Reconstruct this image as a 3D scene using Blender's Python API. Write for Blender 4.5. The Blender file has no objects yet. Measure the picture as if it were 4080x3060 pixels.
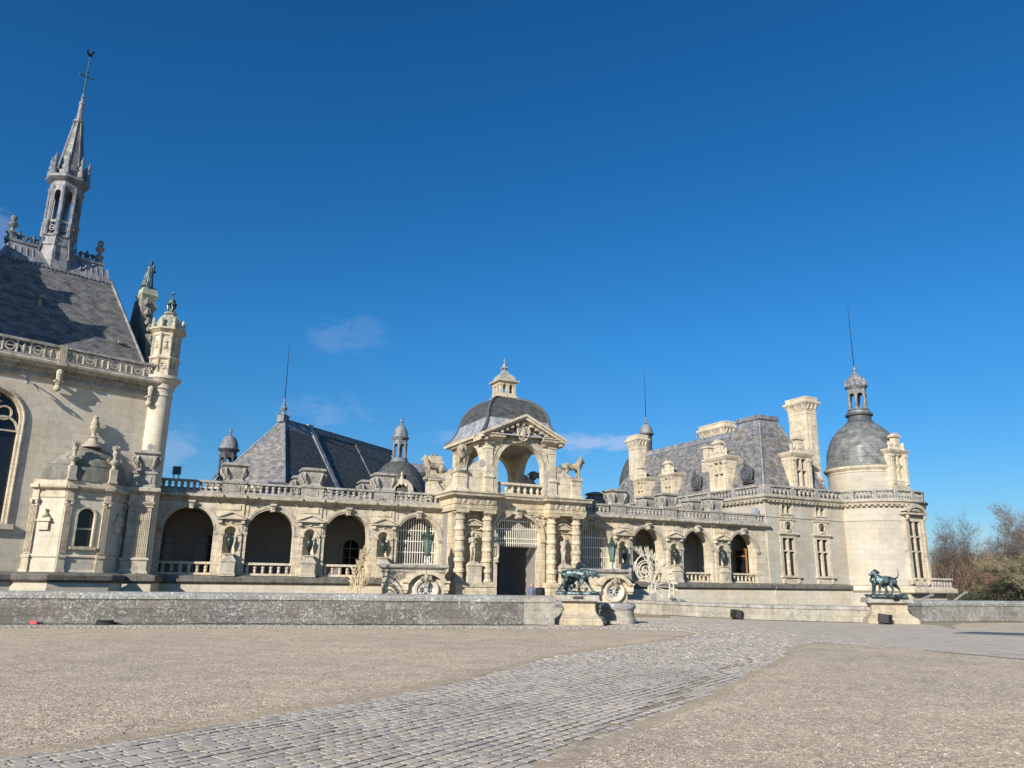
import bpy, bmesh, math, random
import numpy as np
from mathutils import Vector, Matrix, noise as mnoise
random.seed(7)
R = math.radians; PI = math.pi
sc = bpy.context.scene
# ------------------------------------------------------------------ camera, sky, sun, exposure
cam_d = bpy.data.cameras.new("camera"); cam = bpy.data.objects.new("camera", cam_d); sc.collection.objects.link(cam)
cam.location = (0, 0, 1.62)
PITCH = math.atan(800/3080)
cam.matrix_world = Matrix.Translation((0, 0, 1.62)) @ Matrix.Rotation(PI/2 + PITCH, 4, 'X') @ Matrix.Rotation(0.012, 4, 'Z')
cam_d.sensor_width = 36; cam_d.lens = 36*3080/4080; cam_d.clip_end = 3000; cam_d.clip_start = 0.1
sc.camera = cam
SUN_AZ, SUN_EL = R(61), R(24)            # heading the rays travel towards (from +x), height of the sun
sdir = Vector((math.cos(SUN_AZ)*math.cos(SUN_EL), math.sin(SUN_AZ)*math.cos(SUN_EL), -math.sin(SUN_EL)))
sun_d = bpy.data.lights.new("sun", 'SUN'); sun_d.energy = 5.0; sun_d.angle = R(0.5); sun_d.color = (1.0, 0.94, 0.85)
sun = bpy.data.objects.new("sun", sun_d); sc.collection.objects.link(sun)
sun.rotation_euler = sdir.to_track_quat('-Z', 'Y').to_euler()
sc.view_settings.view_transform = 'Standard'; sc.view_settings.look = 'None'; sc.view_settings.gamma = 1
sc.view_settings.exposure = 0.36
w = bpy.data.worlds.new("World"); sc.world = w; w.use_nodes = True
nt = w.node_tree; nt.nodes.clear()
def N(nt, t, **k):
    n = nt.nodes.new(t)
    for a, b in k.items(): setattr(n, a, b)
    return n
out = N(nt, 'ShaderNodeOutputWorld'); bg = N(nt, 'ShaderNodeBackground'); sky = N(nt, 'ShaderNodeTexSky')
sky.sky_type = 'NISHITA'; sky.sun_disc = False; sky.sun_elevation = SUN_EL
sd = -sdir; sky.sun_rotation = math.atan2(sd.x, sd.y)
sky.air_density = 1.0; sky.dust_density = 0.25; sky.ozone_density = 4.0; sky.altitude = 100
hs = N(nt, 'ShaderNodeHueSaturation'); hs.inputs['Saturation'].default_value = 1.25; hs.inputs['Value'].default_value = 1.0; hs.inputs['Hue'].default_value = 0.49
nt.links.new(sky.outputs[0], hs.inputs['Color'])
tint = N(nt, 'ShaderNodeMixRGB', blend_type='MULTIPLY'); tint.inputs[0].default_value = 1; tint.inputs[2].default_value = (.54, .84, 1.06, 1); nt.links.new(hs.outputs[0], tint.inputs[1])
# thin fair-weather clouds, placed by direction in the sky
tc = N(nt, 'ShaderNodeTexCoord')
nz = N(nt, 'ShaderNodeTexNoise'); nz.inputs['Scale'].default_value = 22; nz.inputs['Detail'].default_value = 6; nz.inputs['Roughness'].default_value = .6
mp = N(nt, 'ShaderNodeMapping'); mp.inputs['Scale'].default_value = (1, 1, 2.2)
nt.links.new(tc.outputs['Generated'], mp.inputs[0]); nt.links.new(mp.outputs[0], nz.inputs['Vector'])
CLOUDS = [(-.224,.926,.303,.032,.022,.10),(-.190,.933,.305,.03,.022,.07),(-.233,.949,.21,.05,.02,.12),(.100,.979,.178,.055,.013,.42),(-.40,.904,.15,.028,.035,.2),(-.083,.98,.182,.03,.014,.15),(.514,.856,.054,.06,.02,.18),(-.553,.757,.35,.04,.03,.15),(.57,.82,.03,.2,.03,.12)]
acc = None
for (dx, dy, dz, sx, sz, amt) in CLOUDS:
    sub = N(nt, 'ShaderNodeVectorMath', operation='SUBTRACT'); sub.inputs[1].default_value = (dx, dy, dz)
    nt.links.new(tc.outputs['Generated'], sub.inputs[0])
    mul = N(nt, 'ShaderNodeVectorMath', operation='MULTIPLY'); mul.inputs[1].default_value = (1/sx, 1/sx, 1/sz)
    nt.links.new(sub.outputs[0], mul.inputs[0])
    ln = N(nt, 'ShaderNodeVectorMath', operation='LENGTH'); nt.links.new(mul.outputs[0], ln.inputs[0])
    a = N(nt, 'ShaderNodeMath', operation='ADD'); nt.links.new(ln.outputs['Value'], a.inputs[0])
    mr = N(nt, 'ShaderNodeMapRange'); mr.inputs[1].default_value = .2; mr.inputs[2].default_value = .8; mr.inputs[3].default_value = 1.1; mr.inputs[4].default_value = -1.0
    nt.links.new(nz.outputs[0], mr.inputs[0]); nt.links.new(mr.outputs[0], a.inputs[1])
    m2 = N(nt, 'ShaderNodeMapRange'); m2.inputs[1].default_value = 1.15; m2.inputs[2].default_value = .2; m2.inputs[3].default_value = 0; m2.inputs[4].default_value = amt
    m2.interpolation_type = 'SMOOTHSTEP'
    nt.links.new(a.outputs[0], m2.inputs[0])
    if acc is None: acc = m2.outputs[0]
    else:
        mx = N(nt, 'ShaderNodeMath', operation='MAXIMUM'); nt.links.new(acc, mx.inputs[0]); nt.links.new(m2.outputs[0], mx.inputs[1]); acc = mx.outputs[0]
mixc = N(nt, 'ShaderNodeMixRGB'); mixc.inputs[2].default_value = (5.2, 5.6, 7.2, 1)
nt.links.new(acc, mixc.inputs[0]); sx_ = N(nt, 'ShaderNodeSeparateXYZ'); nt.links.new(tc.outputs['Generated'], sx_.inputs[0])
hr_ = N(nt, 'ShaderNodeValToRGB'); hr_.color_ramp.elements[0].color = (1.0, .76, .73, 1); hr_.color_ramp.elements[1].color = (1, 1, 1, 1); hr_.color_ramp.elements[1].position = .30
e_ = hr_.color_ramp.elements.new(.75); e_.color = (.86, .88, .94, 1)
nt.links.new(sx_.outputs[2], hr_.inputs[0])
hz_ = N(nt, 'ShaderNodeMixRGB', blend_type='MULTIPLY'); hz_.inputs[0].default_value = 1; nt.links.new(tint.outputs[0], hz_.inputs[1]); nt.links.new(hr_.outputs[0], hz_.inputs[2])
nt.links.new(hz_.outputs[0], mixc.inputs[1])
nt.links.new(mixc.outputs[0], bg.inputs[0]); bg.inputs[1].default_value = 0.094
nt.links.new(bg.outputs[0], out.inputs[0])

# ------------------------------------------------------------------ mesh helpers
COL = sc.collection
class MB:
    """collects faces (local coordinates, metres) with UVs in metres and links them as one mesh object"""
    def __init__(s): s.v = []; s.f = []; s.uv = []; s.sm = []
    def face(s, pts, uv=None, smooth=False):
        i = len(s.v); s.v.extend([tuple(p) for p in pts]); s.f.append(tuple(range(i, i+len(pts)))); s.uv.append(uv); s.sm.append(smooth)
    def grid(s, rows, closed=False, uvr=None, smooth=True):
        """rows: list of rings of points sharing vertices"""
        i0 = len(s.v); n = len(rows[0])
        for r in rows: s.v.extend([tuple(p) for p in r])
        for a in range(len(rows)-1):
            for b in range(n if closed else n-1):
                c = (b+1) % n
                s.f.append((i0+a*n+b, i0+a*n+c, i0+(a+1)*n+c, i0+(a+1)*n+b)); s.sm.append(smooth)
                if uvr:
                    u = uvr[0]; vv = uvr[1]
                    s.uv.append([(u*b, vv[a]), (u*(b+1), vv[a]), (u*(b+1), vv[a+1]), (u*b, vv[a+1])])
                else: s.uv.append(None)
    def box(s, x0, x1, y0, y1, z0, z1, t=None):
        """axis box; t insets the top on every side"""
        t = t or 0
        a = [(x0, y0, z0), (x1, y0, z0), (x1, y1, z0), (x0, y1, z0)]
        b = [(x0+t, y0+t, z1), (x1-t, y0+t, z1), (x1-t, y1-t, z1), (x0+t, y1-t, z1)]
        s.face([a[0], a[1], b[1], b[0]]); s.face([a[1], a[2], b[2], b[1]]); s.face([a[2], a[3], b[3], b[2]]); s.face([a[3], a[0], b[0], b[3]])
        s.face(b); s.face(a[::-1])
    def prism(s, pts, y0, y1):
        """outline in x,z (counter-clockwise seen from the front) extruded from y0 (front) to y1"""
        n = len(pts)
        s.face([(x, y0, z) for x, z in pts]); s.face([(x, y1, z) for x, z in pts[::-1]])
        for i in range(n):
            a, b = pts[i], pts[(i+1) % n]
            s.face([(a[0], y0, a[1]), (a[0], y1, a[1]), (b[0], y1, b[1]), (b[0], y0, b[1])])
    def slab(s, pts, z0, z1):
        """outline in x,y (counter-clockwise from above) extruded upwards"""
        n = len(pts); s.face([(x, y, z1) for x, y in pts]); s.face([(x, y, z0) for x, y in pts[::-1]])
        for i in range(n):
            a, b = pts[i], pts[(i+1) % n]; s.face([(a[0], a[1], z0), (b[0], b[1], z0), (b[0], b[1], z1), (a[0], a[1], z1)])
    def lathe(s, prof, cx=0, cy=0, n=16, a0=0, a1=2*PI, sx=1, sy=1, smooth=True, rot=0):
        full = abs(a1-a0-2*PI) < 1e-6; m = n if full else n+1
        rows = []; L = [0]; rm = max(p[0] for p in prof)
        for k, (r, z) in enumerate(prof):
            rows.append([(cx+sx*r*math.cos(a0+(a1-a0)*i/n+rot), cy+sy*r*math.sin(a0+(a1-a0)*i/n+rot), z) for i in range(m)])
            if k: L.append(L[-1]+math.hypot(r-prof[k-1][0], z-prof[k-1][1]))
        s.grid(rows, full, (rm*(a1-a0)/n, L), smooth)
        if full and prof[-1][0] > 1e-3: s.face(rows[-1])
        if full and prof[0][0] > 1e-3: s.face(rows[0][::-1])
    def tube(s, pts, r, n=6, r2=None, caps=True):
        pts = [Vector(p) for p in pts]; rows = []; m = len(pts)
        up = Vector((0, 0, 1)); pu = None
        for i, p in enumerate(pts):
            d = (pts[min(i+1, m-1)]-pts[max(i-1, 0)]).normalized()
            a = d.cross(up)
            if a.length < .05: a = d.cross(Vector((1, 0, 0)))
            a.normalize()
            if pu is not None:
                a = (pu - d*pu.dot(d)); a.normalize()
            pu = a; b = d.cross(a)
            rr = r[i] if isinstance(r, (list, tuple)) else (r if r2 is None else r+(r2-r)*i/(m-1))
            rows.append([p+(a*math.cos(2*PI*k/n)+b*math.sin(2*PI*k/n))*rr for k in range(n)])
        s.grid(rows, True)
        if caps: s.face(rows[0]); s.face(rows[-1][::-1])
    def ellipsoid(s, c, r, n=12, m=8, rot=None):
        rows = []; c = Vector(c)
        for j in range(m+1):
            t = -PI/2+PI*j/m; q = max(math.cos(t), 1e-3)
            row = []
            for i in range(n):
                p = Vector((r[0]*q*math.cos(2*PI*i/n), r[1]*q*math.sin(2*PI*i/n), r[2]*math.sin(t)))
                if rot is not None: p = rot @ p
                row.append(c+p)
            rows.append(row)
        s.grid(rows, True)
    def mold(s, path, prof, closed=False):
        """sweep profile [(out, z)] along plan path; 'out' is to the right of travel (front when travelling +x)"""
        n = len(path); P = [Vector((p[0], p[1])) for p in path]; nor = []
        for i in range(n):
            if closed: a, b = P[i-1], P[(i+1) % n]
            else: a, b = P[max(i-1, 0)], P[min(i+1, n-1)]
            d1 = (P[i]-a); d2 = (b-P[i])
            if d1.length < 1e-6: d1 = d2
            if d2.length < 1e-6: d2 = d1
            d1 = d1.normalized(); d2 = d2.normalized()
            n1 = Vector((d1.y, -d1.x)); n2 = Vector((d2.y, -d2.x)); m = n1+n2
            if m.length < 1e-4: m = n1
            m.normalize(); nor.append(m/max(.3, m.dot(n1)))
        rng = range(n) if closed else range(n-1)
        for i in rng:
            j = (i+1) % n
            for k in range(len(prof)-1):
                (o0, z0), (o1, z1) = prof[k], prof[k+1]
                a = P[i]+nor[i]*o0; b = P[j]+nor[j]*o0; c = P[j]+nor[j]*o1; d = P[i]+nor[i]*o1
                s.face([(a.x, a.y, z0), (b.x, b.y, z0), (c.x, c.y, z1), (d.x, d.y, z1)])
        if not closed and len(prof) > 2:
            for i in (0, n-1):
                s.face([(P[i].x+nor[i].x*o, P[i].y+nor[i].y*o, z) for o, z in prof])
    def archwall(s, x0, x1, z0, z1, y0, y1, ops, seg=14):
        """wall x0..x1, z0..z1 between y0 (front) and y1 with arched openings (cx, half width, sill, springing)"""
        xs = x0
        for (cx, hw, zb, zs) in sorted(ops):
            s.box(xs, cx-hw, y0, y1, z0, z1)
            if zb > z0: s.box(cx-hw, cx+hw, y0, y1, z0, zb)
            for (yy, fl) in ((y0, 1), (y1, -1)):
                for i in range(seg):
                    a = PI-PI*i/seg; b = PI-PI*(i+1)/seg
                    p = [(cx+hw*math.cos(a), yy, zs+hw*math.sin(a)), (cx+hw*math.cos(b), yy, zs+hw*math.sin(b)), (cx+hw*math.cos(b), yy, z1), (cx+hw*math.cos(a), yy, z1)]
                    s.face(p[::fl])
            for i in range(seg):
                a = PI-PI*i/seg; b = PI-PI*(i+1)/seg
                s.face([(cx+hw*math.cos(a), y0, zs+hw*math.sin(a)), (cx+hw*math.cos(a), y1, zs+hw*math.sin(a)), (cx+hw*math.cos(b), y1, zs+hw*math.sin(b)), (cx+hw*math.cos(b), y0, zs+hw*math.sin(b))],
                       [(0, i*.3), (.8, i*.3), (.8, i*.3+.3), (0, i*.3+.3)])
            s.face([(cx-hw, y0, z1), (cx+hw, y0, z1), (cx+hw, y1, z1), (cx-hw, y1, z1)])
            xs = cx+hw
        s.box(xs, x1, y0, y1, z0, z1)
    def ring(s, cx, zs, r0, r1, y0, y1, a0=PI, a1=0, seg=18, jam=0):
        """flat arch moulding; jam continues it down as straight legs"""
        pts = [a0+(a1-a0)*i/seg for i in range(seg+1)]
        o = [(cx+r1*math.cos(a), zs+r1*math.sin(a)) for a in pts]; q = [(cx+r0*math.cos(a), zs+r0*math.sin(a)) for a in pts]
        if jam:
            o = [(cx-r1, zs-jam)]+o+[(cx+r1, zs-jam)]; q = [(cx-r0, zs-jam)]+q+[(cx+r0, zs-jam)]
        for i in range(len(o)-1):
            a, b, c, d = q[i], q[i+1], o[i+1], o[i]
            s.face([(a[0], y0, a[1]), (b[0], y0, b[1]), (c[0], y0, c[1]), (d[0], y0, d[1])])
            s.face([(d[0], y0, d[1]), (c[0], y0, c[1]), (c[0], y1, c[1]), (d[0], y1, d[1])])
            s.face([(b[0], y0, b[1]), (a[0], y0, a[1]), (a[0], y1, a[1]), (b[0], y1, b[1])])
    def xf(s, M, start=0):
        s.v[start:] = [tuple(M @ Vector(p)) for p in s.v[start:]]
    def add(s, o, M=None):
        i = len(s.v); s.v.extend(o.v if M is None else [tuple(M @ Vector(p)) for p in o.v])
        s.f.extend([tuple(k+i for k in f) for f in o.f]); s.uv.extend(o.uv); s.sm.extend(o.sm)
    def mesh(s, name, mat):
        me = bpy.data.meshes.new(name); me.from_pydata(s.v, [], s.f)
        uvl = me.uv_layers.new(name="UVMap"); co = s.v; dat = np.zeros((len(me.loops), 2)); k = 0
        for fi, f in enumerate(s.f):
            uv = s.uv[fi]
            if uv is not None:
                for q in uv: dat[k] = q; k += 1
            else:
                a, b, c = co[f[0]], co[f[1]], co[f[2]]
                n = Vector((b[0]-a[0], b[1]-a[1], b[2]-a[2])).cross(Vector((c[0]-b[0], c[1]-b[1], c[2]-b[2])))
                if n.length < 1e-9 and len(f) > 3:
                    d = co[f[3]]; n = Vector((c[0]-b[0], c[1]-b[1], c[2]-b[2])).cross(Vector((d[0]-c[0], d[1]-c[1], d[2]-c[2])))
                if n.length > 0: n.normalize()
                h = math.hypot(n.x, n.y)
                if h < .25:
                    for i in f: dat[k] = (co[i][0], co[i][1]); k += 1
                else:
                    tx, ty = -n.y/h, n.x/h
                    for i in f: dat[k] = (co[i][0]*tx+co[i][1]*ty, co[i][2]/h if h < .95 else co[i][2]); k += 1
        uvl.data.foreach_set('uv', dat.ravel())
        me.polygons.foreach_set('use_smooth', [bool(x) for x in s.sm])
        me.materials.append(mat); me.validate(); me.update()
        if any(s.sm): weld(me); me.set_sharp_from_angle(angle=R(38))
        return me
    def build(s, name, mat, parent=None, **k):
        return link(name, s.mesh(name, mat), parent, **k)
def weld(me):
    bm = bmesh.new(); bm.from_mesh(me); bmesh.ops.remove_doubles(bm, verts=bm.verts, dist=1e-4)
    bmesh.ops.recalc_face_normals(bm, faces=bm.faces); bm.to_mesh(me); bm.free()
def link(name, me, parent=None, loc=(0, 0, 0), rz=0, label=None, cat=None, group=None, kind=None, scale=None):
    o = bpy.data.objects.new(name, me); COL.objects.link(o)
    if parent is not None: o.parent = parent
    o.location = loc; o.rotation_euler = (0, 0, rz)
    if scale: o.scale = scale
    return tag(o, label, cat, group, kind)
def tag(o, label=None, cat=None, group=None, kind=None):
    if label: o['label'] = label
    if cat: o['category'] = cat
    if group: o['group'] = group
    if kind: o['kind'] = kind
    return o
def thing(name, loc, rz, label, cat, group=None): return link(name, None, None, loc, rz, label, cat, group)
def copy_tree(o, parent=None):
    c = o.copy(); COL.objects.link(c)
    if parent is not None: c.parent = parent
    for ch in list(o.children): copy_tree(ch, c)
    return c
def T(x, y, z): return Matrix.Translation((x, y, z))
def hd(a): a = R(a); return Vector((math.cos(a), math.sin(a))), Vector((-math.sin(a), math.cos(a)))

# ------------------------------------------------------------------ materials
def mat(name, rough=.85):
    m = bpy.data.materials.new(name); m.use_nodes = True; nt = m.node_tree
    b = nt.nodes['Principled BSDF']; b.inputs['Roughness'].default_value = rough
    return m, nt, b
def L(nt, a, b): nt.links.new(a, b)
def noise(nt, vec, scale, detail=4, rough=.6, dist=0):
    n = N(nt, 'ShaderNodeTexNoise'); n.inputs['Scale'].default_value = scale; n.inputs['Detail'].default_value = detail
    n.inputs['Roughness'].default_value = rough; n.inputs['Distortion'].default_value = dist
    if vec is not None: L(nt, vec, n.inputs['Vector'])
    return n.outputs[0]
def ramp(nt, fac, stops):
    r = N(nt, 'ShaderNodeValToRGB'); e = r.color_ramp.elements
    while len(e) < len(stops): e.new(.5)
    for k, (p, c) in enumerate(stops):
        e[k].position = p; e[k].color = (c, c, c, 1) if not isinstance(c, (tuple, list)) else (*c, 1)
    L(nt, fac, r.inputs[0]); return r.outputs[0]
def mix(nt, t, fac, a, b):
    m = N(nt, 'ShaderNodeMixRGB', blend_type=t)
    for s, i in ((fac, 0), (a, 1), (b, 2)):
        if isinstance(s, (int, float)): m.inputs[i].default_value = s if i == 0 else (s, s, s, 1)
        elif isinstance(s, tuple): m.inputs[i].default_value = (*s, 1)
        else: L(nt, s, m.inputs[i])
    return m.outputs[0]
def scaled(nt, vec, sc_, loc=(0, 0, 0)):
    m = N(nt, 'ShaderNodeMapping'); m.inputs['Scale'].default_value = sc_; m.inputs['Location'].default_value = loc; L(nt, vec, m.inputs[0]); return m.outputs[0]
def bump(nt, b, h, strength=.4, dist=.02):
    n = N(nt, 'ShaderNodeBump'); n.inputs['Strength'].default_value = strength; n.inputs['Distance'].default_value = dist
    L(nt, h, n.inputs['Height']); L(nt, n.outputs[0], b.inputs['Normal'])
def stone(name, col, bw=.95, rh=.42, var=.10, mortar=.66, stain=.35, staincol=(.125, .115, .095), lich=0, soft=1.0):
    m, nt, b = mat(name, .9)
    tcn = N(nt, 'ShaderNodeTexCoord'); uv = tcn.outputs['UV']; geo = N(nt, 'ShaderNodeNewGeometry').outputs['Position']
    br = N(nt, 'ShaderNodeTexBrick'); L(nt, uv, br.inputs['Vector'])
    br.inputs['Scale'].default_value = 1; br.inputs['Brick Width'].default_value = bw; br.inputs['Row Height'].default_value = rh
    br.inputs['Mortar Size'].default_value = .015; br.inputs['Mortar Smooth'].default_value = .3; br.inputs['Bias'].default_value = -.1
    c1 = tuple(c*(1+var) for c in col); c2 = (col[0]*(1-var), col[1]*(1-var*1.15), col[2]*(1-var*1.6))
    br.inputs['Color1'].default_value = (*c1, 1); br.inputs['Color2'].default_value = (*c2, 1); br.inputs['Mortar'].default_value = (col[0]*mortar, col[1]*mortar*.96, col[2]*mortar*.9, 1)
    big = ramp(nt, noise(nt, geo, .45, 5, .62), [(.3, .86), (.7, 1.09)])
    c = mix(nt, 'MULTIPLY', 1, br.outputs[0], big)
    yel = ramp(nt, noise(nt, scaled(nt, geo, (1, 1, .7), (3, 7, 1)), .8, 4, .6), [(.48, 0.), (.68, 1.)])
    c = mix(nt, 'MIX', mix(nt, 'MULTIPLY', 1, yel, .45), c, mix(nt, 'MULTIPLY', 1, c, (1.05, .96, .74)))
    # rain streaks and soot
    st = noise(nt, scaled(nt, geo, (2.6, 2.6, .32)), 1.0, 6, .68)
    sp = noise(nt, geo, 5.5, 6, .75)
    f = mix(nt, 'MULTIPLY', 1, ramp(nt, st, [(.42, 0.), (.62, 1.)]), ramp(nt, sp, [(.38, .1), (.60, 1.)]))
    gr = ramp(nt, noise(nt, scaled(nt, geo, (1, 1, 1), (11, 5, 8)), 2.1, 7, .74), [(.48, 0.), (.62, .9)])
    f = mix(nt, 'LIGHTEN', 1, f, gr)
    c = mix(nt, 'MIX', mix(nt, 'MULTIPLY', 1, f, stain), c, staincol)
    fine = ramp(nt, noise(nt, geo, 26, 3, .7), [(.3, .90), (.7, 1.08)])
    c = mix(nt, 'MULTIPLY', 1, c, fine)
    if lich:
        s1 = ramp(nt, noise(nt, geo, 10, 4, .8, .3), [(.555, 0.), (.58, 1.)])
        s2 = ramp(nt, noise(nt, scaled(nt, geo, (1, 1, 1), (4, 9, 2)), 26, 3, .75, .2), [(.57, 0.), (.60, .9)])
        spots = mix(nt, 'LIGHTEN', 1, s1, s2)
        area = ramp(nt, noise(nt, geo, 1.0, 4, .7), [(.36, .15), (.58, 1.)])
        c = mix(nt, 'MIX', mix(nt, 'MULTIPLY', 1, mix(nt, 'MULTIPLY', 1, spots, area), lich), c, (.60, .60, .57))
    L(nt, c, b.inputs['Base Color'])
    h = mix(nt, 'ADD', 1, mix(nt, 'MULTIPLY', 1, noise(nt, geo, 18, 5, .7), .5), mix(nt, 'MULTIPLY', 1, br.outputs['Fac'], -.8*soft))
    bump(nt, b, h, .5, .02)
    return m
M = {}
M['stone'] = stone('limestone', (.64, .555, .42), stain=.50, var=.09)
M['gate'] = stone('golden_limestone', (.64, .54, .385), rh=.40, bw=.8, stain=.55, var=.11)
M['pale'] = stone('pale_limestone', (.66, .585, .465), rh=.40, stain=.26, var=.05, bw=1.1, mortar=.88)
M['pale2'] = stone('smooth_ashlar', (.475, .435, .36), rh=.40, stain=.18, var=.05, bw=1.1, mortar=.88)
M['pedst'] = stone('pedestal_stone', (.45, .385, .28), bw=1.2, rh=.5, stain=.55, var=.1, staincol=(.14, .12, .09))
M['trim'] = stone('carved_limestone', (.55, .485, .38), bw=3, rh=2, stain=.68, var=.05, mortar=.95)
M['weath'] = stone('weathered_limestone', (.37, .345, .305), bw=1.4, rh=.6, stain=.8, var=.12, staincol=(.10, .095, .085), lich=.45)
M['statue'] = stone('statue_stone', (.52, .465, .385), bw=9, rh=9, stain=.5, var=.02, mortar=1)
M['lionstone'] = stone('lion_stone', (.40, .35, .275), bw=9, rh=9, stain=.75, var=.02, mortar=1, staincol=(.12, .11, .09))
M['parapet'] = stone('lichened_wall_stone', (.15, .135, .12), bw=1.35, rh=.29, stain=.7, var=.25, mortar=.6, staincol=(.075, .07, .062), lich=.6)
M['parapet3'] = stone('grey_block_wall_stone', (.25, .235, .21), bw=1.1, rh=.29, stain=.8, var=.26, mortar=1.35, staincol=(.09, .085, .08), lich=.45)
M['parapet2'] = stone('paler_wall_stone', (.37, .34, .275), bw=1.3, rh=.29, stain=.75, var=.20, mortar=.75, staincol=(.13, .125, .115), lich=.4)
M['coping'] = stone('lichened_coping_stone', (.255, .25, .24), bw=1.25, rh=.9, stain=.55, var=.15, mortar=.5, staincol=(.12, .115, .11), lich=1.0)
def slate(name, ca, cb, cc, bw=.42, rh=.24, rough=.5):
    m, nt, b = mat(name, rough)
    tcn = N(nt, 'ShaderNodeTexCoord'); uv = tcn.outputs['UV']; geo = N(nt, 'ShaderNodeNewGeometry').outputs['Position']
    br = N(nt, 'ShaderNodeTexBrick'); L(nt, uv, br.inputs['Vector']); br.inputs['Scale'].default_value = 1
    br.inputs['Brick Width'].default_value = bw; br.inputs['Row Height'].default_value = rh; br.inputs['Mortar Size'].default_value = .012; br.inputs['Mortar Smooth'].default_value = .2
    br.inputs['Color1'].default_value = (*ca, 1); br.inputs['Color2'].default_value = (*cb, 1); br.inputs['Mortar'].default_value = (.02, .02, .022, 1)
    pat = ramp(nt, noise(nt, geo, .9, 6, .72), [(.40, 0.), (.62, 1.)])
    c = mix(nt, 'MIX', mix(nt, 'MULTIPLY', 1, pat, .5), br.outputs[0], cc)
    cell = noise(nt, scaled(nt, uv, (1/bw*.5, 1/rh*.5, 1)), 1.0, 2, .5)
    c = mix(nt, 'MULTIPLY', 1, c, ramp(nt, cell, [(.3, .55), (.7, 1.5)]))
    stv = noise(nt, scaled(nt, geo, (2.2, 2.2, .25), (5, 2, 0)), 1, 5, .7)
    c = mix(nt, 'MIX', mix(nt, 'MULTIPLY', 1, ramp(nt, stv, [(.55, 0.), (.75, 1.)]), .6), c, (.045, .045, .042))
    L(nt, c, b.inputs['Base Color'])
    rr = ramp(nt, cell, [(.2, rough+.25), (.8, rough-.12)]); L(nt, rr, b.inputs['Roughness'])
    h = mix(nt, 'ADD', 1, mix(nt, 'MULTIPLY', 1, noise(nt, geo, 9, 4, .7), .5), mix(nt, 'MULTIPLY', 1, br.outputs['Fac'], -1.))
    bump(nt, b, h, .6, .03)
    return m
M['ledge'] = stone('dark_mossy_ledge', (.17, .155, .13), bw=1.6, rh=.6, stain=.85, var=.12, staincol=(.045, .042, .03), lich=.2)
M['slate'] = slate('grey_slate', (.125, .124, .124), (.185, .182, .178), (.17, .155, .12), bw=.3, rh=.17, rough=.6)
M['slate2'] = slate('weathered_slate', (.12, .125, .14), (.22, .22, .225), (.27, .23, .165), bw=.27, rh=.16, rough=.55)
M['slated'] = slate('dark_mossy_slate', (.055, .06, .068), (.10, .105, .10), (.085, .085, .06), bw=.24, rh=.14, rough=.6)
M['scale'] = slate('fish_scale_slate', (.13, .14, .145), (.19, .195, .19), (.155, .15, .12), bw=.34, rh=.26, rough=.5)
def simple(name, col, rough=.6, metal=0, var=.25, nscale=6, col2=None, spec=None, bmp=.3, detail=5):
    m, nt, b = mat(name, rough); geo = N(nt, 'ShaderNodeNewGeometry').outputs['Position']
    n = noise(nt, geo, nscale, detail, .65)
    c = mix(nt, 'MULTIPLY', 1, col, ramp(nt, n, [(.3, 1-var), (.7, 1+var)]))
    if col2:
        n2 = ramp(nt, noise(nt, scaled(nt, geo, (1, 1, .5), (9, 4, 2)), nscale*.6, 5, .7), [(.45, 0.), (.6, 1.)])
        c = mix(nt, 'MIX', n2, c, col2)
    L(nt, c, b.inputs['Base Color']); b.inputs['Metallic'].default_value = metal
    if bmp: bump(nt, b, n, bmp, .015)
    return m
M['lead'] = simple('lead_sheet', (.15, .155, .17), .6, .0, .5, 4, (.27, .265, .26))
M['leadpale'] = simple('streaked_pale_lead', (.23, .235, .25), .6, 0, .5, 5, (.40, .40, .41))
M['leadd'] = simple('dark_lead', (.075, .078, .085), .6, .0, .4, 4)
M['glass'] = simple('dark_window_glass', (.012, .014, .018), .12, 0, .3, 1.5, bmp=.05)
M['glassp'] = simple('violet_window_blind', (.20, .13, .22), .5, 0, .2, 3)
M['curtain'] = simple('pale_curtain', (.45, .40, .30), .8, 0, .2, 8)
M['bronze'] = simple('verdigris_bronze', (.022, .034, .036), .42, .3, .5, 9, (.15, .23, .23))
M['bronzed'] = simple('dark_bronze', (.03, .04, .036), .4, .5, .5, 6, (.05, .085, .075))
M['urnb'] = simple('dark_patinated_bronze', (.018, .026, .026), .4, .3, .4, 7, (.05, .08, .078))
M['copper'] = simple('green_copper', (.045, .10, .078), .5, .2, .4, 8, (.04, .07, .06))
M['verdistone'] = simple('green_stained_stone', (.36, .35, .27), .9, 0, .3, 2.5, (.25, .30, .22))
M['iron'] = simple('dark_iron', (.02, .02, .022), .5, .5, .3, 10)
M['whiteiron'] = simple('white_painted_iron', (.72, .70, .65), .5, 0, .1, 10)
M['gold'] = simple('cream_gilded_bars', (.86, .80, .66), .42, .1, .12, 4)
M['straw'] = simple('straw_coloured_metal', (.62, .51, .33), .55, .1, .3, 9)
M['cream'] = simple('cream_painted_metal', (.66, .60, .475), .5, 0, .15, 9)
M['black'] = simple('black_plastic', (.012, .012, .013), .55, 0, .3, 20)
M['rubber'] = simple('black_rubber', (.015, .015, .015), .7, 0, .3, 20)
M['redpl'] = simple('red_plastic', (.55, .03, .03), .5, 0, .1, 20)
M['wood'] = simple('orange_varnished_wood', (.34, .15, .04), .45, 0, .2, 6)
M['darkwood'] = simple('dark_oak', (.05, .03, .018), .6, 0, .3, 8)
M['moss'] = simple('moss', (.035, .04, .02), .95, 0, .5, 12)
M['mossd'] = simple('mossy_dome_stone', (.24, .225, .185), .95, 0, .35, 1.6, (.13, .13, .10))
M['skin'] = simple('skin', (.50, .31, .22), .6, 0, .06, 8, bmp=0)
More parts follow.
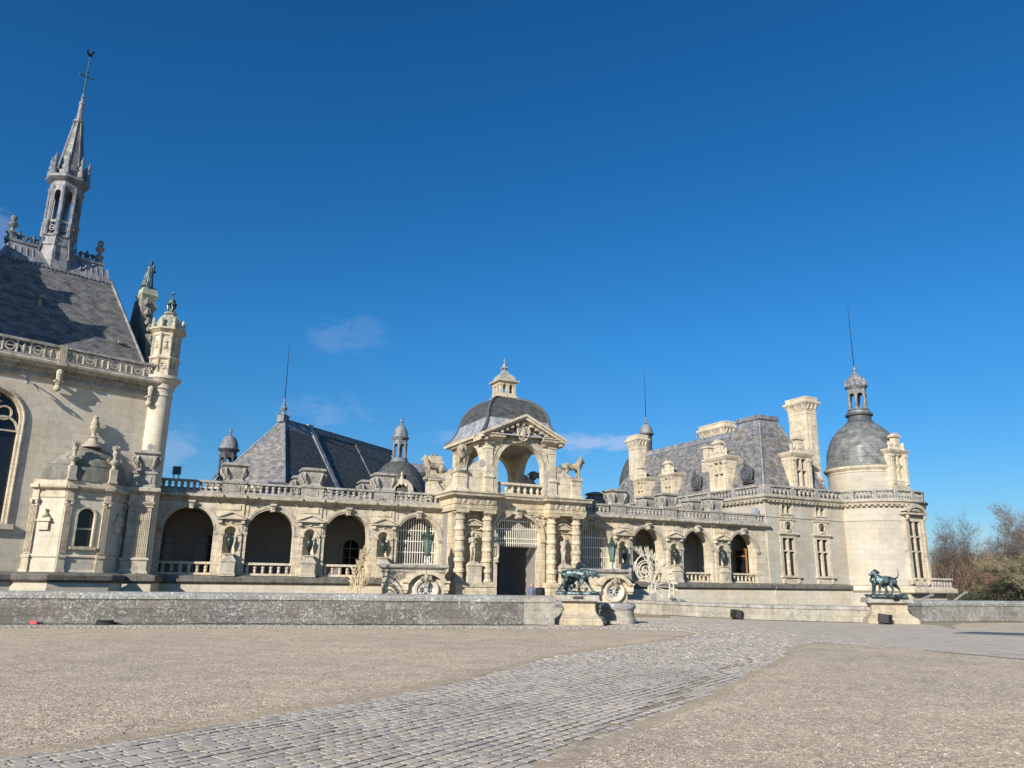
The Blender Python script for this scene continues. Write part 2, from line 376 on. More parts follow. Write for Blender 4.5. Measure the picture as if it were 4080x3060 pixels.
M['hair'] = simple('grey_brown_hair', (.06, .045, .035), .7, 0, .3, 30)
M['jblue'] = simple('blue_padded_jacket', (.11, .12, .19), .6, 0, .3, 12)
M['jblack'] = simple('black_coat_cloth', (.012, .012, .015), .8, 0, .3, 12)
M['trous'] = simple('dark_trousers', (.03, .032, .045), .8, 0, .3, 12)
M['pink'] = simple('red_scarf_cloth', (.45, .05, .07), .8, 0, .2, 12)
M['white'] = simple('white_feathers', (.72, .72, .72), .7, 0, .08, 12)
M['grey'] = simple('grey_feathers', (.30, .32, .36), .7, 0, .1, 12)
M['lampglass'] = simple('pale_green_lamp_glass', (.15, .20, .175), .25, 0, .2, 3)
M['deadpl'] = simple('grey_floodlight_housing', (.10, .16, .18), .4, .3, .2, 6)
M['gallery'] = stone('gallery_shade_stone', (.36, .33, .28), bw=1.4, rh=.5, stain=.2, var=.05, mortar=.9)  # lighter copy of the shade-darkened stone below, for the right gallery
M['shadewall'] = stone('shade_darkened_stone', (.27, .25, .23), bw=1.4, rh=.5, stain=.2, var=.05, mortar=.9)  # stone darkened: the shade of inner and rear walls is in the colour
# ------------------------------------------------------------------ ground, moat, paving
def G(name, pts, z, m, kind='structure'):
    b = MB(); b.face([(x, y, z) for x, y in pts], uv=[(x, y) for x, y in pts]); return b.build(name, m, kind=kind)
def ground_mat(name, base, alt, sc1, contrast):
    m, nt, b = mat(name, .95); b.inputs['Specular IOR Level'].default_value = .2; geo = N(nt, 'ShaderNodeNewGeometry').outputs['Position']
    v = N(nt, 'ShaderNodeTexVoronoi'); v.inputs['Scale'].default_value = sc1; L(nt, geo, v.inputs['Vector'])
    sep = N(nt, 'ShaderNodeSeparateColor'); L(nt, v.outputs['Color'], sep.inputs[0])
    cell = ramp(nt, sep.outputs[0], [(0, 1-contrast), (.75, 1.0), (.93, 1+contrast*.6), (1, 1+contrast*2.1)])
    v2 = N(nt, 'ShaderNodeTexVoronoi'); v2.inputs['Scale'].default_value = sc1*.45; L(nt, geo, v2.inputs['Vector'])
    sep2 = N(nt, 'ShaderNodeSeparateColor'); L(nt, v2.outputs['Color'], sep2.inputs[0])
    cell2 = ramp(nt, sep2.outputs[1], [(0, 1-contrast*.5), (1, 1+contrast*.45)])
    big = ramp(nt, noise(nt, geo, .16, 4, .6), [(.35, 0.), (.65, 1.)])
    mid = ramp(nt, noise(nt, geo, 1.1, 5, .7), [(.28, .80), (.72, 1.16)])
    c = mix(nt, 'MIX', big, base, alt); c = mix(nt, 'MULTIPLY', 1, c, mid)
    c = mix(nt, 'MULTIPLY', 1, c, cell); c = mix(nt, 'MULTIPLY', 1, c, cell2)
    L(nt, c, b.inputs['Base Color'])
    h = mix(nt, 'ADD', 1, mix(nt, 'MULTIPLY', 1, v.outputs['Distance'], -1.), mix(nt, 'MULTIPLY', 1, noise(nt, geo, 3, 5, .7), 1.5))
    bump(nt, b, h, 1.0, .018)
    return m
M['gravel'] = ground_mat('beige_gravel', (.68, .54, .375), (.57, .46, .33), 42, .40)
M['sand'] = ground_mat('packed_sandy_dirt', (.56, .44, .29), (.50, .40, .28), 60, .25)
M['setbase'] = ground_mat('sand_joints_between_setts', (.37, .305, .20), (.42, .345, .23), 60, .3)
M['grass'] = simple('winter_grass', (.07, .085, .03), .95, 0, .4, .4, (.10, .085, .04))
m, nt_, b_ = mat('dark_moat_water', .08); b_.inputs['Base Color'].default_value = (.015, .02, .014, 1); bump(nt_, b_, noise(nt_, N(nt_, 'ShaderNodeNewGeometry').outputs['Position'], 1.5, 4), .15, .02); M['water'] = m
G('ground', [(-1500, -800), (1500, -800), (1500, 1800), (-1500, 1800)], -3.25, M['grass'])
G('moat', [(-70, 14), (70, 40), (110, 120), (-90, 90)], -2.6, M['water'])
# forecourt: everything in front of the parapets, and the causeway towards the gate
WL = [(-60, 21.2), (-18.6, 29.62), (1.8, 33.75)]
fore = [(-60, -60), (90, -60), (90, 62.5), (28.0, 43.9), (21.2, 41.5), (18.4, 39.8), (12.66, 41.95), (10.3, 45.2), (8.3, 50.2), (7.4, 53.4), (-3.9, 47.8), (-3.6, 46.5), (0.2, 42), (3.2, 39), (4.9, 36.3), (4.0, 34.0), (1.8, 33.8), (-18.6, 29.65), (-60, 21.25)]
b = MB(); b.slab(fore, -3.3, -.014); b.build('forecourt_ground', M['setbase'], kind='structure')
# gravel areas (a few mm above the joints, kept clear of the setts)
lower_edge = [(-.6, 5.6), (.05, 7.0), (.51, 7.74), (.82, 8.4), (1.32, 9.32), (1.9, 10.3), (2.81, 11.95), (3.5, 13.2), (4.26, 14.71), (5.2, 16.6), (6.41, 18.8), (7.5, 21.4), (8.75, 24.1), (9.3, 24.75), (10.02, 25.02), (11.18, 22.9), (12.3, 20.3), (13.6, 17.5), (16, 12), (18, 5)]
upper_edge = [(-9.5, 2.0), (-6.2, 6.6), (-4.89, 8.2), (-4.5, 8.5), (-4.2, 8.87), (-3.77, 9.67), (-3.24, 10.62), (-2.26, 12.0), (-1.75, 13.1), (-1.07, 14.4), (-.28, 16.5), (.3, 18.1), (.91, 19.7), (2.0, 21.4), (3.24, 23.4), (4.9, 25.9), (6.1, 28.2), (6.6, 29.6), (6.3, 31.2), (5.0, 31.6), (2.63, 31.2), (-5.82, 29.9), (-11.82, 28.6), (-16.61, 27.5), (-40, 22.4), (-60, 18)]
def jag(pts, amp, step):
    o = []
    for i in range(len(pts)-1):
        a, b = Vector(pts[i]), Vector(pts[i+1]); n = max(1, int((b-a).length/step)); n = min(n, 60)
        for k in range(n):
            p = a.lerp(b, k/n); q = mnoise.noise(Vector((p.x*1.1, p.y*1.1, 3)))*amp*1.5+mnoise.noise(Vector((p.x*5, p.y*5, 7)))*amp*.6
            d = (b-a).normalized(); o.append((p.x-d.y*q, p.y+d.x*q))
    o.append(pts[-1]); return o
ue = jag(upper_edge, .10, .25); le = jag(lower_edge, .07, .25)
def flat(name, pts, z, m, kind='structure'):
    bm = bmesh.new(); vs = [bm.verts.new((x, y, z)) for x, y in pts]; f = bm.faces.new(vs); f.normal_update()
    if f.normal.z < 0: f.normal_flip()
    bmesh.ops.triangulate(bm, faces=bm.faces[:]); me = bpy.data.meshes.new(name); bm.to_mesh(me); bm.free(); me.materials.append(m)
    return link(name, me, kind=kind)
flat('gravel', ue+[(-60, -20), (-9.5, -20)], -0.003, M['gravel'], 'stuff')
flat('gravel', le+[(18, -20), (-.6, -20)], -0.003, M['gravel'], 'stuff')
flat('gravel', jag([(19.3, 34.9), (21.6, 33.5), (27, 31.2), (40, 31)], .15, .4)+[(60, 50), (28.2, 42.9), (23, 40.9), (20.8, 38)], -0.003, M['gravel'], 'stuff')
# dusty margin between gravel and setts
def strip(name, edge, w0, side, z, i0=0, i1=None):
    e = edge[i0:i1]; o = []; q = []; r_ = []
    for k in range(len(e)):
        a, b = Vector(e[max(k-1, 0)]), Vector(e[min(k+1, len(e)-1)]); d = (b-a).normalized(); nn = Vector((-d.y, d.x))*side
        ww = w0*(.55+.9*abs(mnoise.noise(Vector((e[k][0]*.7, e[k][1]*.7, 1)))))
        o.append((e[k][0]+nn.x*ww, e[k][1]+nn.y*ww)); q.append((e[k][0]-nn.x*.3, e[k][1]-nn.y*.3)); r_.append((e[k][0]+nn.x*ww*.45, e[k][1]+nn.y*ww*.45))
    bm = MB()
    for k in range(len(e)-1):
        bm.face([(q[k][0], q[k][1], -.008), (q[k+1][0], q[k+1][1], -.008), (r_[k+1][0], r_[k+1][1], z), (r_[k][0], r_[k][1], z)]); bm.face([(r_[k][0], r_[k][1], z), (r_[k+1][0], r_[k+1][1], z), (o[k+1][0], o[k+1][1], -.018), (o[k][0], o[k][1], -.018)])
    me = bm.mesh(name, M['sand'])
    return link(name, me, kind='stuff')
strip('sand', [p for p in ue if 2 < p[1] < 30 and p[0] > -9.4 and p[0] < 6.7], .42, -1, .0005)
strip('sand', [p for p in le if p[1] > 2 and p[0] < 11.5], .45, 1, .0003)
M['roadway'] = ground_mat('smooth_grey_roadway', (.54, .465, .37), (.57, .49, .385), 30, .14)
flat('road', [(8.9, 25.2), (10.1, 25.2), (11.3, 23.1), (12.5, 20.5), (13.8, 17.6), (24, 20), (40, 31.2), (27, 31.4), (21.6, 33.7), (19.3, 35.1), (20.3, 38.4), (19.5, 39.6), (17.9, 39.6), (15.2, 40.4), (12.66, 41.8), (10.3, 44.9), (9.2, 46.0), (7.5, 38), (8.0, 30)], -.0035, M['roadway'])
# granite setts: each one a low rounded block, all in one sheet
def inside(p, poly):
    x, y = p; c = False; j = len(poly)-1
    for i in range(len(poly)):
        a, b = poly[i], poly[j]
        if (a[1] > y) != (b[1] > y) and x < (b[0]-a[0])*(y-a[1])/(b[1]-a[1])+a[0]: c = not c
        j = i
    return c
m, nt_, b_ = mat('granite_setts', .85); b_.inputs['Specular IOR Level'].default_value = .25
at = N(nt_, 'ShaderNodeAttribute'); at.attribute_name = 'tone'
geo_ = N(nt_, 'ShaderNodeNewGeometry').outputs['Position']
c_ = ramp(nt_, at.outputs['Fac'], [(0, (.085, .07, .055)), (.12, (.40, .36, .31)), (.4, (.50, .44, .365)), (.7, (.56, .485, .385)), (.88, (.50, .41, .31)), (1, (.60, .51, .37))])
c_ = mix(nt_, 'MULTIPLY', 1, c_, ramp(nt_, noise(nt_, geo_, 22, 5, .7), [(.3, .78), (.7, 1.2)]))
c_ = mix(nt_, 'MULTIPLY', 1, c_, ramp(nt_, noise(nt_, geo_, .5, 4, .6), [(.3, .86), (.7, 1.12)]))
L(nt_, c_, b_.inputs['Base Color']); bump(nt_, b_, noise(nt_, geo_, 40, 5, .7), .5, .008)

M['sett'] = m
def setts():
    rnd = random.Random(3); V = []; F = []; Tn = []
    ang = R(56); ux, uy = math.cos(ang), math.sin(ang); vx, vy = -uy, ux
    road = [(-12, 2.5), (-5.2, 7.6)]+[(x+.30, y-.15) for x, y in upper_edge[2:17]]+[(6.95, 29.6), (6.5, 31.5), (4.5, 32.0), (-5.9, 30.3), (-11.9, 29.0), (-16.7, 27.9), (-22, 26.8), (-24, 28.3), (-18.6, 29.55), (1.8, 33.6), (3.8, 33.6), (5.3, 36), (5.2, 39), (3.5, 44), (2.5, 48), (7.2, 51), (9.9, 45), (12.4, 41.7), (18.2, 39.4), (19.5, 38.3), (20, 34.6), (27, 31), (30, 26), (24, 20), (13.7, 17.4)]+[(x-.1, y+.2) for x, y in lower_edge[-5::-1]]+[(-.9, 5.0), (-2.5, 2.5)]
    lx, ly = .205, .145
    for j in range(-330, 300):
        y0 = j*ly
        ww = lx*(1+rnd.uniform(-.12, .12))
        i0 = -int(36/ww); off = rnd.random()*ww
        wav = 0
        for i in range(i0, int(46/ww)):
            px = i*ww+off; dens = math.hypot(px, y0)
            if dens > 44: continue
            wob = .012*math.sin(px*.9+j*.7)
            cx = px*ux+(y0+wob)*vx; cy = px*uy+(y0+wob)*vy
            if cy < 5.0 or abs(cx) > cy*.70+1.2: continue
            if not inside((cx, cy), road): continue
            if cy > 19 and rnd.random() < (cx-7.5)/4.5: continue
            # setts near the dusty rut on the right are partly buried
            hx = (ww*.5-.004)*rnd.uniform(.92, 1.02); hy = (ly*.5-.004)*rnd.uniform(.93, 1.0)
            h = rnd.uniform(-.003, .003)
            rut = abs((cx-(.35+(cy-7.9)*.47)))  # line of loose grit
            if cy < 20 and rut < .2 and rnd.random() < .3: h -= .035
            t = rnd.gauss(.48, .22); t = min(1, max(.13, t)) if rnd.random() > .08 else .95
            rz = rnd.uniform(-.05, .05); tilt = rnd.uniform(-.02, .02); tl2 = rnd.uniform(-.03, .03)
            c, s_ = math.cos(rz), math.sin(rz); k0 = len(V)
            far = cy > 18
            def P(a, b2, z):
                X, Y = a*c-b2*s_, a*s_+b2*c
                V.append((cx+X*ux+Y*vx, cy+X*uy+Y*vy, z+h+a*tilt+b2*tl2))
            J = [rnd.uniform(.86, 1) for _ in range(4)]
            cs = [(-hx*J[0], -hy*J[1]), (hx*J[1], -hy*J[2]), (hx*J[2], hy*J[3]), (-hx*J[3], hy*J[0])]
            if far:
                for a, b2 in cs: P(a, b2, -.034)
                for a, b2 in cs: P(a*(.95 if cy < 21 else .985), b2*(.93 if cy < 21 else .975), -.002)
                F += [(k0+4, k0+5, k0+6, k0+7)]+[(k0+q, k0+(q+1) % 4, k0+4+(q+1) % 4, k0+4+q) for q in range(4)]
                Tn += [0. if cy < 21 else t*.6]*4+[t]*4
            else:
                o8 = []
                for q in range(4):
                    a0 = cs[q]; a1 = cs[(q+1) % 4]; o8.append((a0[0]*.95+a1[0]*.05, a0[1]*.95+a1[1]*.05)); o8.append((a0[0]*.05+a1[0]*.95, a0[1]*.05+a1[1]*.95))
                for a, b2 in o8: P(a, b2, -.036)
                for a, b2 in o8: P(a*.985, b2*.98, -.005)
                for a, b2 in o8: P(a*.93, b2*.90, .0)
                for r_ in (0, 8):
                    F += [(k0+r_+q, k0+r_+(q+1) % 8, k0+r_+8+(q+1) % 8, k0+r_+8+q) for q in range(8)]
                F.append(tuple(k0+16+q for q in range(8))); Tn += [0.]*8+[.03]*8+[t]*8
    me = bpy.data.meshes.new('granite_setts'); me.from_pydata(V, [], F)
    a = me.attributes.new('tone', 'FLOAT', 'POINT'); a.data.foreach_set('value', np.array(Tn, dtype=np.float32))
    me.materials.append(M['sett']); me.update()
    print('setts', len(F)); return link('paving', me, kind='structure')
setts()
def pebbles():
    rnd = random.Random(11); b = MB(); V = []; F = []
    gl = ue+[(-60, -20), (-9.5, -20)]; gr = le+[(18, -20), (-.6, -20)]
    n = 0
    while n < 26000:
        y = 5.5+13*rnd.random()**1.6; x = rnd.uniform(-.72, .72)*y
        if not (inside((x, y), gl) or inside((x, y), gr)): continue
        r = rnd.uniform(.006, .013)*(1.5 if rnd.random() < .04 else 1); k = len(V); a = rnd.random()*6
        for q in range(5): V.append((x+r*math.cos(a+q*1.2566)*rnd.uniform(.7, 1.2), y+r*math.sin(a+q*1.2566), .001))
        V.append((x+r*.2, y-r*.1, r*rnd.uniform(.7, 1.2)))
        F.extend([(k+q, k+(q+1) % 5, k+5) for q in range(5)]); n += 1
    me = bpy.data.meshes.new('gravel'); me.from_pydata(V, [], F)
    me.materials.append(M['pebble']); return link('gravel', me, kind='stuff')
m, nt_, b_ = mat('loose_pebbles', .8)
v_ = N(nt_, 'ShaderNodeTexVoronoi'); v_.inputs['Scale'].default_value = 25; L(nt_, N(nt_, 'ShaderNodeNewGeometry').outputs['Position'], v_.inputs['Vector'])
s_ = N(nt_, 'ShaderNodeSeparateColor'); L(nt_, v_.outputs['Color'], s_.inputs[0])
L(nt_, ramp(nt_, s_.outputs[0], [(0, (.16, .13, .10)), (.5, (.36, .29, .21)), (.85, (.46, .39, .30)), (1, (.66, .62, .54))]), b_.inputs['Base Color']); M['pebble'] = m
pebbles()
# metal cable-cover strip at the right
b = MB(); b.slab([(17.14, 31.24), (19.14, 30.05), (27.5, 26.0), (28.2, 27.6), (19.9, 31.5), (18.47, 32.15)][0:6], .004, .03)
b.build('metal_plate', M['leadd'], label='flat dark metal plate lying on the paving at the right', cat='metal plate')

# ------------------------------------------------------------------ parapets of the forecourt
COPE = [(0.0, 0.0), (.06, 0.0), (.07, .05), (.07, .16), (.02, .24), (-.09, .30), (-.28, .32)]
def parapet(name, path, h, thick, m_wall, m_cope, label, copeh=.28, plinth=True, cat='wall'):
    t = thing(name, (path[0][0], path[0][1], 0), 0, label, cat); o = path[0]
    pa = [(x-o[0], y-o[1]) for x, y in path]
    b = MB(); b.mold(pa, [(0, -.5), (.03, 0), (.03, .12), (0, .16), (0, h-copeh), (-thick, h-copeh), (-thick, -3)]); b.build('wall_face', m_wall, t)
    c = MB(); k = copeh/.28
    c.mold(pa, [(-.02, h-copeh), (.05, h-copeh+.01), (.06, h-copeh+.13*k), (.02, h-.08*k), (-.07, h-.02*k), (-thick*.5, h), (-thick+.07, h-.02*k), (-thick-.05, h-.1*k), (-thick-.05, h-copeh)]); c.build('coping', m_cope, t)
    return t
lwall = parapet('parapet_wall', [(-60, 21.2), (-39, 25.45), (-18.6, 29.62), (-10.2, 31.95), (.62, 33.58)], 1.2, .55, M['parapet'], M['coping'], 'long dark lichened stone parapet in front of the moat, left of the dog pedestal')
b = MB(); b.mold([(.62+60, 33.58-21.2), (1.9+60, 33.78-21.2)], [(0, -.5), (.03, 0), (.03, .12), (0, .16), (0, .92), (.05, .93), (.06, 1.05), (.02, 1.12), (-.07, 1.18), (-.28, 1.2), (-.5, 1.17), (-.55, .9), (-.55, -3)]); b.build('end_section', M['parapet2'], lwall)
parapet('parapet_wall', [(19.6, 40.35), (21.35, 41.6), (28.0, 43.9), (60, 54.6)], 1.09, .55, M['parapet3'], M['coping'], 'grey block parapet wall right of the far dog pedestal, in front of the trees')
bp = [(7.45, 51.1), (7.79, 50.4), (8.9, 47.8), (10.3, 45.0), (12.66, 41.95), (15.2, 40.5), (17.9, 39.7)]
parapet('parapet_wall', bp, .80, .45, M['parapet2'], M['weath'], 'low curved stone parapet between the flower sculpture and the far dog pedestal', copeh=.2)
# round-ended low wall beside the near pedestal
t = thing('drum_wall', (4.92, 36.35, 0), 0, 'low round-ended grey stone wall just right of the near dog pedestal', 'wall')
b = MB(); b.lathe([(.78, 0), (.78, .2), (.74, .25), (.72, .28), (.70, .34), (.70, .58)], n=28)
b.mold([(.0, .2), (-.1, 1.3), (-1.2, 2.6), (-3.6, 5.8)][::-1], [(.70, -.03), (.70, .58)]); b.mold([(.0, .2), (-.1, 1.3), (-1.2, 2.6), (-3.6, 5.8)], [(.0, -.03), (.0, .58)]); b.build('wall_face', M['parapet2'], t)
b = MB(); b.lathe([(.70, .58), (.73, .60), (.73, .63), (.77, .65), (.79, .72), (.78, .80), (.72, .86), (.4, .88), (0.001, .885)], n=28)
b.mold([(.0, .2), (-.1, 1.3), (-1.2, 2.6), (-3.6, 5.8)][::-1], [(0, .58), (.73, .6), (.79, .72), (.76, .82), (.35, .88), (-.05, .82), (-.05, .58)]); b.build('coping', M['coping'], t)

def pedestal(loc, rz, label, w=2.04, d=1.25, hh=1.23):
    t = thing('pedestal', loc, rz, label, 'pedestal', None)
    x0, x1 = -w/2, w/2
    pr = [(.04, 0), (.04, .17), (0, .19), (-.03, .27), (-.16, .36), (-.28, .50), (-.33, .64), (-.33, .88), (-.29, .91), (-.29, .97)]
    b = MB(); path = [(x0, 0), (x1, 0), (x1, d), (x0, d)]; b.mold(path, pr, True); b.build('body', M['pedst'], t)
    b = MB(); b.mold(path, [(-.29, .97), (-.10, .98), (-.09, 1.05), (-.12, 1.06), (-.12, 1.19), (-.15, hh)], True)
    b.face([(x0+.15, .15, hh), (x1-.15, .15, hh), (x1-.15, d-.15, hh), (x0+.15, d-.15, hh)]); b.build('slab', M['weath'], t)
    return t, d, hh
p1, _, _ = pedestal((2.90, 34.05, 0), R(-13), 'tall flared stone pedestal under the near bronze dogs')
b = MB(); b.prism([(-.25, 1.12), (-.20, 1.07), (.20, 1.07), (.25, 1.12), (.20, 1.17), (-.20, 1.17)], .105, .125); b.build('plaque', M['iron'], p1)
p2, _, _ = pedestal((18.6, 39.0, 0), R(-4), 'flared stone pedestal under the far bronze dogs, beside a black speaker', w=2.36)
b = MB(); b.prism([(-.05, 1.12), (0, 1.07), (.22, 1.07), (.27, 1.12), (.22, 1.17), (0, 1.17)], .105, .125); b.xf(T(.18, 0, 0)); b.build('plaque', M['iron'], p2)

# cable, reel, connector, speakers at the foot of the walls
def cable(pts, label):
    b = MB(); q = []
    for i in range(len(pts)-1):
        a, c = Vector(pts[i]), Vector(pts[i+1]); n = max(2, int((c-a).length/.7))
        for k in range(n):
            p = a.lerp(c, k/n); q.append((p.x, p.y+mnoise.noise(Vector((p.x*.4, 2, 0)))*.04, .02+max(0, mnoise.noise(Vector((p.x*.8, 5, 0)))*.03)))
    q.append((pts[-1][0], pts[-1][1], .02)); b.tube(q, .014, 5)
    b.build('cable', M['rubber'], label=label, cat='cable')
cable([(-24, 28.2), (-18.6, 29.42), (-10.2, 31.7), (1.6, 33.5)], 'thin black cable running along the foot of the long left wall')
cable([(8.9, 47.3), (10.2, 44.8), (12.5, 41.7), (15.1, 40.25), (17.3, 39.5)], 'black cable along the foot of the low curved wall')
cable([(20.0, 40.2), (21.3, 41.3), (27.9, 43.6), (40, 47.7)], 'black cable along the foot of the right hand block wall')
b = MB()
for k in range(7): b.tube([(math.cos(a)*(.34-.012*k), math.sin(a)*(.24-.01*k), .02+.022*k+.012*math.sin(3*a+k)) for a in [2*PI*i/26 for i in range(27)]], .016, 5, caps=False)
b.build('cable_coil', M['rubber'], loc=(-15.1, 30.25, 0), rz=R(12), label='coil of black cable lying at the foot of the left wall', cat='cable coil')
t = thing('connector_box', (-17.4, 29.62, 0), R(12), 'small red plug connector on the cable by the left wall', 'connector')
b = MB(); b.box(-.12, .12, -.05, .05, .03, .14, .015); b.build('plug', M['redpl'], t)
b = MB(); b.tube([(.12, 0, .08), (.30, 0, .06)], .035, 8); b.build('sleeve', M['black'], t)
def speaker(loc, rz, label):
    t = thing('loudspeaker', loc, rz, label, 'speaker', 'black speakers by the low wall')
    b = MB(); tilt = Matrix.Rotation(R(-12), 4, 'Y')
    pts = [(-.29, -.18), (.10, -.22), (.29, -.10), (.29, .10), (.10, .2), (-.29, .18)]
    b.slab(pts, .08, .47); b.build('cabinet', M['black'], t).rotation_euler = (0, R(7), 0)
    b = MB(); b.tube([(.29, -.06, .18), (.40, -.10, .16), (.42, -.10, .05), (.30, -.06, 0.02)], .012, 5); b.build('lead', M['rubber'], t)
    b = MB(); b.box(-.22, -.08, -.12, .12, 0, .1); b.box(.10, .2, -.12, .12, 0, .06); b.build('foot', M['black'], t)
    b = MB(); b.face([(-.20, -.2, .36), (-.12, -.205, .36), (-.12, -.206, .375), (-.20, -.201, .375)]); b.build('badge', M['lead'], t).rotation_euler = (0, R(7), 0)
    return t
speaker((11.95, 42.35, 0), R(-48), 'small black speaker standing against the middle of the low curved wall')
speaker((17.95, 38.55, 0), R(-14), 'small black speaker standing at the foot of the far dog pedestal')
# ------------------------------------------------------------------ shared architectural pieces
def me_of(f, name, m):
    b = MB(); f(b); return b.mesh(name, m)
def bal_prof(h, r): return [(r*.9, 0), (r*.9, h*.08), (r*.5, h*.14), (r*.62, h*.2), (r*1.0, h*.36), (r*.92, h*.5), (r*.5, h*.72), (r*.42, h*.8), (r*.7, h*.84), (r*.45, h*.88), (r*.85, h*.93), (r*.85, h)]
def bal_mesh(h, r, m, n=10): return me_of(lambda b: b.lathe(bal_prof(h, r), n=n), 'baluster', m)
def dbl_prof(h, r): return [(r, 0), (r, h*.07), (r*.6, h*.12), (r*1.0, h*.28), (r*.75, h*.42), (r*.55, h*.5), (r*.75, h*.58), (r*1.0, h*.72), (r*.6, h*.88), (r, h*.93), (r, h)]
BM_UP = me_of(lambda b: b.lathe(dbl_prof(.46, .115), n=10), 'baluster', M['weath'])
BM_LO = me_of(lambda b: b.lathe(dbl_prof(.44, .10), n=10), 'baluster', M['stone'])
BM_GT = me_of(lambda b: b.lathe(bal_prof(.50, .12), n=12), 'baluster', M['stone'])
BM_PV = me_of(lambda b: b.lathe(bal_prof(.56, .13), n=10), 'baluster', M['weath'])
def balustrade(parent, p, q, z0, z1, n, bm, m, th=.26, rail=.13, base=None, posts=True, name='balustrade'):
    p, q = Vector(p), Vector(q); Ln = (q-p).length; a = math.atan2(q.y-p.y, q.x-p.x)
    hb = max(v.co.z for v in bm.vertices); bs = base if base is not None else (z1-z0-rail-hb)
    b = MB(); b.box(0, Ln, -th/2, th/2, z0, z0+bs); b.box(0, Ln, -th/2-.03, th/2+.03, z1-rail, z1, .02)
    o = b.build(name, m, parent, loc=(p.x, p.y, 0), rz=a)
    for i in range(n):
        link('baluster', bm, o, loc=((i+.5)*Ln/n, 0, z0+bs))
    return o
LEDGE = [(.02, 1.95), (.44, 1.86), (.5, 1.80), (.5, 1.60), (.44, 1.54), (.38, 1.52), (.36, 1.48), (.30, 1.44), (.30, -3.2)]
def ledge(parent, path):
    b = MB(); b.mold(path, LEDGE[:7]); o = b.build('ledge', M['ledge'], parent)
    b = MB(); b.mold(path, LEDGE[6:]); b.build('base_wall', M['pale'], parent)
    # dark moss tufts along the ledge are part of its surface
    return o
def urn(loc, parent_rz, label):
    t = thing('urn', (loc[0], loc[1], loc[2]), parent_rz, label, 'urn', 'dark green urns in the arcade niches')
    b = MB(); b.lathe([(.12, 0), (.12, .04), (.05, .1), (.06, .16), (.12, .28), (.19, .5), (.215, .68), (.20, .80), (.12, .88), (.09, .92), (.10, 1.0), (.15, 1.03), (.15, 1.06), (.10, 1.10), (.05, 1.17), (.04, 1.21), (.0, 1.25)], n=16); b.build('vase_body', M['urnb'], t)
    for s in (-1, 1):
        b = MB(); b.tube([(s*.10, 0, 1.02), (s*.19, 0, 1.0), (s*.22, 0, .88), (s*.19, 0, .76)], .018, 6); b.build('handle', M['urnb'], t)
    return t
def block(parent, x, y0=-.12, z0=6.28, h=1.9, hw=.64, d=.95, m=None):
    m = m or M['weath']; b = MB(); w2 = hw
    path = [(x-w2, y0), (x+w2, y0), (x+w2, y0+d), (x-w2, y0+d)]; k = h/1.9
    z = lambda v: z0+v*k
    b.mold(path, [(0, z(0)), (0, z(.12)), (-.04, z(.16)), (-.04, z(.64)), (.03, z(.70)), (.03, z(.80)), (-.14, z(.86)), (-.20, z(.98)), (-.16, z(1.12)), (-.06, z(1.34)), (-.02, z(1.52)), (-.06, z(1.62)), (.02, z(1.66)), (.08, z(1.72)), (.08, z(1.80)), (.0, z(1.85)), (-.2, z(1.9))], True)
    b.face([(x-w2+.2, y0+.2, z(1.9)), (x+w2-.2, y0+.2, z(1.9)), (x+w2-.2, y0+d-.2, z(1.9)), (x-w2+.2, y0+d-.2, z(1.9))])
    b.box(x-.34, x+.34, y0+.01, y0+.06, z(.24), z(.56))
    for s in (-1, 1):    # corner consoles and side volutes
        b.tube([(x+s*(w2-.16), y0+.02, z(1.56)), (x+s*(w2-.14), y0-.06, z(1.42)), (x+s*(w2-.2), y0-.01, z(1.16)), (x+s*(w2-.26), y0+.08, z(.98))], [.07, .085, .06, .04], 6)
        for yy in (.15, d-.15): b.tube([(x+s*(w2-.05), y0+yy, z(1.56)), (x+s*(w2+.10), y0+yy, z(1.46)), (x+s*(w2+.06), y0+yy, z(1.26)), (x+s*(w2-.12), y0+yy, z(1.06)), (x+s*(w2-.10), y0+yy, z(.94))], [.06, .08, .07, .06, .05], 6)
    return b.build('parapet_block', m, parent)
def keystone(parent, x, z, m, s=1.0, y=-.1):
    b = MB(); b.prism([(x-.13*s, z-.30*s), (x+.13*s, z-.30*s), (x+.19*s, z+.22*s), (x-.19*s, z+.22*s)], y-.16, y+.2)
    b.tube([(x-.20*s, y-.2, z+.15*s), (x+.20*s, y-.2, z+.15*s)], .085*s, 8); b.tube([(x-.12*s, y-.16, z-.24*s), (x+.12*s, y-.16, z-.24*s)], .06*s, 8)
    for k in (-.07, 0, .07): b.box(x+k*s-.015, x+k*s+.015, y-.2, y-.1, z-.2*s, z+.1*s)
    return b.build('keystone', m, parent)
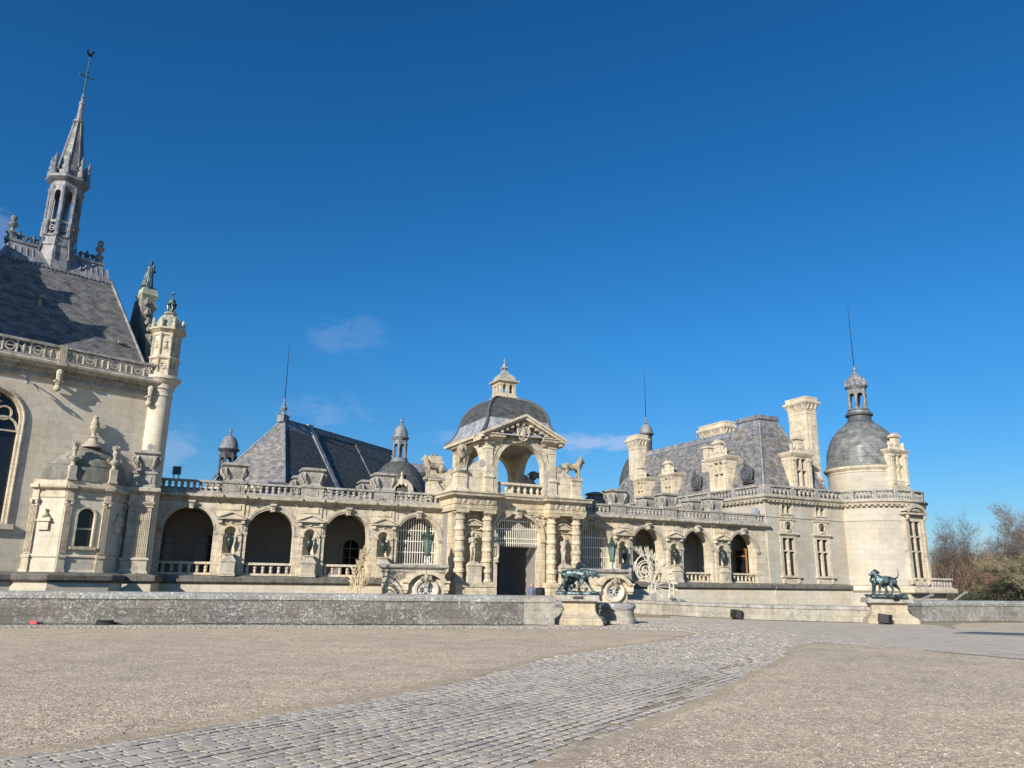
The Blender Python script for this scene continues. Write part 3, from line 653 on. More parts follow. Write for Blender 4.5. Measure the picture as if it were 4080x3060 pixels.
def niche_frame(parent, x, z0, zs, hw, m, yf=-.12):
    """pediment, imposts and arch ring of a niche whose arch springs at zs"""
    b = MB(); pz = zs+hw+.38
    b.prism([(x-.68, pz+.07), (x+.68, pz+.07), (x, pz+.36)], yf-.22, yf+.1)
    b.prism([(x-.76, pz+.0), (x+.76, pz+.0), (x+.78, pz+.07), (x-.78, pz+.07)], yf-.3, yf+.1)
    for s in (-1, 1):
        q = [(x, pz+.36), (x+s*.80, pz+.06), (x+s*.80, pz+.12), (x, pz+.46)]
        b.prism(q if s < 0 else q[::-1], yf-.32, yf+.1)
        b.box(x+s*.60-.09, x+s*.60+.09, yf-.2, yf+.05, pz-.22, pz)
    b.box(x-.55, x+.55, yf-.05, yf+.05, pz-.24, pz)
    o = b.build('pediment', m, parent)
    b = MB(); b.ring(x, zs, hw, hw+.13, yf-.05, yf+.05)
    for s in (-1, 1): b.box(x+s*(hw+.10)-.13, x+s*(hw+.10)+.13, yf-.07, yf+.05, zs-.12, zs+.02); 
    b.build('niche_arch', m, parent)
    b = MB()  # carved ornament under the pediment
    b.lathe([(.0, -.02), (.07, -.01), (.10, .03), (.07, .06), (.0, .05)], n=10); b.xf(T(x, yf-.06, pz-.12) @ Matrix.Rotation(PI/2, 4, 'X'))
    for s in (-1, 1):
        b.tube([(x+s*.10, yf-.06, pz-.10), (x+s*.20, yf-.08, pz-.06), (x+s*.30, yf-.07, pz-.13), (x+s*.40, yf-.06, pz-.08)], [.035, .045, .035, .02], 6)
    b.build('carving', m, parent)
def niche_shell(parent, x, z0, zs, hw, m, y0=.0):
    b = MB(); b.lathe([(hw, z0), (hw, zs)], x, y0, n=12, a0=0, a1=PI)
    rows = []
    for j in range(9):
        t = PI/2*j/8; q = math.cos(t)
        rows.append([(x+hw*q*math.cos(PI*i/24)*(1-.07*(i % 2)*math.cos(t*.9)), y0+hw*q*math.sin(PI*i/24)*(1-.07*(i % 2)*math.cos(t*.9)), zs+hw*math.sin(t)*(1-.05*(i % 2))) for i in range(25)])
    b.grid(rows, False, smooth=False)
    return b.build('niche', m, parent)
def wing(label, loc, heading, x0, x1, arches, niches, grilled, back, closed, blocks, m, bal_n, sw=None):
    sw = sw or M['shadewall']
    t = thing('arcade_wing', loc, R(heading), label, 'arcade wing')
    ops = [(c, 1.3, 1.95, 4.3) for c in arches]+[(c, .34, 3.1, 4.25) for c in niches]
    b = MB(); b.archwall(x0, x1, 1.7, 5.92, 0, .85, ops, 18); b.build('wall', m, t)
    # pier strips standing slightly proud, with their own niche opening
    for c in niches:
        b = MB(); b.archwall(c-.86, c-.50, 1.93, 5.92, -.05, .0-.003, []); b.box(c+.50, c+.86, -.05, -.003, 1.93, 5.92)
        b.archwall(c-.62, c+.62, 3.1, 5.92, -.12, -.003, [(c, .34, 3.1, 4.25)], 12); b.box(c-.62, c+.62, -.12, -.003, 1.93, 3.1)
        b.box(c-.42, c+.42, -.17, -.1, 5.50, 5.80)
        for k in range(9):   # shallow rusticated courses
            zz = 2.0+k*.43
            for s in (-1, 1): b.box(c+s*.49-.12, c+s*.49+.12, -.15, -.1, zz, zz+.36) if zz+.36 < 4.1 else None
        b.build('pier', m, t)
        niche_shell(t, c, 3.1, 4.25, .345, m, -.02); niche_frame(t, c, 3.1, 4.25, .34, m)
        b = MB(); b.mold([(c-.36, -.55), (c+.36, -.55), (c+.36, -.1), (c-.36, -.1)], [(.05, 1.9), (.05, 2.05), (0, 2.1), (0, 2.62), (.05, 2.66), (.03, 2.74), (-.05, 2.86), (-.12, 2.96), (-.10, 3.02), (-.06, 3.06), (-.06, 3.12)], True)
        b.face([(c-.3, -.49, 3.12), (c+.3, -.49, 3.12), (c+.3, -.1, 3.12), (c-.3, -.1, 3.12)])
        b.build('niche_pedestal', M['trim'], t)
    for c in arches:
        b = MB(); b.ring(c, 4.3, 1.3, 1.40, -.05, .02); b.ring(c, 4.3, 1.40, 1.56, -.09, .0, seg=22)
        for s in (-1, 1): b.box(c+s*1.44-.17, c+s*1.44+.17, -.12, .02, 4.17, 4.30, 0); b.box(c+s*1.44-.14, c+s*1.44+.14, -.07, .02, 4.08, 4.17)
        b.build('archivolt', M['trim'] if m is M['stone'] else m, t)
        keystone(t, c, 5.72, M['trim'], .85)
    for c in arches:  # jambs of the arch show coursed blocks
        pass
    # cornice with breaks over the piers
    b = MB(); CP = [(0, 5.9), (.10, 5.92), (.12, 6.0), (.2, 6.04), (.34, 6.1), (.42, 6.14), (.44, 6.25), (.38, 6.29), (-.5, 6.31)]
    path = [(x0, 0)]
    for c in sorted(niches): path += [(c-.82, 0), (c-.82, -.13), (c+.82, -.13), (c+.82, 0)]
    path.append((x1, 0)); path = [p for p in path if x0 <= p[0] <= x1]
    b.mold(path, CP); b.build('cornice', M['trim'], t)
    b = MB()
    for c in niches:
        for s in (-1, 1):
            b.ellipsoid((c+s*.62, -.58, 6.2), (.09, .09, .11), 8, 6)
    b.build('lion_mask', M['weath'], t, kind='stuff')
    b = MB(); b.box(x0, x1, -.05, .35, 6.28, 6.44); b.build('parapet_base', M['weath'], t)
    # roof terrace
    b = MB(); b.box(x0, x1, .85, back, 6.05, 6.2); b.box(x0, x1, .3, .85, 5.95, 6.25); b.build('roof_terrace', M['lead'], t)
    edges = [x0]+[e for c in sorted(blocks) for e in (c-.64, c+.64)]+[x1]
    for i in range(0, len(edges), 2):
        a, e = edges[i], edges[i+1]
        if e-a < .4: continue
        n = max(3, int((e-a)/.31)); balustrade(t, (a, .12), (e, .12), 6.44, 7.08, n, BM_UP, M['weath'], .24, .12, .07)
    for c in blocks: block(t, c)
    # rear parapet of the terrace
    b = MB(); b.box(x0, x1, back-.3, back-.05, 6.2, 6.45); b.box(x0, x1, back-.3, back-.05, 6.93, 7.08)
    for k in range(int((x1-x0)/.42)): xx = x0+.2+k*.42; b.box(xx, xx+.17, back-.26, back-.1, 6.45, 6.93)
    b.build('rear_parapet', M['weath'], t)
    for c in blocks: block(t, c, back-.75)
    # lower balustrades in the arches
    for c in arches:
        if c in grilled:
            b = MB(); k = -1.24; 
            while k < 1.26:
                zt = 4.3+math.sqrt(max(0, 1.3**2-k*k)); b.box(c+k-.02, c+k+.02, .40, .44, 1.95, zt); k += .155
            for zz in (2.75, 3.45, 4.1, 4.75):
                hwz = 1.3 if zz < 4.3 else math.sqrt(1.69-(zz-4.3)**2); b.box(c-hwz, c+hwz, .38, .46, zz, zz+.05)
            b.build('grille', M['gold'], t)
            b = MB(); b.box(c-1.3, c+1.3, .1, .8, 1.7, 2.0); b.build('sill', M['trim'], t)
        else: balustrade(t, (c-1.3, .30), (c+1.3, .30), 1.95, 2.65, bal_n, BM_LO, M['stone'], .26, .13, .12)
    # gallery behind
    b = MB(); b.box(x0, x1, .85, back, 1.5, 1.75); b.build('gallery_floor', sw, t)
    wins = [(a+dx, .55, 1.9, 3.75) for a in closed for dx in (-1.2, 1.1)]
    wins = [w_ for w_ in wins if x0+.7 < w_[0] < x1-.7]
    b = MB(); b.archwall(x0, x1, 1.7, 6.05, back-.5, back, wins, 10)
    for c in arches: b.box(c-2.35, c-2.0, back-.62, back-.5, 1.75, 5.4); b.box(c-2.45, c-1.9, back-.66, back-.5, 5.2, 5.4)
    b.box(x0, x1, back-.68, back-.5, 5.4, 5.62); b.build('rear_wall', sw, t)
    for (cx, hw, zb, zs) in wins:
        b = MB(); b.box(cx-hw, cx+hw, back-.25, back-.2, zb, zs+hw); b.build('window_pane', M['glass'], t)
        b = MB(); b.ring(cx, zs, hw-.02, hw+.12, back-.58, back-.3, jam=zs-zb); b.box(cx-.03, cx+.03, back-.32, back-.26, zb, zs+hw); b.box(cx-hw, cx+hw, back-.32, back-.26, zs-.03, zs+.03)
        for k in range(1, 4): b.box(cx-hw, cx+hw, back-.3, back-.26, zb+k*.42, zb+k*.42+.03)
        b.build('window_frame', M['shadewall'], t)
    for xe in (x0, x1-.3): b = MB(); b.box(xe, xe+.3, .85, back, 1.7, 6.0); b.build('end_wall', sw, t)
    return t
LWA = (-5.65, 48.0); RWA = (5.70, 53.0)
lu, ln_ = hd(23); ru, rn = hd(27)
def wpt(A, u, n, x, y, z=0): return (A[0]+u.x*x+n.x*y, A[1]+u.y*x+n.y*y, z)
lw = wing('arcaded stone wing with four round arches left of the domed gatehouse', (LWA[0], LWA[1], 0), 23, -15.6, 1.9, [-12.95, -8.63, -4.31, 0], [-10.79, -6.47, -2.155], [0], 4.5, [-12.95, -4.3], [-10.85, -6.5, -2.2], M['stone'], 6)
ledge(lw, [(-17.4, -1.9), (-16.2, -1.9), (-14.7, -1.85), (-14.3, -.1), (-1.6, -.1)])
rw = wing('arcaded stone wing with four round arches right of the domed gatehouse', (RWA[0], RWA[1], 0), 27, -1.0, 15.75, [0, 4.37, 8.78, 13.15], [2.18, 6.58, 10.97], [0], 2.9, [], [2.0, 6.4, 10.75], M['stone'], 7, M['gallery'])
ledge(rw, [(1.2, -.1), (15.8, -.1)])
b = MB()
for c in (4.37, 8.78):
    q = MB(); q.lathe([(0, -.03), (.30, -.03), (.36, .02), (.30, .07), (.22, .04), (0, .09)], n=18); b.add(q, T(c+1.2, 2.36, 4.5) @ Matrix.Rotation(PI/2, 4, 'X') @ Matrix.Scale(1.3, 4, (0, 1, 0)))
b.build('wall_medallion', M['shadewall'], rw)
b = MB(); b.box(14.3, 14.42, .95, 1.03, 1.75, 4.5); b.box(14.3, 14.42, 2.12, 2.2, 1.75, 4.5); b.box(14.3, 14.42, 1.03, 2.12, 3.9, 4.0); b.box(14.3, 14.42, 1.03, 2.12, 4.42, 4.5)
dr_ = b.build('door', M['wood'], rw); b = MB(); b.box(14.38, 14.44, 1.03, 2.12, 1.75, 4.42); b.build('pane', M['glass'], dr_)
for k, (x, lab) in enumerate(((-10.79, 'dark green urn in the niche nearest the chapel'), (-6.47, 'dark green urn in the middle niche of the left arcade'), (-2.155, 'dark green urn in the niche behind the straw coloured plant sculpture'))):
    urn(wpt(LWA, lu, ln_, x, -.30, 3.12), R(23), lab)
for x, lab in ((2.18, 'dark green urn half hidden by the right hand street lantern'), (6.58, 'dark green urn in the middle niche of the right arcade'), (10.97, 'dark green urn in the niche nearest the corner pavilion')):
    urn(wpt(RWA, ru, rn, x, -.30, 3.12), R(27), lab)
# chapel-side end pier of the left arcade: a pair of fluted pilasters under a scrolled block
def fluted(b, x0, x1, y, z0, z1, n=5):
    wv = (x1-x0)/(2*n+1)
    b.box(x0, x1, y+.03, y+.25, z0, z1)
    for k in range(n+1): b.box(x0+2*k*wv, x0+(2*k+1)*wv, y, y+.03, z0+.05, z1-.05)
ep = lw
b = MB(); b.box(-15.95, -14.85, -1.62, -.6, 1.93, 5.95); b.box(-15.7, -14.7, -.6, .2, 1.7, 5.92); fluted(b, -15.93, -15.47, -1.72, 2.75, 5.25); fluted(b, -15.33, -14.87, -1.72, 2.75, 5.25)
b.build('end_pier', M['stone'], ep)
b = MB(); pa = [(-15.98, -.6), (-15.98, -1.72), (-14.82, -1.72), (-14.82, -.6)]
b.mold(pa, [(.12, 1.93), (.12, 2.02), (.04, 2.1), (.04, 2.58), (.1, 2.62), (.1, 2.7), (.0, 2.76)]); b.build('pilaster_base', M['trim'], ep); b = MB()
b.mold(pa, [(-.04, 5.25), (.04, 5.3), (-.02, 5.36), (.08, 5.5), (.10, 5.56), (0, 5.57), (0, 5.9), (.1, 6.0), (.26, 6.1), (.28, 6.25), (.2, 6.3), (-.3, 6.34)]); b.build('capital', M['trim'], ep)
block(ep, -15.4, -1.72, 6.3, 2.0, .56, .9)
b = MB(); b.lathe([(.0, -.12), (.2, -.1), (.27, 0), (.2, .1), (0, .12)], n=14); b.xf(Matrix.Translation((-15.25, -1.3, 8.5)) @ Matrix.Rotation(PI/2, 4, 'X')); b.build('ball_ornament', M['weath'], ep)
t = thing('floodlight', wpt(LWA, lu, ln_, -14.1, .3, 7.08), R(23), 'boxy floodlight standing on the balustrade next to the chapel turret', 'floodlight')
b = MB(); b.box(-.02, .42, -.1, .12, .25, .70); b.build('housing', M['deadpl'], t)
b = MB(); b.box(.02, .38, -.125, -.1, .29, .66); b.build('lens', M['glass'], t)
b = MB(); b.box(.05, .1, -.03, .03, 0, .25); b.box(.3, .35, -.03, .03, 0, .25); b.build('bracket', M['iron'], t)

# ------------------------------------------------------------------ gatehouse
GP = (.388, 49.40)
gu, gn = hd(27)
def gpt(x, y, z=0): return wpt(GP, gu, gn, x, y, z)
gate = thing('gatehouse', (GP[0], GP[1], 0), R(27), 'domed stone gatehouse with banded columns and a raised portcullis', 'gatehouse')
g = M['gate']
b = MB(); b.archwall(-4.45, 4.45, 0, 6.0, -.1, .55, [(-3.17, .38, 2.84, 4.32), (0, 1.66, 0, 4.40), (3.17, .38, 2.84, 4.32)], 22); b.build('front_wall', g, gate)
b = MB(); b.box(-4.45, -4.0, .55, 5.3, 0, 7.0); b.box(4.0, 4.45, .55, 5.3, 0, 7.0); b.box(-4.3, -1.66, .56, 5.3, 0, 6.9); b.box(1.66, 4.3, .56, 5.3, 0, 6.9)
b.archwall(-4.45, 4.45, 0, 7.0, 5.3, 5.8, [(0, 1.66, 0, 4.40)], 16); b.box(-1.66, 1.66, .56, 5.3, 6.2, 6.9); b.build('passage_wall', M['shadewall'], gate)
for s in (-1, 1):
    x = s*3.17
    niche_shell(gate, x, 2.84, 4.32, .385, g, -.1); niche_frame(gate, x, 2.84, 4.32, .38, g, -.14)
    b = MB(); b.box(x-.36, x+.36, -.18, -.1, 5.45, 5.78); b.build('panel', g, gate)
    # plinth the column pair stands on
    b = MB(); b.mold([(x-1.25, .1), (x-1.25, -.92), (x+1.25, -.92), (x+1.25, .1)], [(.06, -.05), (.06, .2), (0, .26), (0, 1.42), (.06, 1.48), (.08, 1.6), (0, 1.64), (-.9, 1.66)])
    b.build('plinth', g, gate)
    b = MB(); b.mold([(x-.42, -.85), (x+.42, -.85), (x+.42, -.2), (x-.42, -.2)], [(.05, 1.6), (.05, 1.72), (0, 1.8), (0, 2.62), (.06, 2.7), (.03, 2.78), (-.03, 2.84)], True); b.face([(x-.4, -.83, 2.84), (x+.4, -.83, 2.84), (x+.4, -.2, 2.84), (x-.4, -.2, 2.84)]); b.build('statue_pedestal', M['stone'], gate)
    for cx in (x-.91, x+.91):
        col = MB(); R0 = .255
        col.box(cx-.33, cx+.33, -.84, -.18, 1.62, 1.76); col.lathe([(.33, 1.76), (.35, 1.82), (.30, 1.88), (R0, 1.92)], cx, -.5, 20)
        # fluted drums with broad plain bands
        zz = 1.92; k = 0
        while zz < 5.45:
            h = .36 if k % 2 == 0 else .26
            z1 = min(zz+h, 5.55)
            if k % 2 == 0:
                rows = [[(cx+(R0*(1.0 if i % 2 else .90))*math.cos(2*PI*i/36), -.5+(R0*(1.0 if i % 2 else .90))*math.sin(2*PI*i/36), q) for i in range(36)] for q in (zz, z1)]
                col.grid(rows, True, smooth=False)
            else: col.lathe([(R0, zz), (R0+.06, zz+.02), (R0+.07, zz+.05), (R0+.07, z1-.05), (R0+.06, z1-.02), (R0, z1)], cx, -.5, 22)
            zz = z1; k += 1
        col.lathe([(R0, 5.5), (R0+.04, 5.56), (R0, 5.6), (R0+.02, 5.68), (R0+.13, 5.78), (R0+.13, 5.8)], cx, -.5, 20)
        col.box(cx-.40, cx+.40, -.90, -.1, 5.80, 5.92)
        col.build('column', g, gate)
# entablature: architrave, carved frieze, cornice, breaking forward over the columns
ep_ = [(-4.6, 5.3), (-4.6, -.9), (-1.85, -.9), (-1.85, -.3), (1.85, -.3), (1.85, -.9), (4.6, -.9), (4.6, 5.3)]
b = MB(); b.mold(ep_, [(.0, 5.92), (0, 6.05), (.03, 6.07), (.03, 6.26), (.08, 6.3), (0, 6.32), (0, 6.70), (.06, 6.73)]); b.build('frieze', g, gate)
b = MB(); b.mold(ep_, [(.06, 6.73), (.14, 6.77), (.30, 6.80), (.32, 6.92), (.40, 6.98), (.40, 7.03), (-.5, 7.05)]); b.build('cornice', M['trim'], gate)
b = MB(); b.box(-4.58, 4.58, -.25, 5.3, 5.95, 7.0); b.box(-4.58, -1.87, -.88, -.2, 5.93, 7.0); b.box(1.87, 4.58, -.88, -.2, 5.93, 7.0); b.build('attic_core', g, gate)
b = MB()  # triglyph bars, rosettes and flower panels of the frieze
for s in (-1, 1):
    if s > 0: b.build('frieze_carving', M['trim'], gate); b = MB()
    for k in range(7):
        x = s*3.22-1.2+k*.4
        if k % 2 == 0:
            for q in (-.10, -.03, .04, .11): b.box(x+q-.02, x+q+.02, -.95, -.9, 6.34, 6.68)
            b.box(x-.13, x+.13, -.96, -.9, 6.20, 6.24)
        else:
            b.ellipsoid((x, -.92, 6.52), (.12, .06, .12), 8, 6)
            for a in range(6): b.ellipsoid((x+.11*math.cos(a*PI/3), -.93, 6.52+.11*math.sin(a*PI/3)), (.05, .04, .05), 6, 4)
b.build('frieze_carving', M['trim'], gate)
b = MB(); b.ring(0, 4.40, 1.66, 1.80, -.16, -.05, seg=26); b.ring(0, 4.40, 1.80, 1.98, -.22, -.05, seg=26)
for s in (-1, 1): b.box(s*1.82-.2, s*1.82+.2, -.26, -.05, 4.24, 4.40); b.box(s*1.80-.15, s*1.80+.15, -.18, -.05, 0, 4.2)
b.build('archivolt', g, gate)
keystone(gate, 0, 6.02, M['trim'], 1.25, -.25)
# portcullis
b = MB(); k = -1.60
while k < 1.62:
    zt = 4.40+math.sqrt(max(0, 1.66**2-k*k)); b.box(k-.021, k+.021, .20, .245, 4.15, zt)
    b.face([(k-.035, .20, 4.15), (k, .2, 3.92), (k+.035, .20, 4.15)]); b.face([(k+.035, .245, 4.15), (k, .245, 3.92), (k-.035, .245, 4.15)]); b.face([(k-.035, .2, 4.15), (k-.035, .245, 4.15), (k, .245, 3.92), (k, .2, 3.92)]); b.face([(k+.035, .2, 4.15), (k, .2, 3.92), (k, .245, 3.92), (k+.035, .245, 4.15)])
    k += .146
for zz in (4.13, 4.40, 5.0, 5.5):
    h = 1.66 if zz <= 4.4 else math.sqrt(1.66**2-(zz-4.4)**2); b.box(-h, h, .18, .265, zz, zz+.05)
b.build('portcullis', M['gold'], gate)
b = MB(); b.tube([(-1.15, .9, 4.6), (-1.15, .9, 3.9)], .02, 6)
for s in ((-1, -1), (1, -1), (1, 1), (-1, 1)): b.tube([(-1.15+s[0]*.17, .9+s[1]*.17, 3.9), (-1.15+s[0]*.14, .9+s[1]*.14, 3.35)], .02, 5)
b.box(-1.34, -.96, .71, 1.09, 3.88, 3.93); b.box(-1.30, -1.0, .75, 1.05, 3.32, 3.36); b.build('hanging_lantern', M['iron'], gate)
# carved reliefs in the spandrels
b = MB(); rr = random.Random(5)
for s in (-1, 1):
    for k in range(46):
        a = PI/2-s*R(14+k*1.25); rad = 2.12+rr.uniform(0, .5)*min(1, .4+k*.02)
        px, pz = rad*math.cos(a), 4.40+rad*math.sin(a)
        if pz > 5.85 or abs(px) > 1.95: continue
        b.ellipsoid((px, -.16, pz), (rr.uniform(.07, .17), .09, rr.uniform(.06, .13)), 7, 5, Matrix.Rotation(rr.uniform(0, 3), 3, 'Y'))
    b.tube([(s*.35, -.2, 6.0-.02), (s*.75, -.24, 5.78), (s*1.15, -.22, 5.62), (s*1.5, -.2, 5.2)], [.05, .11, .10, .05], 7)
    b.ellipsoid((s*.88, -.26, 5.80), (.09, .09, .10), 8, 6); b.tube([(s*.95, -.2, 5.75), (s*1.3, -.22, 5.9), (s*1.75, -.18, 5.8)], [.04, .10, .03], 6)
b.build('spandrel_relief', M['trim'], gate)
# upper stage: four corner piers, arches, balustrade, pediment
UY = -.62; UD = 4.7   # front and rear plane of the open pavilion
UZ = 10.30
up = MB(); up.archwall(-2.45, 2.45, 7.05, UZ+.35, UY+.12, UY+.65, [(0, 1.66, 7.05, 8.78)], 22); up.archwall(-2.45, 2.45, 7.05, UZ+.35, UD-.65, UD-.12, [(0, 1.66, 7.05, 8.78)], 16)
sd_ = MB(); c_y = (UY+UD)/2; sd_.archwall(UY+.12, UD-.12, 7.05, UZ+.35, -.25, .25, [(c_y, 1.60, 7.05, 8.78)], 16)
for s in (-1, 1):
    i0 = len(up.v); q = MB(); q.add(sd_, T(s*2.2, 0, 0) @ Matrix.Rotation(PI/2, 4, 'Z')); up.add(q)
up.build('upper_arch', M['stone'], gate)
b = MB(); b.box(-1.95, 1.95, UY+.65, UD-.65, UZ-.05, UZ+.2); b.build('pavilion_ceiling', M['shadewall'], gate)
for sx in (-1, 1):
    for (ya, yb) in ((UY, UY+.5), (UD-.5, UD)):
        b = MB(); x0_, x1_ = (sx*2.04, sx*2.52) if sx > 0 else (-2.52, -2.04)
        pth = [(x0_, ya), (x1_, ya), (x1_, yb), (x0_, yb)]
        b.mold(pth, [(.10, 7.05), (.10, 7.2), (.04, 7.3), (.04, 8.0), (.1, 8.06), (.1, 8.12), (0, 8.3), (0, 9.85), (.04, 9.88), (.04, 9.93), (0, 9.96), (0, 10.2), (.07, 10.24), (.07, 10.3), (0, 10.32), (0, 10.64)], True)
        b.build('corner_pilaster', M['stone'], gate)
b = MB(); b.ring(0, 8.78, 1.66, 1.72, UY+.02, UY+.14, seg=26); b.ring(0, 8.78, 1.72, 2.0, UY+.06, UY+.14, seg=26); b.ring(0, 8.78, 2.0, 2.06, UY+.02, UY+.14, seg=26)
for s in (-1, 1):
    b.box(s*1.85-.19, s*1.85+.19, UY+.0, UY+.14, 7.1, 8.78)
b.build('upper_archivolt', M['trim'], gate)
balustrade(gate, (-2.04, UY+.35), (2.04, UY+.35), 7.05, 7.86, 9, BM_GT, M['stone'], .26, .15, .16)
# eaves, dome
b = MB(); EP = [(.0, 10.32), (.06, 10.36), (.06, 10.46), (.16, 10.5), (.2, 10.56), (.42, 10.60), (.44, 10.70), (.52, 10.75), (.52, 10.80), (.4, 10.82)]
b.mold([(-2.5, UD), (-2.5, UY), (-1.35, UY)], EP); b.mold([(1.35, UY), (2.5, UY), (2.5, UD), (-2.5, UD)], EP); b.box(-3.0, 3.0, UY+.1, UD+.5, 10.6, 10.78)
b.build('eaves', M['stone'], gate)
for xm in (-2.86, 2.5):
    b = MB()
    for q in range(16): yy = UY+.2+q*.31; b.box(xm, xm+.36, yy, yy+.14, 10.46, 10.58)
    b.build('modillion', M['trim'], gate)
b = MB()
PZ = 10.62; AP_ = 12.08; PW = 3.0
b.prism([(-2.5, PZ-.3), (2.5, PZ-.3), (2.5, PZ+.1), (0, AP_-.28), (-2.5, PZ+.1)], UY+.16, UY+.6)
b.build('tympanum', M['stone'], gate)
b = MB()
# archway cut reads through because the tympanum sits behind the arch rings
for s in (-1, 1):
    for (o0, o1, ya) in ((0, .16, UY-.62), (-.16, 0, UY-.50), (-.30, -.16, UY-.16)):
        q = [(0, AP_+o0-.02), (s*PW, PZ+.03+o0), (s*PW, PZ+.03+o1), (0, AP_+o1-.02)]
        b.prism(q if s < 0 else q[::-1], ya, UY+.9)
b.build('pediment', M['stone'], gate)
b = MB()
for s in (-1, 1):
    for k in range(7):
        x = s*(.52+k*.36); zc = AP_-.27-(AP_-PZ)*abs(x)/PW
        b.box(x-.09, x+.09, UY-.44, UY+.1, zc-.15, zc+.0)
b.build('dentil', M['trim'], gate)
# cartouche with crown and foliage
b = MB(); b.ellipsoid((0, UY-.14, 11.0), (.26, .2, .42), 14, 10); b.ring(0, 11.0, .30, .40, UY-.3, UY)
for s in (-1, 1):
    b.tube([(s*.12, UY-.2, 11.42), (s*.34, UY-.28, 11.40), (s*.44, UY-.25, 11.15), (s*.36, UY-.25, 10.85), (s*.22, UY-.2, 10.62), (s*.05, UY-.2, 10.52)], [.05, .08, .07, .06, .06, .05], 7)
    for k in range(26): b.ellipsoid((s*rr.uniform(.42, .98), UY-.05, 10.92+rr.uniform(-.28, .22)), (rr.uniform(.04, .10), .07, rr.uniform(.03, .08)), 6, 4)
b.lathe([(.16, 11.46), (.2, 11.5), (.16, 11.55), (.24, 11.7), (.0, 11.72)], 0, UY-.14, 10)
for k in range(6): b.ellipsoid((.21*math.cos(k*PI/3), UY-.14+.12*math.sin(k*PI/3), 11.74), (.045, .045, .07), 6, 4)
b.build('cartouche', M['trim'], gate)
DC = (0, c_y)
def sqdome(b, prof, cy=0, bulge=0):
    """square-plan dome: profile of (half width, z)"""
    for k in range(len(prof)-1):
        (h0, z0), (h1, z1) = prof[k], prof[k+1]
        c0 = [(-h0, -h0), (h0, -h0), (h0, h0), (-h0, h0)]; c1 = [(-h1, -h1), (h1, -h1), (h1, h1), (-h1, h1)]
        for i in range(4):
            j = (i+1) % 4; L0 = sum(math.hypot(prof[q+1][0]-prof[q][0], prof[q+1][1]-prof[q][1]) for q in range(k)); L1 = L0+math.hypot(h1-h0, z1-z0)
            b.face([(c0[i][0], cy+c0[i][1], z0), (c0[j][0], cy+c0[j][1], z0), (c1[j][0], cy+c1[j][1], z1), (c1[i][0], cy+c1[i][1], z1)], [(-h0, L0), (h0, L0), (h1, L1), (-h1, L1)])
def arcs(pts, n):  # smooth interpolation through profile points (Catmull-Rom)
    o = []; P = [pts[0]]+list(pts)+[pts[-1]]
    for i in range(1, len(P)-2):
        for k in range(n):
            t_ = k/n; a, b2, c, d = P[i-1], P[i], P[i+1], P[i+2]
            o.append(tuple(.5*((2*b2[q])+(-a[q]+c[q])*t_+(2*a[q]-5*b2[q]+4*c[q]-d[q])*t_*t_+(-a[q]+3*b2[q]-3*c[q]+d[q])*t_**3) for q in (0, 1)))
    o.append(tuple(pts[-1])); return o
dp_lead = arcs([(3.0, 10.78), (2.70, 11.05), (2.45, 11.45), (2.31, 11.75), (2.26, 12.0)], 4)
dp_sl = arcs([(2.26, 12.0), (2.17, 12.42), (1.94, 12.92), (1.58, 13.32), (1.14, 13.6), (.66, 13.74)], 6)
b = MB(); sqdome(b, dp_lead, c_y); b.build('lead_apron', M['leadpale'], gate)
b = MB(); sqdome(b, dp_sl, c_y); b.build('dome', M['slated'], gate)
for sx, sy in ((-1, -1), (1, -1), (1, 1), (-1, 1)):
    b = MB(); pr = dp_lead[:-1]+dp_sl; b.tube([(sx*(h-.02), c_y+sy*(h-.02), z+.02) for h, z in pr], .11, 8); b.build('hip_roll', M['leadd'], gate)
b = MB(); sqp = lambda h: [(-h, c_y-h), (h, c_y-h), (h, c_y+h), (-h, c_y+h)]
b.mold(sqp(.60), [(0, 13.6), (.02, 13.78), (.12, 13.82), (.12, 13.94), (.02, 13.98), (.02, 14.12), (0, 14.14)], True); b.face([(x, y, 14.14) for x, y in sqp(.6)])
b.mold(sqp(.60), [(-.06, 14.76), (0, 14.78), (.02, 14.88), (.10, 14.91), (.18, 14.95), (.20, 15.03), (-.3, 15.07)], True); b.face([(x, y, 14.77) for x, y in sqp(.55)][::-1])
for ix in (-1, 0, 1):
    for iy in (-1, 0, 1):
        if ix == 0 and iy == 0: continue
        b.box(ix*.49-.10, ix*.49+.10, c_y+iy*.49-.10, c_y+iy*.49+.10, 14.12, 14.79); b.box(ix*.49-.13, ix*.49+.13, c_y+iy*.49-.13, c_y+iy*.49+.13, 14.67, 14.78)
b.build('lantern', M['stone'], gate)
b = MB(); sqdome(b, arcs([(.60, 15.22), (.58, 15.4), (.46, 15.62), (.26, 15.8), (.18, 15.9), (.16, 16.0)], 4), c_y); b.xf(T(0, 0, -.17)); b.build('lantern_cap', M['weath'], gate)
b = MB(); b.lathe([(.16, 15.98), (.2, 16.02), (.1, 16.08), (.1, 16.16), (.16, 16.24), (.12, 16.34), (.14, 16.42), (.10, 16.5), (.0, 16.54)], 0, c_y, 12)
for k in range(4): a = k*PI/2+.4; b.ellipsoid((.22*math.cos(a), c_y+.22*math.sin(a), 16.2), (.08, .08, .06), 8, 6)
b.lathe([(.03, 16.5), (.03, 16.7), (.05, 16.75), (0, 16.95)], 0, c_y, 6); b.xf(T(0, 0, -.17)); b.build('finial', M['weath'], gate)
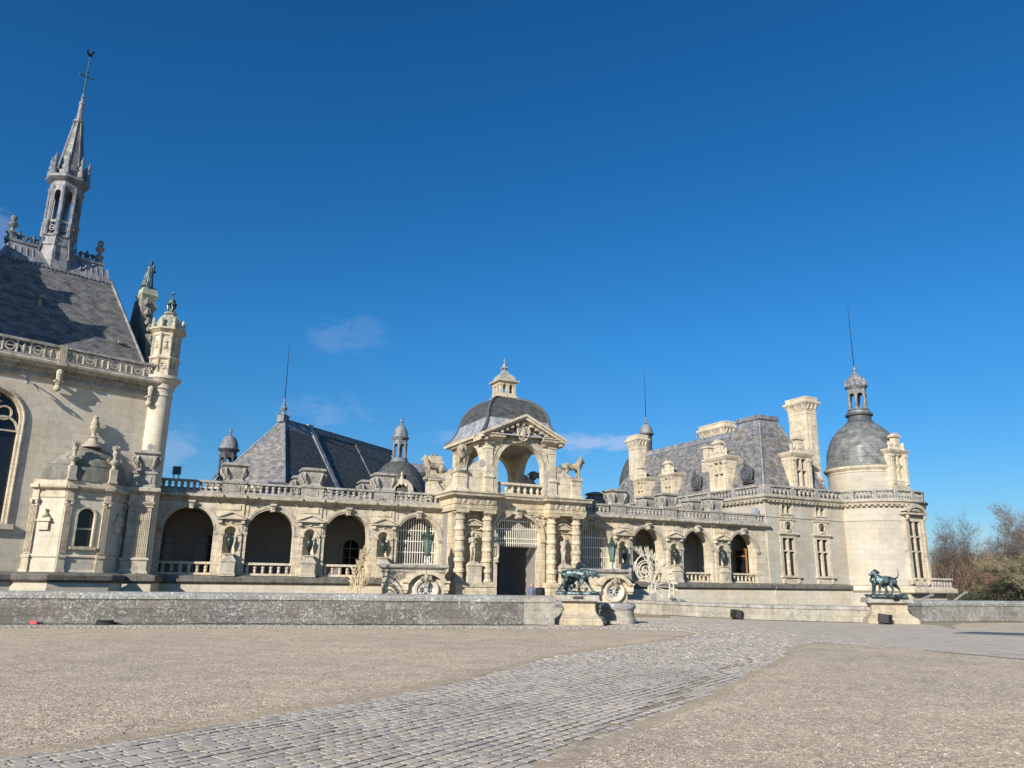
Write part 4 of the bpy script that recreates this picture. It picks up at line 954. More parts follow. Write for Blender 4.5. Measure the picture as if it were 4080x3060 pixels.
# lion pedestals and scrolled buttresses at the four corners
def lionped(sx, ya, yb, nm='lion_pedestal'):
    b = MB(); x0_, x1_ = (3.74, 4.42) if sx > 0 else (-4.42, -3.74)
    pth = [(x0_, ya), (x1_, ya), (x1_, yb), (x0_, yb)]
    b.mold(pth, [(.12, 7.05), (.12, 7.12), (0, 7.32), (0, 7.92), (.04, 7.96), (0, 8.0), (0, 8.2), (.08, 8.25), (.1, 8.3), (.05, 8.35)], True); b.face([(x, y, 8.35) for x, y in pth]); b.build(nm, M['stone'], gate)
    b = MB(); a = MB()
    pts = [(2.5, 8.2)]+[(2.5+.0+1.28*math.sin(q*PI/2/8), 8.15+.85*math.cos(q*PI/2/8)) for q in range(9)]+[(3.78, 7.06), (2.5, 7.06)]
    P2 = [(sx*x, z) for x, z in pts[1:]]
    b.prism(P2 if sx < 0 else P2[::-1], ya+.1, yb-.1)
    if sx < 0: pass
    b.build('buttress', M['stone'], gate)
    b = MB(); b.tube([(sx*(2.5+1.30*math.sin(q*PI/2/8)), (ya+yb)/2, 8.17+.85*math.cos(q*PI/2/8)) for q in range(9)], .13, 8)
    q = MB(); q.lathe([(0, -.28), (.2, -.28), (.26, -.2), (.26, .2), (.2, .28), (0, .28)], n=12); b.add(q, T(sx*2.75, (ya+yb)/2, 8.9) @ Matrix.Rotation(PI/2, 4, 'X'))
    b.build('scroll', M['weath'], gate)
for sx in (-1, 1):
    lionped(sx, UY-.02, UY+.66); lionped(sx, UD-.66, UD+.02)
# parapet with scroll sweep along the left and right flank
for sx in (-1, 1):
    b = MB(); q = MB(); arc_pts = [(UY+.6+.0+ (UD-1.3-UY)*k/12, 7.3+.95*math.sin(PI*k/12)**.8*.0+ (.9-.9*math.sin(PI*k/12))) for k in range(13)]
    pts = [(UY+.6, 7.05)]+[(p[0], p[1]) for p in arc_pts]+[(UD-.6, 7.05)]
    q.prism([(p[0], p[1]) for p in pts][::-1], -.2, .2); b.add(q, T(sx*4.08, 0, 0) @ Matrix.Rotation(PI/2, 4, 'Z')); b.build('flank_wall', M['stone'], gate)
# ------------------------------------------------------------------ more helpers for the tall buildings
def rectwall(b, x0, x1, z0, z1, y0, y1, ops):
    xs = sorted({x0, x1}|{v for o in ops for v in o[:2]}); zs = sorted({z0, z1}|{v for o in ops for v in o[2:]})
    for i in range(len(xs)-1):
        for j in range(len(zs)-1):
            cx, cz = (xs[i]+xs[i+1])/2, (zs[j]+zs[j+1])/2
            if any(o[0] < cx < o[1] and o[2] < cz < o[3] for o in ops): continue
            b.box(xs[i], xs[i+1], y0, y1, zs[j], zs[j+1])
def crosswin(parent, cx, hw, z0, z1, trans, y=0, depth=.42, m=None, glass=None, fr=.28, name='window', hood=True, mull=.14):
    m = m or M['stone']; b = MB()
    b.box(cx-hw-fr, cx-hw, y-.06, y+.02, z0-.05, z1+fr); b.box(cx+hw, cx+hw+fr, y-.06, y+.02, z0-.05, z1+fr); b.box(cx-hw, cx+hw, y-.06, y+.02, z1, z1+fr)
    b.box(cx-mull/2, cx+mull/2, y+.0, y+depth-.08, z0, z1)
    for zt in trans: b.box(cx-hw, cx-mull/2, y+.003, y+depth-.08, zt-.06, zt+.06); b.box(cx+mull/2, cx+hw, y+.003, y+depth-.08, zt-.06, zt+.06)
    if hood: b.box(cx-hw-fr-.14, cx+hw+fr+.14, y-.22, y+.02, z1+fr+.0, z1+fr+.12); b.box(cx-hw-fr-.06, cx+hw+fr+.06, y-.14, y+.02, z1+fr-.08, z1+fr)
    o = b.build(name, m, parent)
    b = MB(); b.box(cx-hw, cx+hw, y+depth-.1, y+depth-.05, z0, z1); b.build('pane', glass or M['glass'], o)
    return o
def sill(parent, cx, hw, z, y=0):
    b = MB(); b.box(cx-hw-.4, cx+hw+.4, y-.24, y+.02, z-.14, z); b.box(cx-hw-.25, cx+hw+.25, y-.10, y+.02, z-.62, z-.14)
    for s in (-1, 1): b.box(cx+s*(hw+.12)-.1, cx+s*(hw+.12)+.1, y-.16, y+.02, z-.55, z-.14)
    return b.build('sill', M['stone'], parent)
def frustum(b, r0, z0, r1, z1):
    (a0, a1, c0, c1), (e0, e1, f0, f1) = r0, r1
    p = [(a0, c0, z0), (a1, c0, z0), (a1, c1, z0), (a0, c1, z0)]; q = [(e0, f0, z1), (e1, f0, z1), (e1, f1, z1), (e0, f1, z1)]
    for i in range(4):
        j = (i+1) % 4
        if (Vector(p[i])-Vector(p[j])).length < 1e-4 and (Vector(q[i])-Vector(q[j])).length < 1e-4: continue
        pts = [p[i], p[j], q[j], q[i]]
        if (Vector(q[i])-Vector(q[j])).length < 1e-4: pts = [p[i], p[j], q[j]]
        h = math.dist(((p[i][0]+p[j][0])/2, (p[i][1]+p[j][1])/2, z0), ((q[i][0]+q[j][0])/2, (q[i][1]+q[j][1])/2, z1))
        d = (Vector(p[j])-Vector(p[i])).normalized(); uv = [((Vector(x)-Vector(p[i])).dot(d), 0 if k < 2 else h) for k, x in enumerate(pts)]
        b.face(pts, uv)
def dormer(parent, x, y, z, rz, s=1.0, glass=None, name='dormer'):
    b = MB(); w2 = 1.02
    rectwall(b, -w2, w2, 0, 3.0, 0, .35, [(-.5, .5, .55, 2.65)]); b.box(-w2, -w2+.25, .35, 2.6, 0, 2.9); b.box(w2-.25, w2, .35, 2.6, 0, 2.9)
    for q in (-1, 1):
        b.box(q*.80-.15, q*.80+.15, -.10, 0, .2, 2.6); b.box(q*.80-.2, q*.80+.2, -.16, .02, 2.45, 2.7)
    b.mold([(-w2, 2.6), (-w2, 0), (w2, 0), (w2, 2.6)], [(.0, 2.72), (.08, 2.8), (.2, 2.95), (.24, 3.05), (.2, 3.1), (-.4, 3.14)]); b.box(-w2, w2, 0, 2.7, 2.95, 3.08)
    # crowning piece
    b.box(-.70, .70, -.02, .35, 3.1, 3.28); b.box(-.36, .36, 0, .36, 3.28, 4.15); b.box(-.25, .25, -.04, 0, 3.42, 4.05)
    b.prism([(-.52, 4.25), (.52, 4.25), (0, 4.52)], -.1, .42); b.box(-.52, .52, -.1, .42, 4.13, 4.25)
    for q in (-1, 1):
        b.tube([(q*.38, .15, 3.9), (q*.46, .15, 3.6), (q*.62, .15, 3.45), (q*.70, .15, 3.3)], [.05, .09, .12, .1], 7)
        b.lathe([(.12, 3.1), (.14, 3.2), (.07, 3.3), (.13, 3.45), (.14, 3.6), (.06, 3.72), (0, 3.8)], q*.86, .12, 8)
    o = b.build(name, M['stone'], parent, loc=(x, y, z), rz=rz); o.scale = (s, s, s)
    c = MB(); c.box(-.06, .06, .02, .3, .55, 2.65); c.box(-.5, -.06, .022, .3, 1.72, 1.84); c.box(.06, .5, .022, .3, 1.72, 1.84); c.build('window_mullion', M['stone'], o)
    c = MB(); c.box(-.5, .5, .30, .34, .55, 2.65); c.build('pane', glass or M['curtain'], o)
    c = MB(); c.prism([(-w2-.1, 3.0), (w2+.1, 3.0), (w2*.6, 3.3), (-w2*.6, 3.3)], .36, 3.2); c.build('dormer_roof', M['lead'], o)
    return o
def oculus(parent, x, y, z, rz, s=1.0):
    b = MB(); q = MB(); q.lathe([(.28, -.12), (.30, -.18), (.40, -.2), (.46, -.12), (.40, 0), (.40, .9)], n=18); b.add(q, Matrix.Rotation(-PI/2, 4, 'X') @ Matrix.Scale(1.3, 4, (0, 1, 0)))
    for k in range(16): a = 2*PI*k/16; b.ellipsoid((.50*math.cos(a), -.04, .64*math.sin(a)), (.11, .09, .11), 7, 5)
    b.ellipsoid((0, -.1, .86), (.16, .12, .2), 8, 6); b.ellipsoid((0, -.1, 1.08), (.06, .06, .1), 8, 6)
    for k in (-1, 1): b.tube([(k*.3, 0, .55), (k*.6, 0, .2), (k*.62, 0, -.3), (k*.35, 0, -.75)], [.08, .11, .1, .05], 7)
    b.box(-.62, .62, .05, .9, -.8, -.6)
    o = b.build('oculus_window', M['leadd'], parent, loc=(x, y, z), rz=rz); o.scale = (s, s, s)
    c = MB(); q = MB(); q.lathe([(0, 0), (.29, 0)], n=16); c.add(q, T(0, .12, 0) @ Matrix.Rotation(-PI/2, 4, 'X') @ Matrix.Scale(1.3, 4, (0, 1, 0))); c.build('pane', M['glass'], o)
    return o
def chimney(parent, x0, x1, y0, y1, z0, z1, m=None, name='chimney'):
    m = m or M['stone']; b = MB(); p = [(x0, y0), (x1, y0), (x1, y1), (x0, y1)]
    b.mold(p, [(.10, z0), (.10, z0+1.3), (.2, z0+1.4), (.2, z0+1.55), (.04, z0+1.6), (.04, z0+1.9), (0, z0+1.95), (0, z1-1.5), (.04, z1-1.45), (.04, z1-1.38), (0, z1-1.35), (.05, z1-1.0), (.22, z1-.62), (.30, z1-.55), (.30, z1-.38), (.12, z1-.3), (.12, z1-.12), (.16, z1-.1), (.14, z1), (0, z1+.02)], True)
    b.face([(a, c, z1+.02) for a, c in p])
    for (a, c, e, f) in ((x0+.2, x1-.2, y0-.06, y0),):
        b.box(a, c, e, f, z0+2.3, z1-1.8)
    b.box(x0-.06, x0, y0+.25, y1-.25, z0+2.3, z1-1.8)
    for k in (.12, .5, .88):
        b.tube([(x0+(x1-x0)*k, y0-.06, z1-1.02), (x0+(x1-x0)*k, y0-.17, z1-.72), (x0+(x1-x0)*k, y0-.2, z1-.6)], .07, 6)
        b.tube([(x0-.06, y0+(y1-y0)*k, z1-1.02), (x0-.17, y0+(y1-y0)*k, z1-.72), (x0-.2, y0+(y1-y0)*k, z1-.6)], .07, 6)
    return b.build(name, m, parent)
def rod(parent, x, y, z0, z1, r=.035, name='lightning_rod'):
    b = MB(); b.tube([(x, y, z0), (x, y, z0+(z1-z0)*.5), (x, y, z1)], [r, r*.75, r*.35], 6); b.build(name, M['iron'], parent)
def open_cupola(parent, x, y, z0, z1, r, cols, mcol, mcap, ztop, cap_r=None, open_=True, n=8):
    """ring of piers with round arches from z0 to z1, small dome and finial above"""
    cap_r = cap_r or r*1.25
    b = MB(); b.lathe([(r*1.25, z0-.35), (r*1.25, z0-.2), (r*1.1, z0-.12), (r*1.1, z0), (.01, z0)], x, y, 16)
    h = z1-z0
    for k in range(cols):
        a = 2*PI*(k+.5)/cols; cx, cy = x+r*.92*math.cos(a), y+r*.92*math.sin(a)
        b.lathe([(r*.2, z0), (r*.2, z0+h*.06), (r*.15, z0+h*.1), (r*.14, z0+h*.72), (r*.2, z0+h*.78), (r*.22, z0+h*.82)], cx, cy, 8)
        a2 = 2*PI*(k+1.5)/cols   # arch between this pier and the next
        q0, q1 = Vector((cx, cy)), Vector((x+r*.92*math.cos(a2), y+r*.92*math.sin(a2))); mid = (q0+q1)/2; L_ = (q1-q0).length
        ang = math.atan2(q1.y-q0.y, q1.x-q0.x); q = MB(); hw = L_*.36
        q.archwall(-L_/2, L_/2, z0+h*.55, z1, -r*.1, r*.1, [(0, hw, z0+h*.55, min(z0+h*.62, z1-hw-.08))], 8); b.add(q, T(mid.x, mid.y, 0) @ Matrix.Rotation(ang, 4, 'Z'))
    b.lathe([(r*1.0, z1-.06), (r*1.05, z1), (cap_r, z1+.1), (cap_r*1.04, z1+.18), (cap_r*.95, z1+.22), (.01, z1+.23)], x, y, 20)
    b.build('lantern', mcol, parent)
    b = MB(); hd_ = (ztop-z1)*.55; b.lathe([(cap_r*.95, z1+.2)]+[(cap_r*.86*math.cos(t_), z1+.25+hd_*math.sin(t_)) for t_ in [PI/2*i/10*.96 for i in range(11)]], x, y, 20); b.build('lantern_cap', mcap, parent)
    zt = z1+.2+hd_; d = ztop-zt
    b = MB(); b.lathe([(r*.2, zt), (r*.25, zt+d*.1), (r*.1, zt+d*.2), (r*.1, zt+d*.35), (r*.22, zt+d*.45), (r*.22, zt+d*.6), (r*.08, zt+d*.7), (r*.12, zt+d*.8), (0, ztop)], x, y, 10); b.build('finial', mcap, parent)

# ------------------------------------------------------------------ chapel
CO = (-19.81, 40.68); cu, cn = hd(45.5)
def cpt(x, y, z=0): return wpt(CO, cu, cn, x, y, z)
ch = thing('chapel', (CO[0], CO[1], 0), R(45.5), 'tall stone chapel at the left with a steep slate roof and slender spire', 'chapel')
XL = -9.4
b = MB(); b.archwall(XL, .3, 1.7, 11.2, 0, .6, [(-6.98, 1.5, 4.1, 9.0)], 26); b.box(XL, .3, 8.6, 9.2, -3, 11.2); b.box(XL-.5, XL, 0, 9.2, -3, 11.2); b.box(.3, .9, .1, 9.2, -3, 13.0); b.build('wall', M['pale'], ch)
b = MB(); b.ring(-6.98, 9.0, 1.5, 1.55, -.10, .02, jam=4.9); b.ring(-6.98, 9.0, 1.55, 1.64, -.05, .02, jam=4.9); b.ring(-6.98, 9.0, 1.38, 1.5, .12, .5, jam=4.9); b.box(-8.7, -5.2, -.25, .5, 3.85, 4.1); b.build('window_surround', M['stone'], ch)
b = MB(); 
for xx in (-.72, .0, .72):
    if xx == 0: b.tube([(-6.98+xx, .3, 4.1), (-6.98+xx, .3, 8.8)], .08, 6)
for s in (-1, 1):
    b.ring(-6.98+s*.72, 8.5, .62, .72, .24, .36); b.ring(-6.98+s*.70, 9.35, .28, .36, .24, .36, a0=0, a1=2*PI, seg=20)
    b.tube([(-6.98+s*1.42, .3, 4.1), (-6.98+s*1.42, .3, 8.8)], .06, 6)
b.ring(-6.98, 9.95, .30, .38, .24, .36, a0=0, a1=2*PI, seg=20)
for k in range(10): a = 2*PI*k/10; b.tube([(-6.98+.38*math.cos(a), .3, 9.95+.38*math.sin(a)*.9), (-6.98+.55*math.cos(a), .3, 9.85+.55*math.sin(a))], .035, 5)
b.box(-8.48, -5.48, .26, .34, 8.48, 8.56); b.build('window_tracery', M['stone'], ch)
b = MB(); b.archwall(-8.5, -5.4, 4.0, 10.7, .42, .46, []); b.build('window_pane', M['glass'], ch)
b = MB(); fr = [(-XL and XL, 0), (.2, 0)]
b.mold([(XL-.5, 9.2), (XL-.5, 0), (.35, 0), (.9, .1), (.9, 9.2)], [(0, 11.15), (.10, 11.2), (.12, 11.3), (.05, 11.34), (.05, 11.62), (.14, 11.66), (.2, 11.74), (.34, 11.80), (.36, 11.88), (.55, 11.94), (.58, 12.05), (.50, 12.12), (-.1, 12.16)]); b.build('cornice', M['trim'], ch)
b = MB()
for k in range(46): x = XL+.1+k*.21; b.box(x, x+.12, -.30, -.1, 11.66, 11.76) if x < .2 else None
for k in range(60): x = XL+.1+k*.16; (b.ellipsoid((x, -.06, 11.48), (.06, .05, .10), 6, 5) if x < .2 else None)
b.build('cornice_carving', M['weath'], ch, kind='stuff')
# openwork balustrade: colonnettes, rings and fleur-de-lis
def fleur(b, x, y, z, s=1.0, th=.05):
    b.tube([(x, y, z-.26*s), (x, y, z-.02*s), (x, y, z+.14*s), (x, y, z+.32*s)], [.03*s, .06*s, .085*s, .008], 7)
    for q in (-1, 1):
        b.tube([(x+q*.03*s, y, z-.12*s), (x+q*.14*s, y, z+.08*s), (x+q*.24*s, y, z+.10*s), (x+q*.26*s, y, z-.02*s), (x+q*.19*s, y, z-.05*s)], [.03*s, .05*s, .05*s, .035*s, .02*s], 6)
        b.tube([(x+q*.03*s, y, z-.14*s), (x+q*.14*s, y, z-.22*s)], [.03*s, .02*s], 5)
    b.tube([(x-.12*s, y, z-.1*s), (x+.12*s, y, z-.1*s)], .035*s, 6)
b = MB(); b.box(XL, .25, -.42, -.16, 12.13, 12.26); b.box(XL, .25, -.44, -.14, 12.86, 12.99); b.build('balustrade_rail', M['weath'], ch)
for nm_, f_ in (('colonnette', lambda q: q.lathe([(.09, 0), (.09, .05), (.05, .09), (.065, .2), (.05, .3), (.065, .42), (.045, .5), (.08, .55), (.08, .6)], n=10)),
                ('ring_panel', lambda q: (q.ring(0, .30, .17, .25, -.04, .04, a0=0, a1=2*PI, seg=20), q.box(-.17, .17, -.03, .03, .27, .33))),
                ('fleur_de_lis', lambda q: fleur(q, 0, 0, .28, .95))):
    me = me_of(f_, nm_, M['trim'])
    for k in range(16):
        x0_ = -.05-k*.60
        if x0_ < XL+.3: continue
        if nm_ == 'colonnette': link(nm_, me, ch, loc=(x0_-.30, -.29, 12.26))
        elif nm_ == 'ring_panel' and k % 2 == 1: link(nm_, me, ch, loc=(x0_, -.29, 12.26))
        elif nm_ == 'fleur_de_lis' and k % 2 == 0: link(nm_, me, ch, loc=(x0_, -.29, 12.26))
# gargoyle console under a small pier
for x in (-4.35, .1):
    b = MB(); b.box(x-.2, x+.2, -.62, -.1, 11.94, 12.14) if x < 0 else None
    b.tube([(x, -.15, 11.9), (x, -.42, 11.6), (x, -.40, 11.2), (x, -.30, 10.9), (x, -.1, 10.75)], [.16, .17, .13, .12, .06], 8)
    b.ellipsoid((x, -.32, 10.82), (.17, .2, .17), 10, 8); b.ellipsoid((x, -.42, 11.55), (.16, .2, .12), 8, 6); b.box(x-.17, x+.17, -.5, -.1, 11.15, 11.22)
    if x < 0: b.box(x-.16, x+.16, -.45, -.13, 12.14, 13.02)
    b.build('console', M['trim'], ch)
# roof
b = MB(); frustum(b, (-8.75, .25, .5, 8.7), 12.5, (-7.15, -1.45, 3.62, 5.55), 18.35); b.build('roof', M['slate'], ch)
b = MB(); frustum(b, (-7.2, -1.40, 3.57, 5.6), 18.32, (-6.6, -1.95, 4.30, 4.87), 19.55); b.box(-6.75, -1.8, 4.2, 4.95, 19.5, 19.68); 
for k in range(26): x = -7.1+k*.22; b.box(x, x+.11, 3.50, 3.60, 18.22, 18.34)
for k in range(18): x = -6.7+k*.30; (b.tube([(x, 4.16, 19.25), (x, 3.95, 18.95), (x, 3.75, 18.62)], [.07, .05, .02], 6) if not -5.4 < x < -3.2 else None)
b.build('ridge_leadwork', M['lead'], ch)
for a, c in (((.25, .5), (-1.45, 3.62)), ((-8.75, .5), (-7.15, 3.62))):
    b = MB(); b.tube([(a[0], a[1], 12.5), (c[0], c[1], 18.38)], .09, 6); b.build('hip_roll', M['lead'], ch)
for x in (-6.55, -2.05):
    b = MB(); b.lathe([(.30, 19.6), (.30, 19.75), (.18, 19.85), (.22, 20.0), (.30, 20.08), (.12, 20.2), (.10, 20.35), (.24, 20.5), (.26, 20.62), (.12, 20.74), (.16, 20.85), (.18, 21.0), (.12, 21.08), (.0, 21.1)], x, 4.58, 12); b.build('ridge_finial', M['lead'], ch)
flm = me_of(lambda q: fleur(q, 0, 0, .3, 1.1), 'fleur_de_lis', M['leadd']); fls = me_of(lambda q: q.lathe([(.06, 0), (.05, .15), (.12, .3), (.06, .4), (0, .5)], n=8), 'ridge_bud', M['leadd'])
for k, x in enumerate((-6.15, -5.8, -5.45, -3.05, -2.7, -2.38)): link('ridge_crest', flm if k % 2 == 0 else fls, ch, loc=(x, 4.58, 19.68))
for (x, y, z) in ((-5.2, 2.6, 16.3), (-1.2, 2.0, 14.6)):
    b = MB(); b.box(x-.12, x+.12, y-.75, y-.2, z-.35, z-.2); b.box(x-.1, x+.1, y-.5, y-.1, z-.8, z-.3); b.build('roof_vent', M['lead'], ch)
# spire
SX, SY = -4.27, 4.58
def octp(r, rot=PI/8): return [(SX+r*math.cos(rot+k*PI/4), SY+r*math.sin(rot+k*PI/4)) for k in range(8)]
def oct_(b, prof, n=8, x=SX, y=SY, smooth=False): b.lathe(prof, x, y, n, smooth=smooth, rot=PI/8)
b = MB(); oct_(b, [(1.55, 16.6), (1.08, 19.6), (1.05, 19.75), (1.12, 19.8), (1.12, 19.95), (1.0, 20.0), (.98, 20.3), (1.05, 20.36), (.98, 20.42)]); b.build('spire_base', M['lead'], ch)
b = MB()
for k in range(8):
    a = PI/8+k*PI/4; cx, cy = SX+.94*math.cos(a), SY+.94*math.sin(a)
    b.lathe([(.17, 20.4), (.17, 21.2), (.20, 21.24), (.20, 21.32), (.12, 21.36), (.115, 23.2), (.16, 23.3), (.18, 23.42)], cx, cy, 8)
    b.tube([(SX+1.30*math.cos(a), SY+1.30*math.sin(a), 19.0), (SX+1.06*math.cos(a), SY+1.06*math.sin(a), 20.3)], .05, 5)
    a2 = a+PI/8; mx, my = SX+.87*math.cos(a2), SY+.87*math.sin(a2); q = MB(); 
    q.ring(0, 20.85, .13, .19, -.05, .05, a0=0, a1=2*PI, seg=14); q.box(-.13, .13, -.03, .03, 20.82, 20.88); q.box(-.36, .36, -.06, .06, 21.18, 21.34); q.box(-.36, .36, -.06, .06, 20.35, 20.5)
    q.archwall(-.36, .36, 22.5, 23.5, -.06, .06, [(0, .20, 22.5, 23.0)], 8); q.box(-.36, -.22, -.05, .05, 20.5, 22.6); q.box(.22, .36, -.05, .05, 20.5, 22.6)
    b.add(q, T(mx, my, 0) @ Matrix.Rotation(a2+PI/2, 4, 'Z'))
b.build('belfry', M['lead'], ch)
b = MB(); b.lathe([(.4, 20.3), (.4, 20.5), (.12, 20.6), (.12, 22.6), (.4, 22.9)], SX, SY, 8); b.build('belfry_core', M['leadd'], ch)
b = MB(); oct_(b, [(.95, 23.4), (1.02, 23.5), (1.0, 23.75), (1.18, 23.85), (1.34, 23.95), (1.36, 24.1), (1.1, 24.16), (1.0, 24.2), (1.0, 24.5), (.86, 24.58)]); b.build('belfry_cornice', M['lead'], ch)
for k in range(8):
    a = PI/8+k*PI/4; b = MB(); b.lathe([(.2, 24.15), (.2, 24.5), (.1, 24.58), (.17, 24.72), (.14, 24.85), (.07, 24.95), (.14, 25.1), (.12, 25.25), (.05, 25.35), (.07, 25.45), (0, 25.55)], SX+1.12*math.cos(a), SY+1.12*math.sin(a), 8); b.build('pinnacle', M['lead'], ch)
b = MB(); oct_(b, [(.84, 24.5), (.26, 28.0)]); b.build('spire', M['scale'], ch)
b = MB()
for k in range(8): a = PI/8+k*PI/4; b.tube([(SX+.84*math.cos(a), SY+.84*math.sin(a), 24.5), (SX+.27*math.cos(a), SY+.27*math.sin(a), 28.0)], .045, 5)
oct_(b, [(.27, 27.9), (.36, 28.0), (.36, 28.1), (.24, 28.16), (.2, 28.3), (.15, 29.2), (.2, 29.25), (.2, 29.35), (.12, 29.4), (.10, 29.7), (.14, 29.75), (.05, 29.9), (.04, 30.2)]); b.build('spire_tip', M['lead'], ch)
b = MB(); b.tube([(SX, SY, 30.0), (SX, SY, 32.6)], [.045, .03], 6); b.tube([(SX-.32, SY, 31.2), (SX+.32, SY, 31.2)], .035, 6)
for p in ((-.32, 0), (.32, 0), (0, .3)): b.ellipsoid((SX+p[0], SY, 31.2+p[1]), (.08, .05, .09), 8, 6)
b.build('cross', M['copper'], ch)
b = MB(); b.prism([(SX-.22, 32.85), (SX-.1, 32.62), (SX+.1, 32.62), (SX+.16, 32.95), (SX+.24, 33.0), (SX+.12, 33.06), (SX+.06, 32.82), (SX-.1, 32.82), (SX-.16, 33.1)], SY-.03, SY+.03); b.build('weathercock', M['iron'], ch)
for o_ in list(ch.children):
    if o_.name.split('.')[0] in ('spire_base', 'belfry', 'belfry_core', 'belfry_cornice', 'pinnacle', 'spire', 'spire_tip'):
        for v_ in o_.data.vertices: v_.co.x = SX+(v_.co.x-SX)*.85; v_.co.y = SY+(v_.co.y-SY)*.85
# gable of the entrance front with the statue's pedestal
b = MB(); q = MB(); pts = [(.6, 12.2), (8.6, 12.2), (8.4, 13.2), (7.2, 13.6), (6.6, 15.4), (5.7, 16.0), (5.25, 17.6), (5.1, 18.1), (4.06, 18.1), (3.9, 17.6), (3.45, 16.0), (2.5, 15.4), (1.9, 13.6), (.8, 13.2)]
q.prism(pts, -.28, .28); b.add(q, T(.72, 0, 0) @ Matrix.Rotation(PI/2, 4, 'Z')); b.build('gable', M['mossd'], ch)
b = MB()
for (y, z) in ((1.2, 13.6), (2.2, 14.3), (2.5, 15.2), (2.9, 15.9), (3.3, 16.4), (3.6, 17.1), (3.85, 17.8)):
    for yy in (y, 9.16-y): b.ellipsoid((.72, yy, z), (.16, .17, .2), 8, 6); b.ellipsoid((.72, yy-.10*(1 if yy < 4.6 else -1), z+.2), (.09, .1, .11), 6, 5)
b.build('crocket', M['mossd'], ch)
b = MB(); st0 = (.95, 4.58)
sq = lambda h: [(st0[0]-h, st0[1]-h), (st0[0]+h, st0[1]-h), (st0[0]+h, st0[1]+h), (st0[0]-h, st0[1]+h)]
b.mold(sq(.36), [(0, 14.5), (0, 17.4), (.06, 17.5), (.14, 17.75), (.14, 17.9), (.0, 17.95), (0, 18.05), (.1, 18.3), (.16, 18.45), (.1, 18.5), (.04, 18.85)], True); b.face([(x, y, 18.85) for x, y in sq(.4)]); b.build('statue_pedestal', M['verdistone'], ch)
# corner turret
TX, TY = .80, .12
b = MB(); b.lathe([(.62, 1.6), (.62, 11.3), (.66, 11.34), (.66, 11.42), (.62, 11.46), (.62, 11.7), (.70, 11.76), (.70, 12.0), (.84, 12.12), (.88, 12.2), (.98, 12.28), (.98, 12.4), (.85, 12.46), (.01, 12.5)], TX, TY, 32); b.build('turret_shaft', M['pale'], ch)
b = MB(); b.lathe([(.80, 12.45), (.80, 12.6), (.72, 12.64), (.72, 13.35), (.84, 13.42), (.86, 13.5), (.74, 13.58), (.70, 13.7), (.70, 14.72), (.78, 14.78), (.76, 14.9), (.86, 14.98), (1.0, 15.08), (1.02, 15.16), (.85, 15.22), (.01, 15.25)], TX, TY, 8, smooth=False, rot=PI/8+R(-47-23)); b.build('turret_top', M['stone'], ch)
b = MB()
for k in range(8):
    a = PI/8+R(-70)+k*PI/4; cx, cy = TX+.70*math.cos(a), TY+.70*math.sin(a)
    b.lathe([(.10, 12.45), (.10, 13.4), (.12, 13.44), (.085, 13.6), (.075, 14.6), (.11, 14.75), (.12, 14.85)], cx, cy, 8)
    b.lathe([(.11, 15.2), (.11, 15.42), (.05, 15.5), (.09, 15.6), (.08, 15.7), (.0, 15.8)], TX+.82*math.cos(a), TY+.82*math.sin(a), 8)
    a2 = a+PI/8; q = MB()
    q.ring(0, 13.02, .13, .18, -.05, .02, a0=0, a1=2*PI, seg=14); q.box(-.13, .13, -.04, .02, 12.99, 13.05)
    q.ellipsoid((0, 0, 14.2), (.10, .05, .14), 7, 5); q.ellipsoid((0, 0, 14.38), (.13, .05, .05), 7, 5); q.ellipsoid((0, 0, 14.05), (.15, .05, .04), 7, 5)
    b.add(q, T(TX+.665*math.cos(a2), TY+.665*math.sin(a2), 0) @ Matrix.Rotation(a2+PI/2, 4, 'Z'))
b.build('turret_carving', M['trim'], ch)
b = MB(); b.lathe([(.66, 15.2)]+[(.66*math.cos(t_)**.9, 15.3+.85*math.sin(t_)) for t_ in [PI/2*k/10*.9 for k in range(11)]]+[(.26, 16.12), (.33, 16.15), (.35, 16.22), (.26, 16.27)], TX, TY, 24)
for k in range(8): a = k*PI/4; b.tube([(TX+(.67*math.cos(t_)+.0)*math.cos(a), TY+.67*math.cos(t_)*math.sin(a), 15.3+.85*math.sin(t_)) for t_ in [PI/2*j/8*.8 for j in range(9)]], .035, 5)
b.build('turret_dome', M['verdistone'], ch)
b = MB(); b.lathe([(.24, 16.25), (.22, 16.3), (.22, 16.34)], TX, TY, 14)
for k in range(10): a = k*PI/5; b.tube([(TX+.22*math.cos(a), TY+.22*math.sin(a), 16.3), (TX+.22*math.cos(a+.25), TY+.22*math.sin(a+.25), 16.5), (TX+.22*math.cos(a), TY+.22*math.sin(a), 16.7)], .03, 5)
b.lathe([(.16, 16.3), (.16, 16.7), (.28, 16.72), (.30, 16.78), (.22, 16.84), (.20, 16.95), (.12, 17.1), (.04, 17.2), (.05, 17.26), (.02, 17.3), (0, 17.34)], TX, TY, 12); fleur(b, TX, TY, 17.42, .45); b.build('turret_lantern', M['bronze'], ch)
